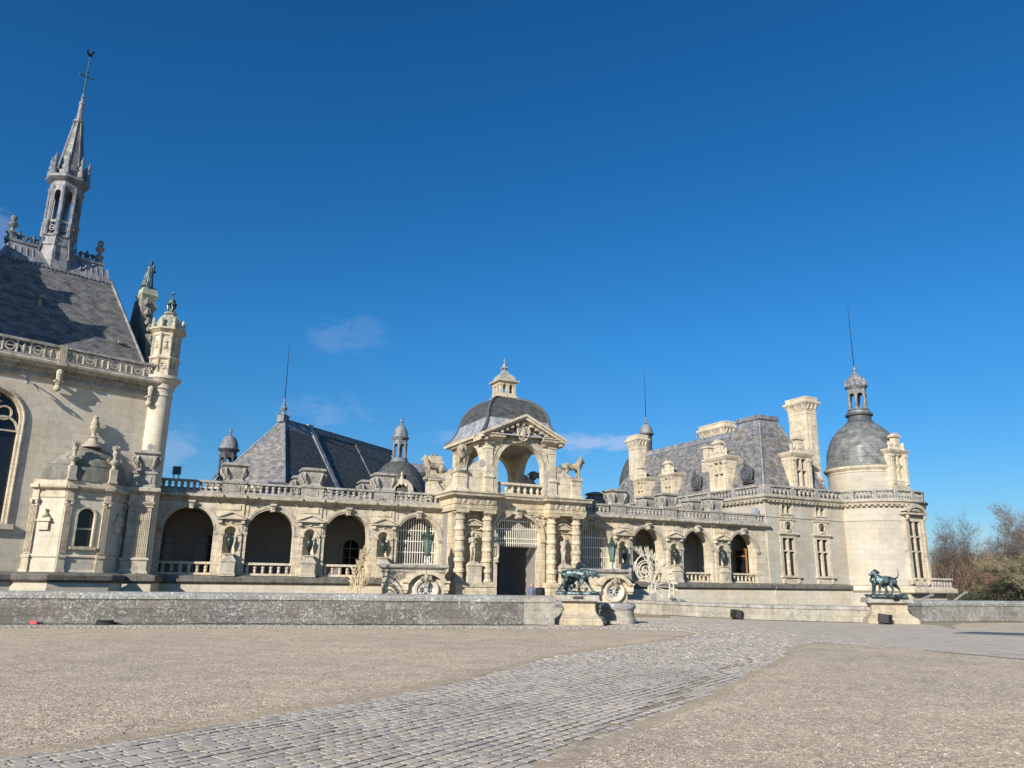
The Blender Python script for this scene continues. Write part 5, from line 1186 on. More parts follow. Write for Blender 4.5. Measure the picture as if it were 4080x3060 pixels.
# canted chapel bay with a half dome
bay = [(-4.55, 0), (-3.42, -1.0), (-1.30, -1.0), (-.15, 0)]
BL = [(-4.55, .2)]+bay+[(-.15, .2)]
b = MB(); b.mold(bay, [(.10, 1.6), (.10, 1.98), (.04, 2.08), (.04, 2.6), (.10, 2.66), (.10, 2.72), (0, 2.78), (0, 2.9)]); b.mold(bay[:2], [(0, 2.9), (0, 5.6)]); b.mold(bay[2:], [(0, 2.9), (0, 5.6)])
b.archwall(-3.42, -1.30, 2.9, 5.6, -1.0, -.6, [(-2.36, .38, 3.18, 4.62)], 14); b.build('bay_wall', M['pale'], ch)
b = MB(); b.mold(bay, [(.0, 5.42), (.05, 5.46), (.05, 5.62), (.02, 5.66), (.02, 5.78), (.1, 5.84), (.24, 5.9), (.28, 5.98), (.28, 6.06), (.1, 6.1), (.1, 6.3), (-.2, 6.36), (-1.0, 6.37)]); b.build('bay_cornice', M['stone'], ch)
b = MB(); b.ring(-2.36, 4.62, .38, .46, -1.07, -.98, jam=1.44); b.box(-2.95, -1.77, -1.16, -.96, 3.02, 3.16); b.box(-2.74, -1.98, -.85, -.78, 3.98, 4.06); b.build('bay_window_frame', M['stone'], ch)
b = MB(); b.box(-2.8, -1.9, -.75, -.7, 3.1, 5.1); b.build('bay_window_pane', M['glass'], ch)
for i, p in enumerate(bay):
    b = MB(); q = MB(); fluted(q, -.15, .15, -.10, 2.8, 5.1, 4); q.box(-.20, .20, -.18, .1, 1.95, 2.1); q.box(-.17, .17, -.13, .1, 2.1, 2.62); q.box(-.20, .20, -.18, .1, 2.62, 2.74)
    q.ellipsoid((-.13, -.12, 5.22), (.09, .07, .1), 7, 5); q.ellipsoid((.13, -.12, 5.22), (.09, .07, .1), 7, 5); q.box(-.21, .21, -.18, .05, 5.3, 5.36); q.box(-.15, .15, -.1, .05, 5.36, 5.84); q.box(-.2, .2, -.32, .05, 5.9, 6.06)
    ang = {0: R(-47), 1: 0, 2: 0, 3: R(41)}[i]
    ox = {0: .14, 1: .2, 2: -.2, 3: -.14}[i]; oy = {0: -.12, 1: 0, 2: 0, 3: -.12}[i]
    b.add(q, T(p[0]+ox, p[1]+oy, 0) @ Matrix.Rotation(ang, 4, 'Z')); b.build('bay_pilaster', M['stone'], ch)
def holdome(prof, name, m): b = MB(); b.lathe(prof, -2.36, .02, 28, a0=PI, a1=2*PI, sx=1.0, sy=.58); b.build(name, m, ch)
holdome([(2.02, 6.3), (2.02, 6.45), (1.93, 6.8), (1.82, 7.05), (1.85, 7.08)], 'bay_dome_skirt', M['mossd'])
holdome([(1.80, 7.08), (1.62, 7.38), (1.3, 7.72), (.9, 7.98), (.5, 8.12), (.42, 8.16)], 'bay_dome', M['mossd'])
b = MB(); b.lathe([(.46, 8.1), (.46, 8.18), (.36, 8.26), (.34, 8.36), (.24, 8.42), (.2, 8.55), (.26, 8.6), (.12, 8.68), (.11, 8.86), (.2, 9.0), (.24, 9.14), (.2, 9.26), (.22, 9.34), (.15, 9.45), (.12, 9.6), (.15, 9.66), (.05, 9.74), (0, 9.8)], -2.36, -.30, 14); b.build('bay_finial', M['trim'], ch)
for x in (-3.30, -1.42):
    b = MB(); b.box(x-.16, x+.16, -1.2, -.85, 6.3, 7.0); b.box(x-.2, x+.2, -1.24, -.82, 6.3, 6.42); b.lathe([(.16, 6.98), (.10, 7.1), (.1, 7.2), (.22, 7.32), (.24, 7.42), (.1, 7.5), (.08, 7.66), (.15, 7.8), (.12, 7.86), (.14, 7.98), (.18, 8.1), (.05, 8.16), (0, 8.3)], x, -1.02, 10)
    for k in range(6): a = k*PI/3; b.ellipsoid((x+.15*math.cos(a), -1.02+.15*math.sin(a), 8.1), (.045, .045, .12), 6, 5)
    for q in (-1, 1): b.tube([(x+q*.2, -1.02, 7.3), (x+q*.34, -1.02, 7.42), (x+q*.26, -1.02, 7.54)], .045, 6)
    b.build('bay_pinnacle', M['trim'], ch)
for (x, y, a) in ((-4.0, -.50, R(-41.5)), (-.74, -.51, R(41))):
    b = MB(); q = MB(); q.box(-.24, .24, -.12, 0, 3.9, 4.3); q.box(-.32, .32, -.2, 0, 4.3, 4.38); q.box(-.28, .28, -.15, 0, 4.38, 4.5); q.lathe([(.14, 4.5), (.18, 4.62), (.1, 4.72), (.05, 4.78), (.08, 4.88), (0, 4.95)], 0, -.1, 8); b.add(q, T(x, y, 0) @ Matrix.Rotation(a, 4, 'Z')); b.build('bay_tablet', M['pale'], ch)
lp = [(XL-.2, -.55), (-4.9, -.55), (-3.7, -1.65), (-1.2, -1.65), (-.55, -1.2)]
ledge(ch, [(x, y+.3) for x, y in lp])
# unseen block added beside the chapel, shaped to throw the shadow on its slates
b = MB(); b.box(-14.5, XL-.55, -.6, 9.4, -3, 17.4); q = MB(); q.prism([(-.6, 17.4), (9.4, 17.4), (8.2, 18.4), (6.2, 20.6), (2.6, 20.6), (.6, 18.4)], -2.2, 2.2); b.add(q, T(-12.2, 0, 0) @ Matrix.Rotation(PI/2, 4, 'Z'))
for k, (y, z) in enumerate(((-.4, 18.6), (1.0, 19.6), (2.2, 20.4), (3.6, 21.6))): b.lathe([(.35, 15), (.3, z-.6), (.42, z-.4), (.2, z-.1), (0, z+.6)], XL-.9, y, 8)
b.build('roof_shadow_caster', M['pale'], ch)
# gull
gull = thing('gull', (-23.45, 36.3, 10.80), R(35), 'white and grey gull gliding past the chapel wall', 'gull')
b = MB(); b.tube([(0, .24, .0), (0, .1, .02), (0, -.08, .02), (0, -.2, .03), (0, -.26, .03)], [.01, .055, .065, .045, .015], 8); b.build('body', M['white'], gull)
for s in (-1, 1):
    b = MB(); pts = [(0, .05, .03), (s*.22, .02, .16), (s*.42, .06, .12), (s*.60, .2, -.02)]; ch_ = [.12, .12, .09, .02]
    rows = [[(p[0], p[1]-c, p[2]), (p[0], p[1], p[2]+.02), (p[0], p[1]+c, p[2])] for p, c in zip(pts, ch_)]
    b.grid(rows); b.build('wing', M['grey'], gull)
gull.rotation_euler = (R(20), R(38), R(20))
# ------------------------------------------------------------------ corner pavilion with its side range
PO = (19.64, 60.0)
def ppt(x, y, z=0): return wpt(PO, ru, rn, x, y, z)
pv = thing('corner_pavilion', (PO[0], PO[1], 0), R(27), 'stone pavilion with hipped slate roof and tall chimneys, left of the round tower', 'pavilion')
ps = M['pale2']
b = MB(); wins = [(2.13, .62), (5.80, .62)]
ops = [(c-h, c+h, 2.56, 5.38) for c, h in wins]+[(1.72, 2.70, 7.27, 7.86), (5.42, 6.40, 7.27, 7.86)]
rectwall(b, 0, 8.8, 1.7, 8.1, 0, .6, ops); b.box(.02, 8.8, .6, 7.4, 1.7, 8.1); 
q = MB(); rectwall(q, .6, 22, 1.7, 8.1, -.3, .3, [(1.3, 1.85, 7.25, 7.85), (2.0, 2.55, 7.25, 7.85), (8, 8.9, 7.2, 7.85), (13, 13.9, 7.2, 7.85)]); b.add(q, T(.3, 0, 0) @ Matrix.Rotation(PI/2, 4, 'Z'))
b.box(.65, 7, 7.4, 22, 1.7, 8.1); b.build('wall', ps, pv)
for c, h in wins:
    crosswin(pv, c, h, 2.56, 5.38, [4.41], depth=.32); sill(pv, c, h, 2.54)
    b = MB(); b.box(c-.72, c+.72, -.05, .02, 5.78, 6.78); b.box(c-.85, c+.85, -.12, .02, 6.74, 6.84); b.ring(c, 6.3, .34, .42, -.12, -.02, a0=0, a1=2*PI, seg=24); b.box(c-.18, c+.18, -.22, -.04, 5.86, 5.98); b.build('medallion_frame', M['stone'], pv)
    b = MB(); b.ellipsoid((c-.02, -.14, 6.40), (.12, .11, .16), 10, 8); b.ellipsoid((c-.03, -.12, 6.16), (.2, .09, .12), 10, 8); b.ellipsoid((c+.02, -.12, 6.48), (.14, .12, .12), 10, 8); b.tube([(c, -.12, 6.3), (c, -.12, 6.2)], .07, 8)
    b.build('medallion_bust', M['bronzed'], pv)
for c in (2.21, 5.91):
    b = MB(); b.box(c-.06, c+.06, .0, .35, 7.27, 7.86); b.box(c-.72, c-.5, -.05, .02, 7.1, 8.0); b.box(c+.5, c+.72, -.05, .02, 7.1, 8.0); b.box(c-.6, c+.6, -.08, .02, 7.17, 7.27); o = b.build('attic_window', M['stone'], pv)
    q = MB(); q.box(c-.49, c+.49, .36, .4, 7.27, 7.86); q.build('pane', M['glass'], o)
b = MB(); b.box(.1, .16, .7, 20, 7.2, 7.9); b.build('side_window_pane', M['glass'], pv)
b = MB(); b.mold([(0, 22), (0, 0), (8.9, 0)], [(0, 6.9), (.06, 6.93), (.06, 7.0), (0, 7.02)]); b.box(-.04, .9, -.04, .8, 1.9, 6.9) if False else None
b.mold([(0, 22), (0, 0), (8.9, 0)], [(.0, 7.98), (.06, 8.02), (.06, 8.14), (.30, 8.2), (.34, 8.34), (.46, 8.42), (.48, 8.52), (.40, 8.58), (-.5, 8.6)]); b.build('cornice', M['trim'], pv)
b = MB()
for k in range(21): x = .1+k*.42; b.box(x, x+.2, -.30, -.0, 8.08, 8.2)
for k in range(40): y = .1+k*.42; b.box(-.30, 0, y, y+.2, 8.08, 8.2)
b.build('dentil', M['trim'], pv)
b = MB(); b.box(.0, .55, -.14, 0, 8.58, 9.42); b.box(-.14, 0, -.14, .5, 8.58, 9.42); b.build('corner_pier', M['weath'], pv)
for (a, e, n) in ((.55, 2.75, 5), (3.05, 5.4, 5), (5.7, 8.6, 6)): balustrade(pv, (a, .0), (e, .0), 8.58, 9.40, n, BM_PV, M['weath'], .28, .13, .12)
for x in (2.9, 5.55): b = MB(); b.box(x-.16, x+.16, -.16, .16, 8.58, 9.42); b.build('balustrade_pier', M['weath'], pv)
for k in range(7):
    y0 = .5+k*2.9; balustrade(pv, (0, y0+2.6), (0, y0), 8.58, 9.40, 7, BM_PV, M['weath'], .28, .13, .12)
    b = MB(); b.box(-.16, .16, y0+2.6, y0+2.9, 8.58, 9.42); b.build('balustrade_pier', M['weath'], pv)
b = MB(); b.box(.1, 8.8, .1, 7.4, 8.4, 8.66); b.box(.1, 7, 7.4, 22, 8.4, 8.66); b.build('gutter', M['lead'], pv)
b = MB()
b2 = [(.35, 8.6, .35, 7.9)]
frustum(b, (.45, 8.2, .45, 7.7), 8.7, (1.05, 7.2, 1.05, 7.0), 10.4); frustum(b, (1.05, 7.2, 1.05, 7.0), 10.4, (2.5, 4.7, 2.5, 5.2), 15.0); b.build('roof', M['slate2'], pv)
b = MB(); frustum(b, (.40, 8.3, .40, 7.8), 8.68, (.68, 8.0, .68, 7.5), 9.45); b.build('roof_flashing', M['lead'], pv); b = MB(); frustum(b, (2.42, 4.78, 2.42, 5.28), 14.75, (2.62, 4.6, 2.62, 5.1), 15.45); b.mold([(2.62, 2.62), (4.6, 2.62), (4.6, 5.1), (2.62, 5.1)], [(0, 15.3), (.15, 15.36), (.17, 15.5), (.10, 15.55), (.12, 15.72), (-.2, 15.76)], True); b.box(2.7, 4.5, 2.7, 5.0, 15.3, 15.74)
b.build('roof_crest', M['lead'], pv)
for (a, c) in (((.45, .45), (2.5, 2.5)), ((8.2, .45), (4.7, 2.5)), ((.45, 7.7), (2.5, 5.2))):
    b = MB(); k = .6/2.05; mx = {(.45, .45): (1.05, 1.05), (8.2, .45): (7.2, 1.05), (.45, 7.7): (1.05, 7.0)}[a]
    b.tube([(a[0], a[1], 8.7), (mx[0], mx[1], 10.4), (c[0], c[1], 15.02)], .10, 6); b.build('hip_roll', M['lead'], pv)
b = MB(); frustum(b, (.5, 7.0, 6.5, 23), 8.7, (1.2, 6.3, 6.5, 22.4), 10.6); frustum(b, (1.2, 6.3, 6.5, 22.4), 10.6, (2.9, 4.6, 6.5, 19.8), 14.5); b.build('side_roof', M['slate2'], pv)
b = MB(); frustum(b, (2.8, 4.7, 4.9, 19.9), 14.4, (3.0, 4.5, 4.9, 19.6), 14.85); b.box(3.0, 4.5, 4.9, 19.6, 14.6, 14.95); frustum(b, (.45, 7.1, 7.5, 23.1), 8.68, (.75, 6.9, 7.5, 22.9), 9.4); b.build('side_ridge', M['lead'], pv)
dormer(pv, 4.72, .42, 9.05, 0, 1.06, M['glassp'])
dormer(pv, .40, 5.45, 9.05, -PI/2, 1.06, M['curtain']); dormer(pv, .45, 12.35, 9.0, -PI/2, .88, M['curtain']); dormer(pv, .45, 16.55, 9.0, -PI/2, .90, M['curtain'])
b = MB(); b.box(1.6, 2.9, 7.7, 8.9, 11.0, 12.4); b.box(1.5, 2.6, 7.8, 8.8, 12.4, 12.6); b.box(1.6, 2.3, 8.0, 8.6, 12.6, 13.6); b.box(1.5, 2.4, 7.9, 8.7, 13.6, 13.75); b.build('dormer', M['stone'], pv)
oculus(pv, .55, 2.35, 10.55, -PI/2, .95); oculus(pv, .75, 8.75, 10.6, -PI/2, .95); oculus(pv, .7, 19.6, 10.2, -PI/2, .95)
chimney(pv, 7.0, 8.15, 1.5, 3.5, 9.0, 17.6)
chimney(pv, 3.2, 4.2, 7.4, 10.6, 12.4, 16.1)
chimney(pv, 1.9, 2.9, 18.6, 20.3, 9.0, 16.6)
for (x, y) in ((3.0, 3.5), (3.0, 11)): 
    b = MB(); b.lathe([(.12, 0), (.12, .3), (.16, .34), (0, .4)], x, y, 8); b.xf(T(0, 0, 15.0)); b.build('roof_vent', M['lead'], pv)
ledge(pv, [(.0, -.12), (8.2, -.12)])
b = MB(); b.box(-.55, -.3, .6, .85, 7.05, 7.6); b.box(-.6, -.25, .45, .62, 7.1, 7.55); b.build('spotlight', M['grey'], pv)
# slim lead cupola and rod behind the tall chimney, round dome further back
t = thing('lead_cupola', (14.55, 82, 0), R(27), 'small lead cupola with a tall lightning rod behind the chimney', 'cupola')
b = MB(); b.lathe([(.9, -3), (.9, 14.2), (.7, 14.6), (.58, 15), (.58, 17.3), (.78, 17.4), (.8, 17.55), (.6, 17.6)], n=12); b.build('drum', M['leadd'], t)
b = MB(); b.lathe([(.7, 17.55), (.68, 17.9), (.58, 18.2), (.36, 18.5), (.14, 18.65), (.2, 18.72), (.08, 18.85), (.08, 19.0), (.16, 19.1), (.05, 19.3), (.03, 19.4)], n=14); b.build('cap', M['lead'], t)
rod(t, 0, 0, 19.3, 24.3, .045)
t = thing('rear_dome', (13.9, 81.0, 0), 0, 'round slate dome partly hidden behind the chimney left of the pavilion roof', 'dome')
b = MB(); b.lathe([(2.5, -3), (2.5, 10.6), (2.65, 10.7)], n=28); b.build('drum', M['shadewall'], t)
b = MB(); b.lathe([(2.6, 10.7), (2.6, 11.6), (2.45, 12.6), (2.15, 13.6), (1.7, 14.5), (1.1, 15.1), (.4, 15.5), (0, 15.6)], n=28); b.build('dome', M['slated'], t)
t = thing('courtyard_range', (6.0, 74, 0), R(20), 'long low slate roof just visible above the right arcade parapet', 'range')
b = MB(); b.box(0, 12, 0, 6, -3, 8.4); b.build('wall', M['shadewall'], t)
b = MB(); frustum(b, (-.2, 12.2, -.2, 6.2), 8.4, (1.5, 10.5, 2.5, 3.5), 9.9); b.build('roof', M['lead'], t)

# ------------------------------------------------------------------ round tower
TC = (30.5, 66.3)
tw = thing('round_tower', (TC[0], TC[1], 0), R(27), 'round stone tower with a bell shaped slate dome and arcaded lantern at the right', 'tower')
RL = 4.02
b = MB(); b.lathe([(RL+.35, -3.2), (RL+.35, 1.30), (RL+.28, 1.36)], n=64); b.lathe([(RL+.05, 1.9), (RL, 2.0), (RL, 6.88), (RL+.06, 6.92), (RL+.06, 7.0), (RL, 7.03), (RL, 7.98)], n=72, a0=R(-90+14.5), a1=R(270-14.5))
b.lathe([(RL-.01, 6.9), (RL-.01, 7.98)], n=10, a0=R(-90-15), a1=R(-90+15)); b.lathe([(RL-.01, 1.9), (RL-.01, 2.45)], n=10, a0=R(-90-15), a1=R(-90+15)); b.build('wall', ps, tw)
b = MB(); b.lathe([(RL+.02, 1.95), (RL+.5, 1.84), (RL+.52, 1.76), (RL+.52, 1.52), (RL+.42, 1.44), (RL+.35, 1.38)], n=64); b.build('ledge', M['stone'], tw)
b = MB(); b.lathe([(RL, 7.98), (RL+.06, 8.02), (RL+.06, 8.14), (RL+.30, 8.2), (RL+.34, 8.34), (RL+.48, 8.42), (RL+.5, 8.52), (RL+.40, 8.6), (1, 8.62)], n=72); b.build('cornice', M['trim'], tw)
b = MB()
for k in range(64):
    a = 2*PI*k/64; q = MB(); q.box(-.10, .10, -.30, 0, 8.08, 8.2); b.add(q, Matrix.Rotation(a, 4, 'Z') @ T(0, -RL, 0))
b.build('dentil', M['trim'], tw)
RB = RL+.1
for k in range(16):
    a = R(180)+k*2*PI/16; o = None
    bb = MB(); seg = 8; da = 2*PI/16
    bb.lathe([(RB-.14, 8.58), (RB+.14, 8.58), (RB+.14, 8.70), (RB-.14, 8.70)], n=seg, a0=0, a1=da); bb.lathe([(RB-.14, 9.27), (RB-.16, 9.27), (RB+.17, 9.27), (RB+.17, 9.38), (RB-.16, 9.40), (RB-.16, 9.27)], n=seg, a0=0, a1=da)
    q = MB(); q.box(RB-.17, RB+.17, -.16, .16, 8.58, 9.42); bb.add(q)
    o = bb.build('balustrade', M['weath'], tw, rz=a)
    if math.sin(a+R(27)) < .5:
        for j in range(5):
            aa = da*(j+1)/6; link('baluster', BM_PV, o, loc=(RB*math.cos(aa), RB*math.sin(aa), 8.70))
# upper drum
RU = 3.0
b = MB(); b.lathe([(RU, 8.6), (RU, 11.05)], n=56); b.build('upper_drum', ps, tw)
b = MB(); b.lathe([(RU, 11.0), (RU+.05, 11.05), (RU+.05, 11.15), (RU+.22, 11.3), (RU+.30, 11.42), (RU+.30, 11.52), (RU+.15, 11.56), (1, 11.6)], n=56); b.build('upper_cornice', M['stone'], tw)
b = MB(); b.lathe(arcs([(3.22, 11.55), (3.02, 12.0), (2.98, 12.7), (2.80, 13.5), (2.42, 14.35), (1.85, 15.05), (1.3, 15.5), (1.02, 15.75)], 4), n=56); b.build('dome', M['scale'], tw)
b = MB(); b.lathe([(1.25, 15.55), (1.12, 15.7), (.98, 15.85), (.95, 16.2), (1.12, 16.28), (1.14, 16.42), (.95, 16.48), (.88, 16.75), (.9, 16.8), (.01, 16.82)], n=28); b.build('dome_neck', M['leadd'], tw)
open_cupola(tw, 0, 0, 16.85, 18.75, .78, 6, M['lead'], M['lead'], 20.9, .92)
b = MB()
for k in range(6): a = 2*PI*(k+.5)/6; b.lathe([(.14, 18.95), (.14, 19.2), (.06, 19.28), (.12, 19.4), (.1, 19.5), (0, 19.6)], .86*math.cos(a), .86*math.sin(a), 8)
b.build('pinnacle', M['lead'], tw); rod(tw, 0, 0, 20.8, 26.6, .04)
# tall window with a curved pediment, and the dormer above it
o = MB(); rectwall(o, -1.05, 1.05, 2.2, 7.5, -RL-.02, -RL+.6, [(-.66, .66, 2.5, 6.9)]); o.box(-1.02, 1.02, -RL-.02, -RL+.6, 1.9, 2.2); o.build('window_bay', M['stone'], tw)
ow = crosswin(tw, 0, .66, 2.5, 6.9, [4.55, 5.7], y=-RL-.02, depth=.24, fr=.26, hood=False, mull=.16)
b = MB()
for s in (-1, 1): b.box(s*1.05-.13, s*1.05+.13, -RL-.20, -RL+.3, 2.0, 7.1); b.tube([(s*1.05, -RL-.26, 7.35), (s*1.05, -RL-.34, 7.2), (s*1.05, -RL-.22, 7.0)], [.13, .12, .06], 8)
b.box(-1.35, 1.35, -RL-.42, -RL+.4, 7.42, 7.56); b.ring(0, 6.62, 1.38, 1.62, -RL-.45, -RL+.3, a0=R(139), a1=R(41), seg=14)
b.ellipsoid((0, -RL-.15, 7.85), (.28, .2, .2), 10, 8)
for s in (-1, 1): b.tube([(s*.2, -RL-.2, 7.8), (s*.5, -RL-.22, 7.75), (s*.85, -RL-.18, 7.64)], [.14, .12, .05], 7)
b.build('window_pediment', M['trim'], tw)
dormer(tw, 0, -3.35, 9.75, 0, 1.0, M['curtain'])
b = MB(); b.box(-1.02, 1.02, -3.35, -2.0, 8.6, 9.78); b.build('dormer_base', M['stone'], tw)
# balcony
b = MB(); pth = [(-2.2, -3.6), (-2.2, -5.0), (2.7, -5.0), (2.7, -2.5)]; b.mold(pth, [(0, 1.3), (.10, 1.36), (.14, 1.42), (.14, 1.66), (.05, 1.72), (-.3, 1.74)]); b.slab(pth, 1.32, 1.70); b.slab([(-2.1, -4.6), (2.2, -4.6), (2.2, -2.5), (-2.1, -2.5)], .2, 1.32); b.build('balcony', M['stone'], tw)
balustrade(tw, (-2.0, -4.9), (-.2, -4.9), 1.72, 2.5, 2, BM_PV, M['stone'], .26, .13, .09); balustrade(tw, (-.0, -4.9), (2.55, -4.9), 1.72, 2.5, 7, BM_PV, M['stone'], .26, .13, .09); balustrade(tw, (2.6, -4.8), (2.6, -2.8), 1.72, 2.5, 5, BM_PV, M['stone'], .26, .13, .09)

# ------------------------------------------------------------------ buildings behind the left arcade
hall = thing('rear_hall', (-17.38, 59.53, 0), R(66), 'long hall with a very steep hipped slate roof behind the left arcade', 'hall')
# local x runs back along the ridge, local y to the left; near corner at the origin
b = MB(); b.box(0, 22, 0, 8, -3, 8.8); b.build('wall', M['shadewall'], hall)
b = MB(); b.mold([(0, 8), (0, 0), (22, 0)], [(0, 8.5), (.25, 8.7), (.25, 8.9), (0, 9.0)]); b.build('cornice', M['stone'], hall)
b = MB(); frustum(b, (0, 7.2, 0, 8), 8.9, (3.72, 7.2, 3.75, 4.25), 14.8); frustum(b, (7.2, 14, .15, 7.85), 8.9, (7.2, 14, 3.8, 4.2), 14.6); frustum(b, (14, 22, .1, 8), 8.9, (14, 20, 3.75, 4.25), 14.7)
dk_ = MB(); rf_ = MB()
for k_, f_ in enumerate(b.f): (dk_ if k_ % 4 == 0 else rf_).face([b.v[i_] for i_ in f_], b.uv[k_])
rf_.build('roof', M['slate2'], hall); dk_.build('shaded_mossy_slope', M['slated'], hall)  # right slope in darker mossy slate, its shade put into the colour
b = MB(); frustum(b, (3.3, 8, 3.3, 4.7), 14.1, (3.8, 8, 3.78, 4.22), 14.95); b.box(3.8, 21, 3.85, 4.15, 14.6, 15.05); b.box(3.8, 21, 3.8, 4.2, 15.0, 15.1)
b.tube([(0, 0, 8.9), (3.72, 3.75, 14.8)], .10, 6); b.tube([(0, 8, 8.9), (3.72, 4.25, 14.8)], .10, 6)
b.build('ridge_leadwork', M['lead'], hall); b = MB(); b.face([(7.0, -.02, 8.9), (7.55, -.02, 8.9), (7.5, 3.7, 14.9), (7.0, 3.7, 14.9)]); b.box(7.0, 7.5, 3.7, 4.3, 14.5, 15.2); b.face([(7.0, -.02, 8.9), (7.0, 3.7, 14.9), (7.0, 4, 14.6), (7.0, .3, 8.9)])
b.build('lead_flashing', M['leadpale'], hall)
b = MB(); b.box(3.45, 4.15, 3.65, 4.35, 14.8, 15.35); b.lathe([(.35, 15.3), (.4, 15.4), (.2, 15.5), (.12, 15.7), (.26, 15.9), (.3, 16.05), (.12, 16.2), (.16, 16.3), (.08, 16.5), (.1, 16.7), (.04, 16.9)], 3.8, 4, 10)
for dx, dy in ((-.35, -.35), (.35, -.35), (.35, .35), (-.35, .35)): b.lathe([(.08, 15.3), (.05, 15.45), (.1, 15.55), (0, 15.7)], 3.8+dx, 4+dy, 8)
b.build('ridge_finial', M['lead'], hall); rod(hall, 3.8, 4, 16.8, 21.9, .045)
chs = thing('roof_turret', (-23.6, 64.0, 0), 0, 'small lead belfry with a rounded cap left of the steep hall roof', 'belfry')
b = MB(); b.lathe([(1.9, -3), (1.9, 8.0), (1.2, 9.4), (.95, 9.9), (.95, 10.1)], n=20); b.build('drum', M['leadd'], chs)
open_cupola(chs, 0, 0, 10.2, 12.1, .66, 6, M['leadd'], M['lead'], 14.2, .86)
dt = thing('domed_turret', (-9.6, 66.0, 0), 0, 'stone turret with a round slate dome and open lantern behind the left arcade', 'turret')
b = MB(); b.lathe([(2.45, -3), (2.45, 8.4), (2.6, 8.5), (2.6, 8.65), (2.4, 8.7)], n=32); b.build('drum', M['shadewall'], dt)
b = MB(); b.lathe(arcs([(2.55, 8.65), (2.42, 9.3), (2.15, 10.1), (1.7, 10.9), (1.2, 11.45), (.85, 11.65)], 4), n=36); b.build('dome', M['slated'], dt)
open_cupola(dt, 0, 0, 12.0, 13.65, .62, 6, M['lead'], M['lead'], 15.6, .74)
for a, nm in ((-75, 0), (-130, 0)):
    b = MB(); q = MB(); q.ring(0, 9.0, .55, .95, -.25, .6, seg=16); q.box(-1.0, -.55, -.2, .5, 8.5, 9.0); q.box(.55, 1.0, -.2, .5, 8.5, 9.0); q.ellipsoid((0, -.2, 9.6), (.2, .12, .2), 8, 6); q.lathe([(.12, 9.95), (.16, 10.1), (.06, 10.2), (.12, 10.35), (0, 10.6)], 0, 0, 8)
    q.ellipsoid((-.35, -.25, 9.45), (.14, .08, .14), 8, 6); q.ellipsoid((.35, -.25, 9.45), (.14, .08, .14), 8, 6)
    b.add(q, Matrix.Rotation(R(a+90), 4, 'Z') @ T(0, -2.35, 0)); b.build('dome_window', M['stone'], dt)
rb = thing('rear_roof', (-8.6, 71.5, 0), R(25), 'dark hipped roof end with a tall lightning rod right of the domed turret', 'roof')
b = MB(); b.box(-3, 3.6, 0, 6, -3, 9); b.build('wall', M['shadewall'], rb)
b = MB(); frustum(b, (-3, 3.6, 0, 6), 9, (-1.2, 1.7, 2, 4), 12.3); b.build('roof', M['slated'], rb)
b = MB(); frustum(b, (-1.5, 2.0, 1.7, 4.3), 11.7, (-1.1, 1.6, 2, 4), 12.6); b.box(-1.1, 1.6, 2, 4, 12.5, 12.75); b.build('ridge_leadwork', M['lead'], rb); rod(rb, -.9, 2.5, 12.6, 17.6, .05)
b = MB(); b.lathe([(.3, 12.7), (.2, 12.9), (.1, 13.3), (.05, 13.5)], -.9, 2.5, 8); b.build('rod_base', M['leadd'], rb)
ck = thing('chimney_stack', (-5.55, 56.0, 0), R(27), 'square stone chimney stack rising behind the left rear lion', 'chimney')
ck.scale = (.72, .72, .95); chimney(ck, -.45, .55, 0, 1.0, 5.0, 11.2, M['stone'], 'stack')
b = MB(); b.lathe([(.14, 11.3), (.16, 11.5), (0, 11.52)], -.1, .6, 8); b.lathe([(.14, 11.3), (.16, 11.45), (0, 11.48)], .3, .6, 8); b.build('pot', M['lead'], ck)
t = thing('roof_hut', (-17.2, 56.5, 0), R(23), 'small dormer-like stone hatch on the roof behind the left balustrade', 'roof hatch')
b = MB(); b.box(1.2, 2.2, 0, 1, 5.0, 7.9); b.prism([(1.1, 7.9), (2.3, 7.9), (1.7, 8.25)], -.1, 1.1); b.build('hatch', M['stone'], t); t.location = (-14.9, 55.0, 0)
# sunlit building seen through the right hand grille
t = thing('courtyard_facade', (2.8, 68, 0), R(20), 'stone and red brick courtyard front glimpsed through the right grille', 'facade')
b = MB(); b.box(0, 8, 0, 1, -3, 8); b.build('wall', M['shadewall'], t)
t = thing('courtyard_wall', (-8, 63, 0), R(24), 'shaded courtyard building seen through the gate passage', 'facade')
b = MB(); rectwall(b, -4, 12, -3, 7, 0, 1, [(4.2, 5.2, 2.0, 4.6), (7.6, 8.6, .2, 3.3), (10, 11, 2, 4.6)]); b.box(3.2, 3.5, -.15, 0, 0, 6); b.box(6.0, 6.4, -.2, 0, 0, 6); b.box(7.3, 8.9, -.25, 0, 3.4, 3.6); b.prism([(7.2, 3.6), (9.0, 3.6), (8.1, 4.1)], -.25, 0); b.box(-4, 12, -.2, 0, 5.2, 5.5); b.build('wall', M['pale'], t)
b = MB(); b.box(4.2, 5.2, .3, .35, 2.0, 4.6); b.box(7.6, 8.6, .3, .35, .2, 3.3); b.build('pane', M['glass'], t)
b = MB(); b.box(4.66, 4.74, .2, .3, 2, 4.6); b.box(4.2, 5.2, .2, .3, 3.6, 3.7); b.build('window_bar', M['pale'], t)

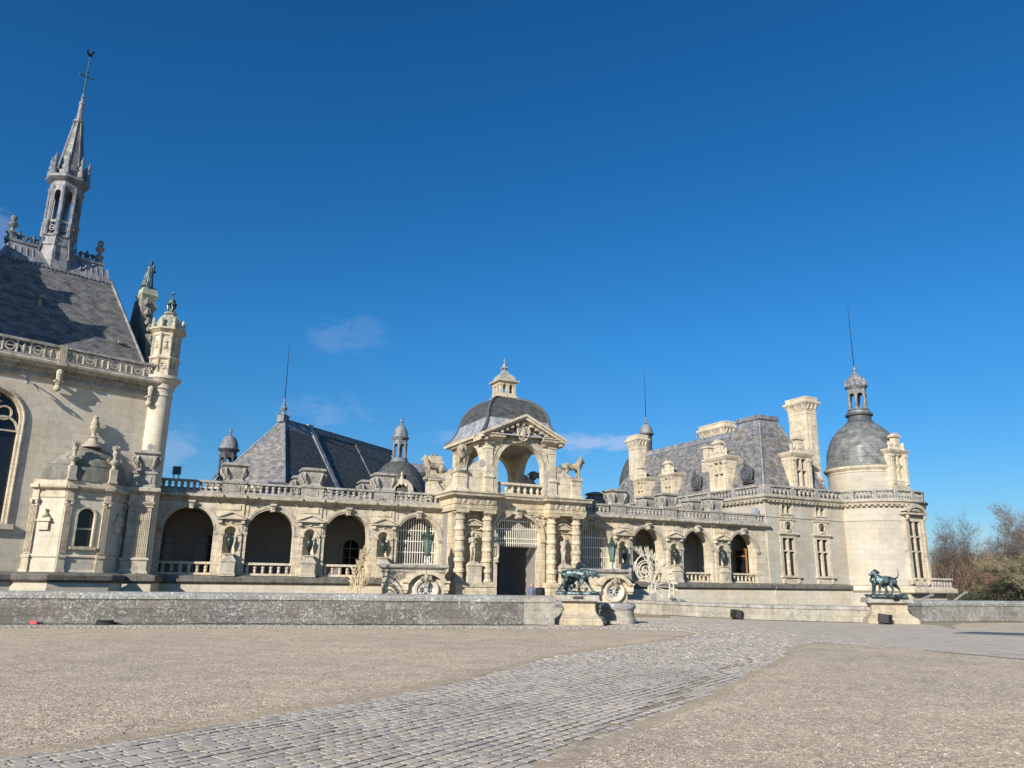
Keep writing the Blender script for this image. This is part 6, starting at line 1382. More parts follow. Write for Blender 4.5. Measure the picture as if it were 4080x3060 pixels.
# ------------------------------------------------------------------ lantern piers with oval grilles
def lpier(loc, rz, x0, x1, lx, label):
    t = thing('lantern_pier', loc, rz, label, 'pier')
    b = MB(); b.mold([(x0, 1.9), (x0, 0), (x1, 0), (x1, 1.9)], [(.12, -3.2), (.12, .1), (.04, .2), (0, .25), (0, 1.45), (.04, 1.50), (.04, 1.58), (0, 1.62), (0, 2.2)], False); b.box(x0, x1, .02, 1.9, 1.8, 2.3); b.build('body', M['stone'], t)
    b = MB(); b.mold([(x0, 1.9), (x0, 0), (x1, 0), (x1, 1.9)], [(0, 2.18), (.05, 2.2), (.08, 2.28), (.02, 2.32), (.02, 2.42), (.16, 2.46), (.22, 2.52), (.22, 2.62), (.12, 2.68), (-.9, 2.70)]); b.build('cornice', M['weath'], t)
    cx = lx; cz = 1.28
    b = MB(); q = MB(); q.lathe([(.40, .1), (.40, -.02), (.44, -.10), (.50, -.14), (.52, -.2), (.66, -.24), (.72, -.2), (.74, 0)], n=32); b.add(q, T(cx, 0, cz) @ Matrix.Rotation(-PI/2, 4, 'X') @ Matrix.Scale(.92, 4, (0, 1, 0)))
    b.build('oval_surround', M['pale'], t)
    b = MB()
    for s in (-1, 1):   # broken curved pediment halves with their brackets
        pts = []
        for k in range(9):
            a = R(96-k*9) if s > 0 else R(84+k*9); pts.append((cx+1.12*math.cos(a)+s*.14, cz+1.05*math.sin(a)))
        for k in range(8):
            p, q_ = pts[k], pts[k+1]; f_ = (.55 if s > 0 else .55)
            o2 = [(p[0], p[1]), (q_[0], q_[1]), (cx+(q_[0]-cx)*.82, cz+(q_[1]-cz)*.80), (cx+(p[0]-cx)*.82, cz+(p[1]-cz)*.80)]
            b.prism(o2 if s < 0 else o2, -.42, .02)
        xs_ = cx+s*1.14; b.box(xs_-.2, xs_+.2, -.40, .02, 1.66, 1.78); b.box(xs_-.15, xs_+.15, -.30, .02, 1.26, 1.66); b.box(xs_-.10, xs_+.10, -.24, .02, 1.12, 1.26)
    b.build('broken_pediment', M['stone'], t)
    b = MB()
    q = lambda *a: b.tube(*a)
    for r_ in (.36, .40): b.ring(cx, cz, r_-.012, r_+.012, -.04, -.015, a0=0, a1=2*PI, seg=28)
    b.tube([(cx-.4, -.03, cz), (cx+.4, -.03, cz)], .013, 5); b.tube([(cx, -.03, cz-.37), (cx, -.03, cz+.37)], .013, 5)
    for sx in (-1, 1):
        b.ring(cx+sx*.20, cz, .17, .19, -.04, -.02, a0=0, a1=2*PI, seg=16); b.ring(cx, cz+sx*.19, .10, .12, -.04, -.02, a0=0, a1=2*PI, seg=14)
        for sz in (-1, 1):
            b.tube([(cx+sx*.05, -.03, cz+sz*.02), (cx+sx*.14, -.03, cz+sz*.14), (cx+sx*.25, -.03, cz+sz*.20), (cx+sx*.28, -.03, cz+sz*.10), (cx+sx*.22, -.03, cz+sz*.08)], .014, 5)
            b.tube([(cx+sx*.08, -.03, cz+sz*.30), (cx+sx*.16, -.03, cz+sz*.26), (cx+sx*.12, -.03, cz+sz*.18)], .012, 5)
    b.xf(T(0, -.03, 0))
    b.build('oval_grille', M['whiteiron'], t)
    b = MB(); qd = MB(); qd.lathe([(0, -.01), (.43, -.01)], n=24); b.add(qd, T(cx, 0, cz) @ Matrix.Rotation(-PI/2, 4, 'X')); b.build('oval_opening', M['glass'], t)
    # bearded mask with curls above the oval
    b = MB(); b.ellipsoid((cx, -.30, 1.66), (.17, .17, .24), 12, 10); b.ellipsoid((cx, -.46, 1.64), (.04, .06, .08), 7, 5); b.ellipsoid((cx-.07, -.43, 1.72), (.04, .04, .03), 6, 4); b.ellipsoid((cx+.07, -.43, 1.72), (.04, .04, .03), 6, 4)
    b.ellipsoid((cx, -.44, 1.53), (.08, .05, .03), 7, 5)
    rq = random.Random(4)
    for k in range(46):
        a = rq.uniform(R(-35), R(215)); rr_ = rq.uniform(.17, .34); b.ellipsoid((cx+rr_*math.cos(a), -.28-rq.uniform(0, .12), 1.68+rr_*.95*math.sin(a)), (.06, .06, .06), 6, 4)
    for k in range(14): b.ellipsoid((cx+rq.uniform(-.13, .13), -.36, 1.46-rq.uniform(0, .12)), (.05, .06, .06), 6, 4)
    b.xf(T(0, 0, .26))
    b.build('mask', M['lionstone'], t)
    return t
lpier((-4.72, 44.95, 0), R(8), -2.42, 1.05, .02, 'stone pier with an oval white grille under the left street lantern')
lpier((6.66, 51.4, 0), R(18), -3.0, 1.0, .02, 'stone pier with an oval white grille under the right street lantern')
def street_lantern(loc, rz, label):
    t = thing('street_lantern', loc, rz, label, 'lantern', 'green street lanterns on the gate piers')
    b = MB()
    for k in range(4):
        a = k*PI/2+PI/4; c, s = math.cos(a), math.sin(a)
        b.tube([(c*r, s*r, z) for r, z in ((.30, .03), (.24, .01), (.20, .06), (.13, .18), (.20, .34), (.16, .44), (.06, .46), (.05, .38), (.10, .34))], [.022]*9, 6)
        b.tube([(c*.08, s*.08, .05), (c*.05, s*.05, .3)], .016, 5)
    b.lathe([(.06, 0), (.03, .08), (.03, .42), (.14, .47), (.0, .48)], n=10); b.build('scroll_base', M['whiteiron'], t)
    b = MB(); b.lathe([(.15, .46), (.17, .50), (.17, .56), (.14, .58)], n=12)
    for k in range(8):
        a = k*PI/4; b.tube([(.145*math.cos(a), .145*math.sin(a), .56), (.30*math.cos(a), .30*math.sin(a), 1.42)], .013, 5)
    b.lathe([(.27, 1.38), (.33, 1.40), (.34, 1.48), (.28, 1.52)], n=16); b.build('cage', M['copper'], t)
    b = MB(); b.lathe([(.135, .57), (.285, 1.40)], n=8, smooth=False); b.build('glass_panel', M['lampglass'], t)
    b = MB(); b.lathe([(.04, .5), (.04, .9), (.06, .92), (.06, 1.1), (0, 1.14)], n=8); b.build('burner', M['whiteiron'], t)
    b = MB(); b.lathe([(.30, 1.50), (.25, 1.56), (.16, 1.62), (.12, 1.70), (.16, 1.76), (.12, 1.84), (.08, 1.86), (.10, 1.92), (.03, 2.0), (.05, 2.05), (0, 2.14)], n=14)
    for k in range(12):
        a = k*PI/6; c, s = math.cos(a), math.sin(a); b.tube([(c*.30, s*.30, 1.48), (c*.34, s*.34, 1.56), (c*.30, s*.30, 1.66), (c*.33, s*.33, 1.70)], [.02, .04, .025, .01], 5)
    for k in range(4):
        a = k*PI/2; c, s = math.cos(a), math.sin(a); b.tube([(c*.02, s*.02, 2.0), (c*.09, s*.09, 1.98), (c*.10, s*.10, 1.92)], .015, 5)
    b.build('crown', M['copper'], t); return t
street_lantern((-4.72, 45.2, 2.70), R(8), 'green copper street lantern with white scrolled base in front of the left grille')
street_lantern((6.68, 51.65, 2.68), R(18), 'green copper street lantern with white scrolled base beside the right grille')
# ------------------------------------------------------------------ sculpted figures: overlapping limbs fused into one skin
def organic(b, name, mat_, voxel=.025, smooth=4):
    me = b.mesh('tmp', mat_); o = bpy.data.objects.new('tmp', me); COL.objects.link(o)
    m1 = o.modifiers.new('r', 'REMESH'); m1.mode = 'VOXEL'; m1.voxel_size = voxel; m1.use_smooth_shade = True
    m2 = o.modifiers.new('s', 'SMOOTH'); m2.iterations = smooth; m2.factor = .5
    dg = bpy.context.evaluated_depsgraph_get(); dg.update(); ev = o.evaluated_get(dg)
    me2 = bpy.data.meshes.new_from_object(ev); me2.name = name; bpy.data.objects.remove(o); bpy.data.meshes.remove(me)
    me2.materials.clear(); me2.materials.append(mat_); me2.polygons.foreach_set('use_smooth', [True]*len(me2.polygons)); return me2
def limb(b, pts, rs, n=8):
    b.tube(pts, rs, n); b.ellipsoid(pts[0], (rs[0],)*3, n, 6); b.ellipsoid(pts[-1], (rs[-1],)*3, n, 6)
    for p, r in zip(pts[1:-1], rs[1:-1]): b.ellipsoid(p, (r,)*3, n, 6)
def roty(a): return Matrix.Rotation(a, 3, 'Y')
# --- hounds
def hound(b, legs, head, tail, back=.86, body=((-.55, .72), (.40, .70)), y=0, ln=None):
    (hx, hz), (sx_, sz) = body
    pts = [(hx-.02, y, hz), (hx+.16, y, hz+.02), (hx+.40, y, (hz+sz)/2+.04), (sx_-.22, y, sz+.01), (sx_, y, sz-.02), (sx_+.12, y, sz+.0)]
    limb(b, pts, [.15, .185, .165, .215, .225, .16], 12)
    (nx, nz), (hx2, hz2), (mx, mz), hy = head
    limb(b, [(sx_+.04, y, sz+.06), ((sx_+nx)/2+.05, y+hy*.3, (sz+nz)/2+.05), (nx, y+hy*.7, nz)], [.18, .15, .12], 10)
    limb(b, [(nx, y+hy*.7, nz), (hx2, y+hy, hz2)], [.12, .125], 10)
    dx, dz = mx-hx2, mz-hz2; L_ = math.hypot(dx, dz)
    limb(b, [(hx2, y+hy, hz2), (hx2+dx*.5, y+hy, hz2+dz*.5-.01), (mx, y+hy, mz)], [.115, .085, .066], 10)
    b.ellipsoid((hx2+dx*.22, y+hy, hz2+dz*.22+.06), (.075, .07, .05), 8, 6)
    b.ellipsoid((mx+.01, y+hy, mz+.02), (.028, .03, .024), 6, 5)
    for s in (-1, 1):
        q = (hx2-dx*.15, y+hy+s*.11, hz2+.03); b.tube([q, (q[0]-.02, q[1]+s*.04, q[2]-.13), (q[0]+.01, q[1]+s*.03, q[2]-.27)], [.04, .07, .03], 6)
    for (kind, s, pts, ) in legs:
        p = [(x, y+s*.11, z) for x, z in pts]
        if kind == 'h': limb(b, p, [.165, .105, .055, .042, .038], 9)
        else: limb(b, p, [.13, .08, .052, .044, .038], 9)
        e = p[-1]; dxx = 1 if True else -1
        b.ellipsoid((e[0]+.05, e[1], e[2]+.015), (.085, .045, .032), 8, 6)
    limb(b, [(x, y, z) for x, z in tail], [.05, .038, .028, .02, .012][:len(tail)], 6)
def pair(name, loc, rz, label, f, base):
    t = thing('dog_sculpture', loc, rz, label, 'dog sculpture')
    for k, (fn, yy) in enumerate(f):
        b = MB(); fn(b); link('hound', organic(b, 'hound', M['bronze'], .017, 3), t, loc=(0, yy, -.075))
    b = MB(); rq = random.Random(9)
    x0, x1, d = base; b.slab([(x0, -.36), (x1-.1, -.40), (x1, -.2), (x1, .62), (x0, .66)], -.19, -.07)
    for k in range(38): b.ellipsoid((rq.uniform(x0+.05, x1-.05), rq.uniform(-.36, .6), -.08), (rq.uniform(.08, .2), rq.uniform(.06, .12), rq.uniform(.03, .06)), 8, 5)
    link('rocky_base', organic(b, 'rocky_base', M['bronze'], .03, 2), t)
    return t
H1 = lambda b: hound(b, [('h', -1, [(-.52, .72), (-.44, .50), (-.62, .30), (-.73, .16), (-.80, .03)]), ('h', 1, [(-.52, .70), (-.30, .50), (-.36, .30), (-.30, .14), (-.26, .03)]),
    ('f', -1, [(.36, .62), (.28, .46), (.16, .28), (.10, .14), (.08, .03)]), ('f', 1, [(.38, .62), (.44, .44), (.55, .26), (.64, .12), (.68, .03)])],
    ((.56, .80), (.74, .83), (.96, .66), -.02), [(-.64, .80), (-.80, .84), (-.92, .92), (-1.0, 1.02), (-1.07, 1.10)], body=((-.52, .76), (.32, .74)))
def H2(b):  # seated hound looking up over the other one
    limb(b, [(-.50, 0, .24), (-.36, 0, .42), (-.18, 0, .62), (-.06, 0, .78)], [.18, .19, .18, .16], 12)
    limb(b, [(-.06, 0, .78), (-.02, 0, .96), (.0, 0, 1.10)], [.16, .12, .10], 10); limb(b, [(.0, 0, 1.12), (.06, 0, 1.18)], [.10, .11], 10)
    limb(b, [(.08, 0, 1.18), (.2, 0, 1.15), (.30, 0, 1.13)], [.095, .07, .05], 10); b.ellipsoid((.12, 0, 1.26), (.08, .07, .05), 8, 6)
    for s in (-1, 1):
        b.tube([(.02, s*.10, 1.2), (.0, s*.14, 1.06), (.03, s*.12, .92)], [.035, .055, .025], 6)
        limb(b, [(-.02, s*.10, .64), (.02, s*.11, .4), (.04, s*.11, .2), (.05, s*.11, .04)], [.09, .055, .042, .035], 8); b.ellipsoid((.11, s*.11, .03), (.085, .045, .032), 8, 6)
        limb(b, [(-.46, s*.14, .28), (-.22, s*.17, .26), (-.36, s*.17, .10), (-.26, s*.17, .04)], [.15, .11, .06, .04], 8); b.ellipsoid((-.18, s*.17, .03), (.09, .045, .032), 8, 6)
    limb(b, [(-.62, 0, .14), (-.78, 0, .08), (-.9, .06, .06)], [.05, .035, .02], 6)
pair('a', gpt(0, 0, 0) and (2.92, 34.62, 1.42), R(-13), 'pair of green bronze hounds facing right on the near pedestal', [(H1, -.08), (H2, .34)], (-.90, .92, 0))
H3 = lambda b: hound(b, [('h', -1, [(-.36, .66), (-.50, .46), (-.66, .30), (-.70, .16), (-.72, .03)]), ('h', 1, [(-.36, .64), (-.20, .46), (-.28, .28), (-.24, .14), (-.20, .03)]),
    ('f', -1, [(.18, .58), (.05, .42), (-.06, .26), (-.10, .12), (-.12, .03)]), ('f', 1, [(.3, .60), (.32, .42), (.36, .26), (.38, .12), (.38, .03)])],
    ((.40, .92), (.50, 1.06), (.70, .98), -.08), [(-.48, .78), (-.60, .86), (-.66, 1.0), (-.66, 1.16), (-.60, 1.32)], body=((-.36, .70), (.22, .70)))
H4 = lambda b: hound(b, [('h', -1, [(-.2, .62), (-.1, .42), (-.2, .28), (-.18, .14), (-.16, .03)]), ('h', 1, [(-.2, .62), (-.05, .42), (-.12, .26), (-.08, .12), (-.06, .03)]),
    ('f', -1, [(.34, .60), (.36, .42), (.36, .26), (.36, .12), (.36, .03)]), ('f', 1, [(.40, .60), (.50, .42), (.54, .26), (.54, .12), (.54, .03)])],
    ((.36, .98), (.34, 1.12), (.18, 1.08), .1), [(-.3, .7), (-.42, .5), (-.46, .34), (-.48, .2)], body=((-.22, .68), (.34, .70)))
pair('b', (18.62, 39.55, 1.42), R(176), 'pair of dark bronze hounds facing left on the far pedestal, one with its tail raised', [(H3, .08), (H4, -.32)], (-.80, .92, 0))
# --- stone lions
def lion_mesh():
    b = MB()
    limb(b, [(-.62, 0, .78), (-.42, 0, .80), (-.1, 0, .72), (.2, 0, .78), (.42, 0, .82)], [.2, .235, .20, .25, .26], 12)
    limb(b, [(.42, 0, .86), (.52, 0, 1.02), (.58, 0, 1.16)], [.27, .25, .2], 12)
    b.ellipsoid((.60, 0, 1.20), (.2, .19, .2), 12, 10); limb(b, [(.70, 0, 1.17), (.84, 0, 1.12)], [.13, .09], 10); b.ellipsoid((.78, 0, 1.05), (.10, .08, .05), 8, 6)
    b.ellipsoid((.90, 0, 1.16), (.04, .05, .035), 6, 5)
    rq = random.Random(2)
    for k in range(90):
        a = rq.uniform(0, 2*PI); h = rq.uniform(0, 1); r_ = .23+.05*math.sin(h*3)
        b.ellipsoid((.36+.26*h+.05*math.cos(a), r_*math.cos(a), .84+.38*h+r_*.9*math.sin(a)), (.07, .06, .10), 6, 5, roty(rq.uniform(-.6, .6)))
    for s in (-1, 1):
        b.ellipsoid((.56, s*.16, 1.36), (.05, .04, .06), 6, 5)
        limb(b, [(.36, s*.16, .70), (.38, s*.17, .42), (.36, s*.17, .2), (.38, s*.17, .06)], [.15, .09, .07, .065], 9); b.ellipsoid((.46, s*.17, .05), (.12, .08, .055), 8, 6)
        limb(b, [(-.56, s*.16, .72), (-.46, s*.18, .48), (-.60, s*.18, .28), (-.56, s*.18, .08)], [.2, .13, .075, .06], 9); b.ellipsoid((-.48, s*.18, .05), (.13, .08, .055), 8, 6)
    limb(b, [(-.78, 0, .84), (-.92, .06, .74), (-.90, .12, .5), (-.78, .16, .38)], [.05, .04, .035, .05], 6)
    return organic(b, 'body', M['lionstone'], .03, 2)
LM = lion_mesh()
def lion(x, y, rz, label):
    t = link('lion_statue', LM, None, gpt(x, y, 8.46), R(27)+rz, label, 'lion statue', 'stone lions on the gatehouse corners'); 
    b = MB(); b.box(-.72, .62, -.30, .30, -.14, .03, .02); b.build('plinth', M['weath'], t); return t
lion(-4.0, UY+.35, R(-112), 'stone lion facing forward on the left front corner of the gatehouse')
lion(-4.05, UD-.35, R(-176), 'stone lion facing left on the left rear corner, in front of the chimney stack')
lion(4.0, UY+.35, R(-5), 'stone lion facing right on the right front corner of the gatehouse')
lion(4.05, UD-.35, R(0), 'stone lion facing right on the hidden right rear corner of the gatehouse')
# --- human figures
def hand(b, w, d, s=1.0, curl=.5):
    """palm and five separate fingers starting at wrist w, pointing along d"""
    w = Vector(w); d = Vector(d).normalized(); side = d.cross(Vector((0, 1, 0.2))).normalized(); nrm = side.cross(d)
    b.ellipsoid(w+d*.05*s, (.04*s, .02*s, .045*s), 8, 6)
    for k, ln_f in enumerate((.065, .075, .07, .055)):
        p0 = w+d*.085*s+side*(k-1.5)*.019*s; p1 = p0+(d*.6+nrm*curl*.4)*ln_f*s*.55; p2 = p1+(d*.35+nrm*curl)*ln_f*s*.45
        b.tube([p0, p1, p2], [.0095*s, .0085*s, .007*s], 6)
    p0 = w+d*.03*s-side*.035*s; b.tube([p0, p0-side*.02*s+d*.03*s+nrm*.01, p0-side*.012*s+d*.055*s+nrm*.02], [.012*s, .0105*s, .008*s], 6)
def figure(b, J, s=1.0, bulk=1.0, head=True):
    V_ = {k: Vector(v)*s for k, v in J.items()}
    def lb(a, rs, n=10): limb(b, [V_[k] for k in a], [r*s*bulk for r in rs], n)
    lb(['pel', 'wst', 'cst'], [.135, .12, .15], 12); lb(['cst', 'nck'], [.13, .06]); lb(['shl', 'cst', 'shr'], [.07, .13, .07])
    for q in 'lr':
        lb(['sh'+q, 'el'+q, 'wr'+q], [.066, .048, .032]); lb(['hp'+q, 'kn'+q, 'an'+q], [.098, .062, .042]); a = V_['an'+q]; t = V_['to'+q]
        limb(b, [a-Vector((0, 0, .03*s)), t], [.042*s, .030*s], 8)
    if head:
        h = V_['hd']; n_ = V_['nck']; limb(b, [n_, h-Vector((0, 0, .05*s))], [.055*s, .052*s])
        b.ellipsoid(h+Vector((0, 0, .03*s)), (.077*s, .095*s, .105*s), 14, 12); f_ = V_['face'].normalized()
        b.ellipsoid(h+f_*.035*s-Vector((0, 0, .05*s)), (.055*s, .06*s, .065*s), 10, 8)
        b.ellipsoid(h+f_*.102*s-Vector((0, 0, .012*s)), (.013*s, .018*s, .028*s), 6, 5)
        sd = f_.cross(Vector((0, 0, 1)))
        for q in (-1, 1): b.ellipsoid(h+f_*.082*s+sd*q*.032*s+Vector((0, 0, .022*s)), (.014*s, .01*s, .008*s), 6, 5); b.ellipsoid(h+sd*q*.078*s, (.012*s, .02*s, .03*s), 6, 5)
        b.ellipsoid(h+f_*.092*s-Vector((0, 0, .055*s)), (.024*s, .01*s, .009*s), 6, 5)
BASEJ = dict(pel=(0, 0, .95), wst=(0, 0, 1.10), cst=(0, 0, 1.30), nck=(0, 0, 1.47), hd=(0, -.01, 1.60), shl=(-.18, 0, 1.40), shr=(.18, 0, 1.40), ell=(-.23, .02, 1.13), elr=(.23, .02, 1.13), wrl=(-.24, -.06, .88), wrr=(.24, -.06, .88),
    hpl=(-.09, 0, .92), hpr=(.09, 0, .92), knl=(-.10, -.01, .50), knr=(.10, -.01, .50), anl=(-.10, .02, .09), anr=(.10, .02, .09), tol=(-.12, -.13, .03), tor=(.12, -.13, .03), face=(0, -1, 0))
def statue(x, pose, label, face=(0, -1, 0), raised='r'):
    J = dict(BASEJ); J.update(pose); b = MB(); figure(b, J, 1.03, 1.12); rq = random.Random(3)
    for k in range(22): a = rq.uniform(0, 2*PI); b.ellipsoid((J['hd'][0]*1.03+.08*math.cos(a), J['hd'][1]+.04+.05*math.sin(a), J['hd'][2]*1.03+rq.uniform(.0, .14)), (.03, .03, .03), 6, 4)
    limb(b, [(.10, .16, .0), (.14, .18, .35), (.12, .16, .62)], [.16, .13, .08], 8); b.slab([(-.3, -.24), (.3, -.24), (.3, .26), (-.3, .26)], -.04, .05)
    hand(b, Vector(J['wrl'])*1.03, (Vector(J['wrl'])-Vector(J['ell']))); hand(b, Vector(J['wrr'])*1.03, (Vector(J['wrr'])-Vector(J['elr'])))
    link('statue', organic(b, 'statue', M['statue'], .017, 2), None, gpt(x, -.42, 2.88), R(27), label, 'statue', 'stone slave figures in the gate niches')
statue(-3.17, dict(pel=(.03, 0, .94), wst=(.0, -.01, 1.1), cst=(-.03, 0, 1.29), nck=(-.02, .0, 1.46), hd=(-.07, -.02, 1.58), shl=(-.20, 0, 1.36), shr=(.16, 0, 1.43), elr=(.24, -.02, 1.68), wrr=(.02, .03, 1.74), ell=(-.27, .0, 1.14), wrl=(-.08, -.15, 1.22),
    knl=(-.12, -.10, .5), anl=(-.10, .03, .12), knr=(.10, -.02, .5), anr=(.08, .02, .09), face=(-.4, -.9, .2)), 'stone figure with one arm raised over its head in the left gate niche')
statue(3.17, dict(pel=(-.03, 0, .94), wst=(.01, 0, 1.1), cst=(.05, 0, 1.28), nck=(.06, 0, 1.44), hd=(.08, -.03, 1.57), shl=(-.13, -.02, 1.36), shr=(.22, .02, 1.34), elr=(.22, .14, 1.1), wrr=(.05, .16, 1.02), ell=(-.14, .14, 1.12), wrl=(-.02, .17, 1.04),
    knl=(-.06, -.02, .5), anl=(-.08, .02, .09), knr=(-.02, -.16, .55), anr=(.06, -.03, .2), face=(.5, -.8, .3)), 'stone figure twisting with hands behind its back in the right gate niche')
# robed bronze king on the chapel gable
b = MB(); J = dict(BASEJ); J.update(ell=(-.24, -.02, 1.15), wrl=(-.12, -.26, 1.16), elr=(.24, -.02, 1.15), wrr=(.10, -.26, 1.12), face=(0, -1, 0)); figure(b, J, 1.0, 1.1)
b.lathe([(.30, .02), (.27, .3), (.23, .7), (.20, 1.0), (.21, 1.25), (.16, 1.40), (.07, 1.48)], 0, .03, 16, sx=1, sy=.9)
for k in range(9): a = R(20+k*18); b.tube([(.16*math.cos(a), .04+.14*math.sin(a), 1.35), (.24*math.cos(a), .06+.22*math.sin(a), .8), (.33*math.cos(a), .08+.34*math.sin(a), .05)], [.04, .05, .06], 6)
b.lathe([(.08, 1.66), (.10, 1.68), (.085, 1.72)], 0, -.01, 10)
for k in range(6): a = k*PI/3; b.ellipsoid((.095*math.cos(a), -.01+.095*math.sin(a), 1.74), (.022, .022, .04), 6, 4)
b.ellipsoid((0, -.30, 1.18), (.12, .08, .05), 8, 6); b.box(-.32, .32, -.30, .34, -.12, .02)
hand(b, (-.12, -.26, 1.16), (.4, -.5, .1)); hand(b, (.10, -.26, 1.12), (-.4, -.5, .1))
o = link('king_statue', organic(b, 'king_statue', M['bronze'], .02, 2), None, cpt(.95, 4.58, 18.97), R(47+115), 'green bronze robed and crowned figure standing on the chapel gable', 'statue')
o.scale = (1.02,)*3
# --- visitors on the causeway
def person(loc, rz, label, jacket, s=1.0, scarf=False, pose=None):
    J = dict(BASEJ); J.update(pose or {})
    b = MB(); figure(b, J, s); hand(b, Vector(J['wrl'])*s, (-.05, -.2, -1), s); hand(b, Vector(J['wrr'])*s, (.05, -.2, -1), s)
    root = link('person', organic(b, 'person', M['skin'], .011, 1), None, loc, rz, label, 'person')
    b = MB(); V_ = {k: Vector(v)*s for k, v in J.items()}
    limb(b, [V_['pel']-Vector((0, 0, .05)), V_['wst'], V_['cst']], [.175*s, .17*s, .185*s], 12); limb(b, [V_['shl'], V_['cst']+Vector((0, 0, .04)), V_['shr']], [.095*s, .16*s, .095*s], 10)
    b.lathe([(.085*s, 1.40*s), (.08*s, 1.50*s)], 0, .01, 12)
    for q in 'lr': limb(b, [V_['sh'+q], V_['el'+q], V_['wr'+q]+Vector((0, 0, .04))], [.092*s, .072*s, .055*s], 10)
    link('jacket', organic(b, 'jacket', jacket, .02, 2), root)
    b = MB()
    for q in 'lr': limb(b, [V_['hp'+q], V_['kn'+q], V_['an'+q]], [.12*s, .085*s, .07*s], 10)
    link('trousers', organic(b, 'trousers', M['trous'], .02, 2), root)
    b = MB()
    for q in 'lr': limb(b, [V_['an'+q]-Vector((0, 0, .04)), V_['to'+q]+Vector((0, 0, .01))], [.055*s, .045*s], 8)
    link('shoes', organic(b, 'shoes', M['black'], .015, 2), root)
    b = MB(); h = V_['hd']; f_ = V_['face']; b.ellipsoid(h-f_*.018*s+Vector((0, 0, .052*s)), (.082*s, .095*s, .092*s), 12, 8); link('hair', organic(b, 'hair', M['hair'], .012, 1), root)
    if scarf: b = MB(); b.lathe([(.10*s, 1.40*s), (.12*s, 1.45*s), (.10*s, 1.50*s)], 0, 0, 12); b.tube([(0, -.1*s, 1.44*s), (.02, -.2*s, 1.25*s), (.02, -.2*s, 1.1*s)], .05*s, 8); link('scarf', organic(b, 'scarf', M['pink'], .015, 1), root)
    return root
person((1.30, 46.6, 0), R(-8), 'person in a pale blue padded jacket standing before the gate arch', M['jblue'])
person((1.78, 46.3, 0), R(14), 'person in a black coat standing beside the one in the blue jacket', M['jblack'], 1.0)
person((3.45, 46.8, 0), R(10), 'person in dark clothes with a red scarf, seen between the legs of the bronze hounds', M['jblack'], .93, True)

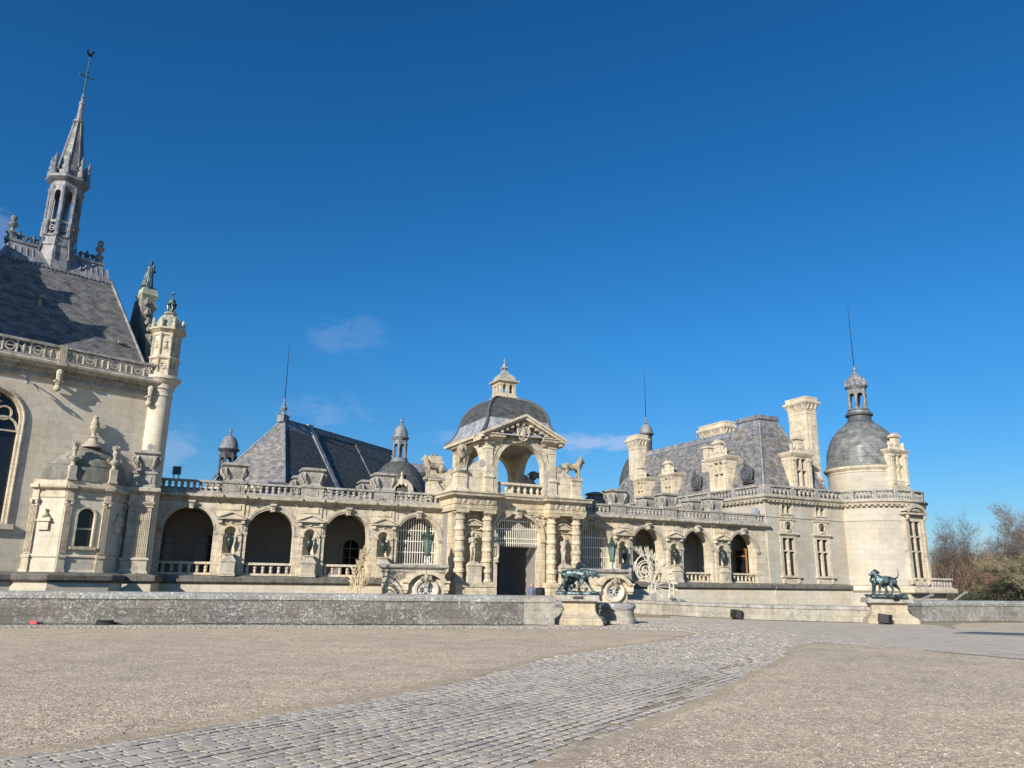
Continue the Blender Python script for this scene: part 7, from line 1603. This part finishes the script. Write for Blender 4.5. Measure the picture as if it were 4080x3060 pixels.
# ------------------------------------------------------------------ scrolled plant sculptures of metal rod
def fan_mesh():
    k_ = .00249; P = lambda x, y: ((x-1000)*k_, (1450-y)*k_)
    b = MB(); rq = random.Random(8)
    def rodp(pts, r=.020, wob=.0, yy=0):
        q = arcs([P(*p) for p in pts], 5) if len(pts) > 2 else [P(*p) for p in pts]
        o = [(x, yy+wob*math.sin(i*.2), z) for i, (x, z) in enumerate(q)]; b.tube(o, r, 5); return o
    def leaf(p, a, L_=.14, bend=.5, r=.016):
        b.tube([(p[0], p[1], p[2]), (p[0]+L_*.5*math.cos(a), p[1], p[2]+L_*.5*math.sin(a)), (p[0]+L_*math.cos(a+bend), p[1], p[2]+L_*math.sin(a+bend))], [r*.7, r, .003], 5)
    tips = [((900, 1080), (880, 700), (700, 430), (510, 245)), ((920, 1070), (900, 760), (760, 480), (650, 235)), ((940, 1080), (940, 760), (860, 480), (800, 240)), ((950, 1090), (990, 760), (950, 500), (925, 320)), ((960, 1100), (1010, 820), (1020, 560), (1045, 400)),
            ((960, 1110), (1060, 830), (1150, 640), (1220, 545)), ((970, 1120), (1090, 880), (1230, 730), (1330, 650)), ((980, 1140), (1160, 950), (1330, 850), (1440, 770)), ((990, 1150), (1180, 1010), (1350, 920), (1460, 880)), ((990, 1160), (1200, 1060), (1380, 990), (1510, 950)),
            ((1000, 1170), (1220, 1090), (1420, 1080), (1580, 1080)), ((1000, 1180), (1220, 1180), (1400, 1200), (1600, 1260)), ((1000, 1190), (1200, 1240), (1400, 1330), (1560, 1440)), ((1000, 1290), (1150, 1350), (1250, 1420)), ((1000, 1310), (1100, 1380), (1200, 1460)), ((870, 1080), (700, 1040), (560, 960), (480, 760), (500, 600)), ((840, 1070), (640, 1020), (540, 880), (540, 700))]
    for t_, tp in enumerate(tips):
        yy = rq.uniform(-.14, .14); o = rodp(tp, .019, .015, yy); n = len(o); a_end = math.atan2(o[-1][2]-o[-3][2], o[-1][0]-o[-3][0])
        for j in range(6):
            i = n-1-int(j*n*.055)-1; i = max(1, i); p = o[i]; a = math.atan2(o[i][2]-o[i-1][2], o[i][0]-o[i-1][0])
            big = .22 if t_ < 6 else .13
            for s in (-1, 1):
                for dy in (0, s*.06): b.tube([p, (p[0]+big*.55*math.cos(a+s*.9), p[1]+dy, p[2]+big*.55*math.sin(a+s*.9)), (p[0]+big*math.cos(a+s*.5), p[1]+2*dy, p[2]+big*math.sin(a+s*.5))], [.014, .017, .003], 5)
        leaf(o[-1], a_end, .13, 0)
    for arc_ in (((500, 640), (600, 480), (780, 420), (1000, 510), (1230, 700), (1400, 920), (1490, 1150), (1470, 1440)), ((620, 600), (780, 545), (1000, 650), (1240, 860), (1370, 1080), (1385, 1260), (1350, 1450)), ((850, 890), (960, 980), (1010, 1120), (1010, 1260), (940, 1360), (860, 1330))):
        for yy in (-.05, .05): rodp(arc_, .022, 0, yy)
    def spiral(cx, cy, r0, r1, turns, a0, e=1.15, r=.028):
        pts = []; m_ = int(turns*18)
        for i in range(m_+1): t_ = i/m_; rr_ = r0+(r1-r0)*t_; a = a0+turns*2*PI*t_; pts.append((cx+rr_*math.cos(a), cy+rr_*e*math.sin(a)))
        for yy in (-.05, .05): q = [P(*p) for p in pts]; b.tube([(x, yy, z) for x, z in q], r, 5)
    spiral(760, 790, 40, 170, 1.8, 0, 1.15, .02); spiral(760, 790, 150, 225, 1.6, 1.0, 1.1, .02); spiral(905, 1250, 20, 110, 1.7, 2.0, 1.1, .022)
    for cx, cy, rr_ in ((750, 790, .26), (890, 1240, .2), (820, 1000, .14)):
        for k in range(30): a = rq.uniform(0, 2*PI); p = P(cx+rq.uniform(-40, 40), cy+rq.uniform(-50, 50)); leaf((p[0], rq.uniform(-.1, .1), p[1]), a, rr_*rq.uniform(.6, 1), rq.uniform(-1, 1), .014)
    # dense leafy mast in the middle
    for k in range(110):
        h = rq.uniform(.1, 1); p = P(960-h*160, 1100-h*780); p = (p[0]+rq.uniform(-.06, .06), rq.uniform(-.22, .22)*(1.1-h), p[1]); a = rq.uniform(-.4, PI+.4)
        b.tube([p, (p[0]+.05*math.cos(a), p[1]+rq.uniform(-.09, .09), p[2]+.08), (p[0]+.11*math.cos(a), p[1]+rq.uniform(-.17, .17), p[2]+.15)], [.014, .014, .003], 5)
    b.tube([P(930, 1350)[0:1]+(0,)+P(930, 1350)[1:2], P(900, 700)[0:1]+(0,)+P(900, 700)[1:2], P(820, 300)[0:1]+(0,)+P(820, 300)[1:2]], [.04, .035, .01], 6)
    return b
fb = fan_mesh()
for nm, loc, rz, label, mt in (('scroll_sculpture', (-8.12, 43.0, .45), R(122), 'straw coloured scrolled plant sculpture seen edge on in front of the left arcade', M['straw']), ('scroll_sculpture', (9.02, 49.6, .93), R(10), 'cream coloured scrolled fan sculpture behind the low curved wall', M['cream'])):
    t = thing(nm, loc, rz, label, 'sculpture'); fb.build('scrollwork', mt, t)
    b = MB(); b.box(-.5, .9, -.4, .4, -loc[2]-3.2, -loc[2]-.2+.1); b.box(-.2, .1, -.1, .1, -.6, .3); b.build('mount', M['weath'], t)

# ------------------------------------------------------------------ bare winter trees beyond the moat
M['bark'] = simple('grey_bark', (.15, .125, .095), .9, 0, .3, 3)
M['palebark'] = simple('pale_mossy_bark', (.30, .27, .19), .9, 0, .35, 2, (.22, .21, .10))
M['twig'] = simple('brown_twigs', (.175, .13, .09), .9, 0, .3, .5, (.13, .10, .07), bmp=0)
M['twigred'] = simple('reddish_twigs', (.20, .125, .085), .9, 0, .3, .5, bmp=0)
M['twigolive'] = simple('olive_twigs', (.24, .205, .12), .9, 0, .3, .5, (.13, .13, .06), bmp=0)
M['twigblue'] = simple('grey_violet_twigs', (.11, .095, .09), .9, 0, .2, .5, bmp=0)
M['ever'] = simple('dark_evergreen_leaves', (.03, .042, .018), .7, 0, .5, 2, (.06, .065, .03), bmp=0)
def ribbon(V, F, a, b2, w, rnd):
    d = b2-a; s = d.cross(Vector((rnd.uniform(-1, 1), rnd.uniform(-1, 1), rnd.uniform(-.3, .3)))); 
    if s.length < 1e-6: return
    s = s.normalized()*w; k = len(V); V += [tuple(a-s), tuple(a+s), tuple(b2)]; F.append((k, k+1, k+2))
def bare_tree(seed, h, levels=5, spread=.55, tw=.05, up=.25, droop=0, trunk_r=.28, first=.35, kids=4, twigs=9):
    rnd = random.Random(seed); tb = MB(); V = []; F = []
    def grow(p, d, L_, r, lev):
        pts = [p]; rs = [r]; q = p; dd = d
        for i in range(3):
            dd = (dd+Vector((rnd.uniform(-.16, .16), rnd.uniform(-.16, .16), rnd.uniform(-.05, .14)+(-droop if lev > 2 else 0)))).normalized(); q = q+dd*L_/3; pts.append(q); rs.append(r*(1-.22*(i+1)))
        if lev <= 2: tb.tube(pts, rs, 6 if lev < 2 else 4, caps=False)
        else:
            for i in range(3): ribbon(V, F, pts[i], pts[i+1]+(pts[i+1]-pts[i])*.3, rs[i]*1.2, rnd)
        if lev >= levels:
            for k in range(twigs):
                a = pts[rnd.randint(0, 3)]; e = a+Vector((rnd.uniform(-1, 1), rnd.uniform(-1, 1), rnd.uniform(-.5, 1.1)-droop*3)).normalized()*L_*rnd.uniform(.5, 1.2); ribbon(V, F, a, e, tw*.5, rnd)
            return
        n = kids+(1 if lev == 0 else 0)
        for k in range(n):
            i = rnd.choice((1, 2, 3)) if lev else rnd.choice((2, 3)); a = rnd.uniform(0, 2*PI); side = Vector((math.cos(a), math.sin(a), up+rnd.uniform(-.1, .25)))
            nd = (dd*(1-spread)+side*spread).normalized(); grow(pts[i], nd, L_*rnd.uniform(.55, .78), rs[i]*.6, lev+1)
    grow(Vector((0, 0, -3)), Vector((rnd.uniform(-.06, .06), 0, 1)), h*first+3, trunk_r, 0)
    me = bpy.data.meshes.new('crown'); me.from_pydata(V, [], F); me.update(); return tb, me
def tree(loc, tm, mats, label, s=1.0, rz=0, wd=1.0):
    tb, me = tm; t = thing('bare_tree', loc, rz, label, 'tree', 'bare trees beyond the moat'); s *= .70; t.scale = (s*wd, s*wd, s)
    tb.build('trunk', mats[0], t); m2 = me.copy(); m2.materials.append(mats[1]); link('crown', m2, t); return t
TA = bare_tree(21, 12, 5, .58, .045, .22, 0, .22, .34, 4, 3)       # broad, flat topped
TB = bare_tree(5, 13, 5, .42, .035, .55, 0, .19, .34, 4, 6)         # upright
TC_ = bare_tree(33, 12, 5, .52, .035, .3, .0, .30, .26, 4, 6)   # big spreading
TD = bare_tree(44, 10, 5, .6, .05, .15, .08, .26, .26, 4, 9)     # dense, drooping
def tp(px, D): return ((px-2040)/3080*D*1.034, D)
def tl(px, D): x, y = tp(px, D); return (x, y, 0)
tree(tl(3772, 108), TA, (M['bark'], M['twigblue']), 'tall flat topped bare tree standing alone above the brown thicket', 1.12, .4, .45)
tree(tl(3688, 104), TA, (M['bark'], M['twigblue']), 'bare tree partly hidden behind the right edge of the round tower', 1.2, 2.2, .6)
tree(tl(3735, 122), TB, (M['bark'], M['twig']), 'short bare tree directly right of the tower, below the flat topped one', .62, 1)
tree(tl(3905, 125), TB, (M['bark'], M['twigblue']), 'faint grey bare tree in the dip of the skyline', .78, 3)
tree(tl(3830, 112), TB, (M['palebark'], M['twig']), 'slender upright bare tree in the middle of the brown thicket', .72, 5)
tree(tl(3960, 88), TC_, (M['palebark'], M['twigblue']), 'bare tree with dead looking top branches left of the reddish tree', 1.05, .9, .7)
tree(tl(4010, 78), TD, (M['palebark'], M['twigolive']), 'olive green twiggy tree with a pale leaning trunk', 1.15, 2.1)
tree(tl(4050, 96), TB, (M['bark'], M['twigred']), 'reddish brown pointed tree at the right edge of the photo', 1.25, 1.7, .9)
tree(tl(4095, 100), TC_, (M['bark'], M['twigblue']), 'large violet grey tree at the far right edge of the photo', 1.2, 4.4)
tree(tl(3870, 84), TD, (M['palebark'], M['twigolive']), 'low olive bush-like tree just above the block parapet', .55, 3.3)
tree(tl(3925, 92), TD, (M['bark'], M['twigred']), 'rust coloured twiggy tree left of the pale leaning trunk', .85, 5.2)
def thicket():
    rnd = random.Random(77); groups = {'a': ([], []), 'b': ([], []), 'c': ([], [])}
    for k in range(400):
        px = rnd.uniform(3660, 4400); D = rnd.uniform(104, 128); x, y = tp(px, D); key = rnd.choice('aab'); V, F = groups[key]
        top = 8.4+2.0*mnoise.noise(Vector((px*.008, 0, 0)))+rnd.uniform(-1.4, .9)
        for j in range(85):
            bx, by = x+rnd.gauss(0, 1.3), y+rnd.gauss(0, 1.3); a = Vector((bx, by, rnd.uniform(-1, top*.6))); e = a+Vector((rnd.gauss(0, .6), rnd.gauss(0, .6), rnd.uniform(.8, 3.6))); 
            if e.z > top: e.z = top
            ribbon(V, F, a, e, .028, rnd)
            for q in range(2): m = a.lerp(e, rnd.uniform(.2, .9)); ribbon(V, F, m, m+Vector((rnd.uniform(-1, 1), rnd.uniform(-1, 1), rnd.uniform(.0, 1)))*.9, .022, rnd)
    for (key, m, nm) in (('a', M['twig'], 'wood'), ('b', M['twigred'], 'wood')):
        V, F = groups[key]; me = bpy.data.meshes.new(nm); me.from_pydata(V, [], F); me.materials.append(m); link(nm, me, kind='stuff')
    V, F = groups['c']
    for k in range(48):
        px = rnd.choice((rnd.uniform(3700, 3850), rnd.uniform(3925, 3985), rnd.uniform(3700, 4400))); D = rnd.uniform(82, 104); x, y = tp(px, D); h = rnd.uniform(.4, 1.9)+(1.6 if 3925 < px < 3985 else 0)
        for j in range(260):
            p = Vector((x+rnd.gauss(0, 1.0), y+rnd.gauss(0, 1.0), rnd.uniform(-2, h))); i = len(V); s = rnd.uniform(.07, .16)
            n1 = Vector((rnd.uniform(-1, 1), rnd.uniform(-1, 1), rnd.uniform(-1, 1)))*s; n2 = n1.cross(Vector((rnd.uniform(-1, 1), rnd.uniform(-1, 1), rnd.uniform(-1, 1)))).normalized()*s
            V += [tuple(p-n1), tuple(p+n2*.6), tuple(p+n1), tuple(p-n2*.6)]; F.append((i, i+1, i+2, i+3))
    me = bpy.data.meshes.new('undergrowth'); me.from_pydata(V, [], F); me.materials.append(M['ever']); link('undergrowth', me, kind='stuff')
thicket()
b = MB(); b.slab([(45, 82), (140, 70), (180, 200), (55, 200)], -3.3, -.8); b.build('bank', M['grass'], kind='structure')
b = MB(); b.mold([(140, 122), (60, 132), (50, 134)], [(0, -3), (0, 3.2), (-6, 4.5)]); 
# fallen pale branches resting against the balcony underside
for (a, c, lab) in (((23.9, 43.2, 1.0), (25.1, 43.8, 1.52), 'broken pale branch poking above the block parapet below the balcony'), ((21.6, 42.2, 1.05), (22.7, 42.8, 1.34), 'shorter pale branch lying on the block parapet next to the far pedestal')):
    b = MB(); A_ = Vector(a); C_ = Vector(c); mid = A_.lerp(C_, .6); b.tube([A_, mid+Vector((0, 0, .06)), C_], [.06, .055, .04], 8); b.tube([mid, mid+Vector((.35, .2, .28))], [.05, .02], 6); b.build('branch', M['weath'], label=lab, cat='branch')
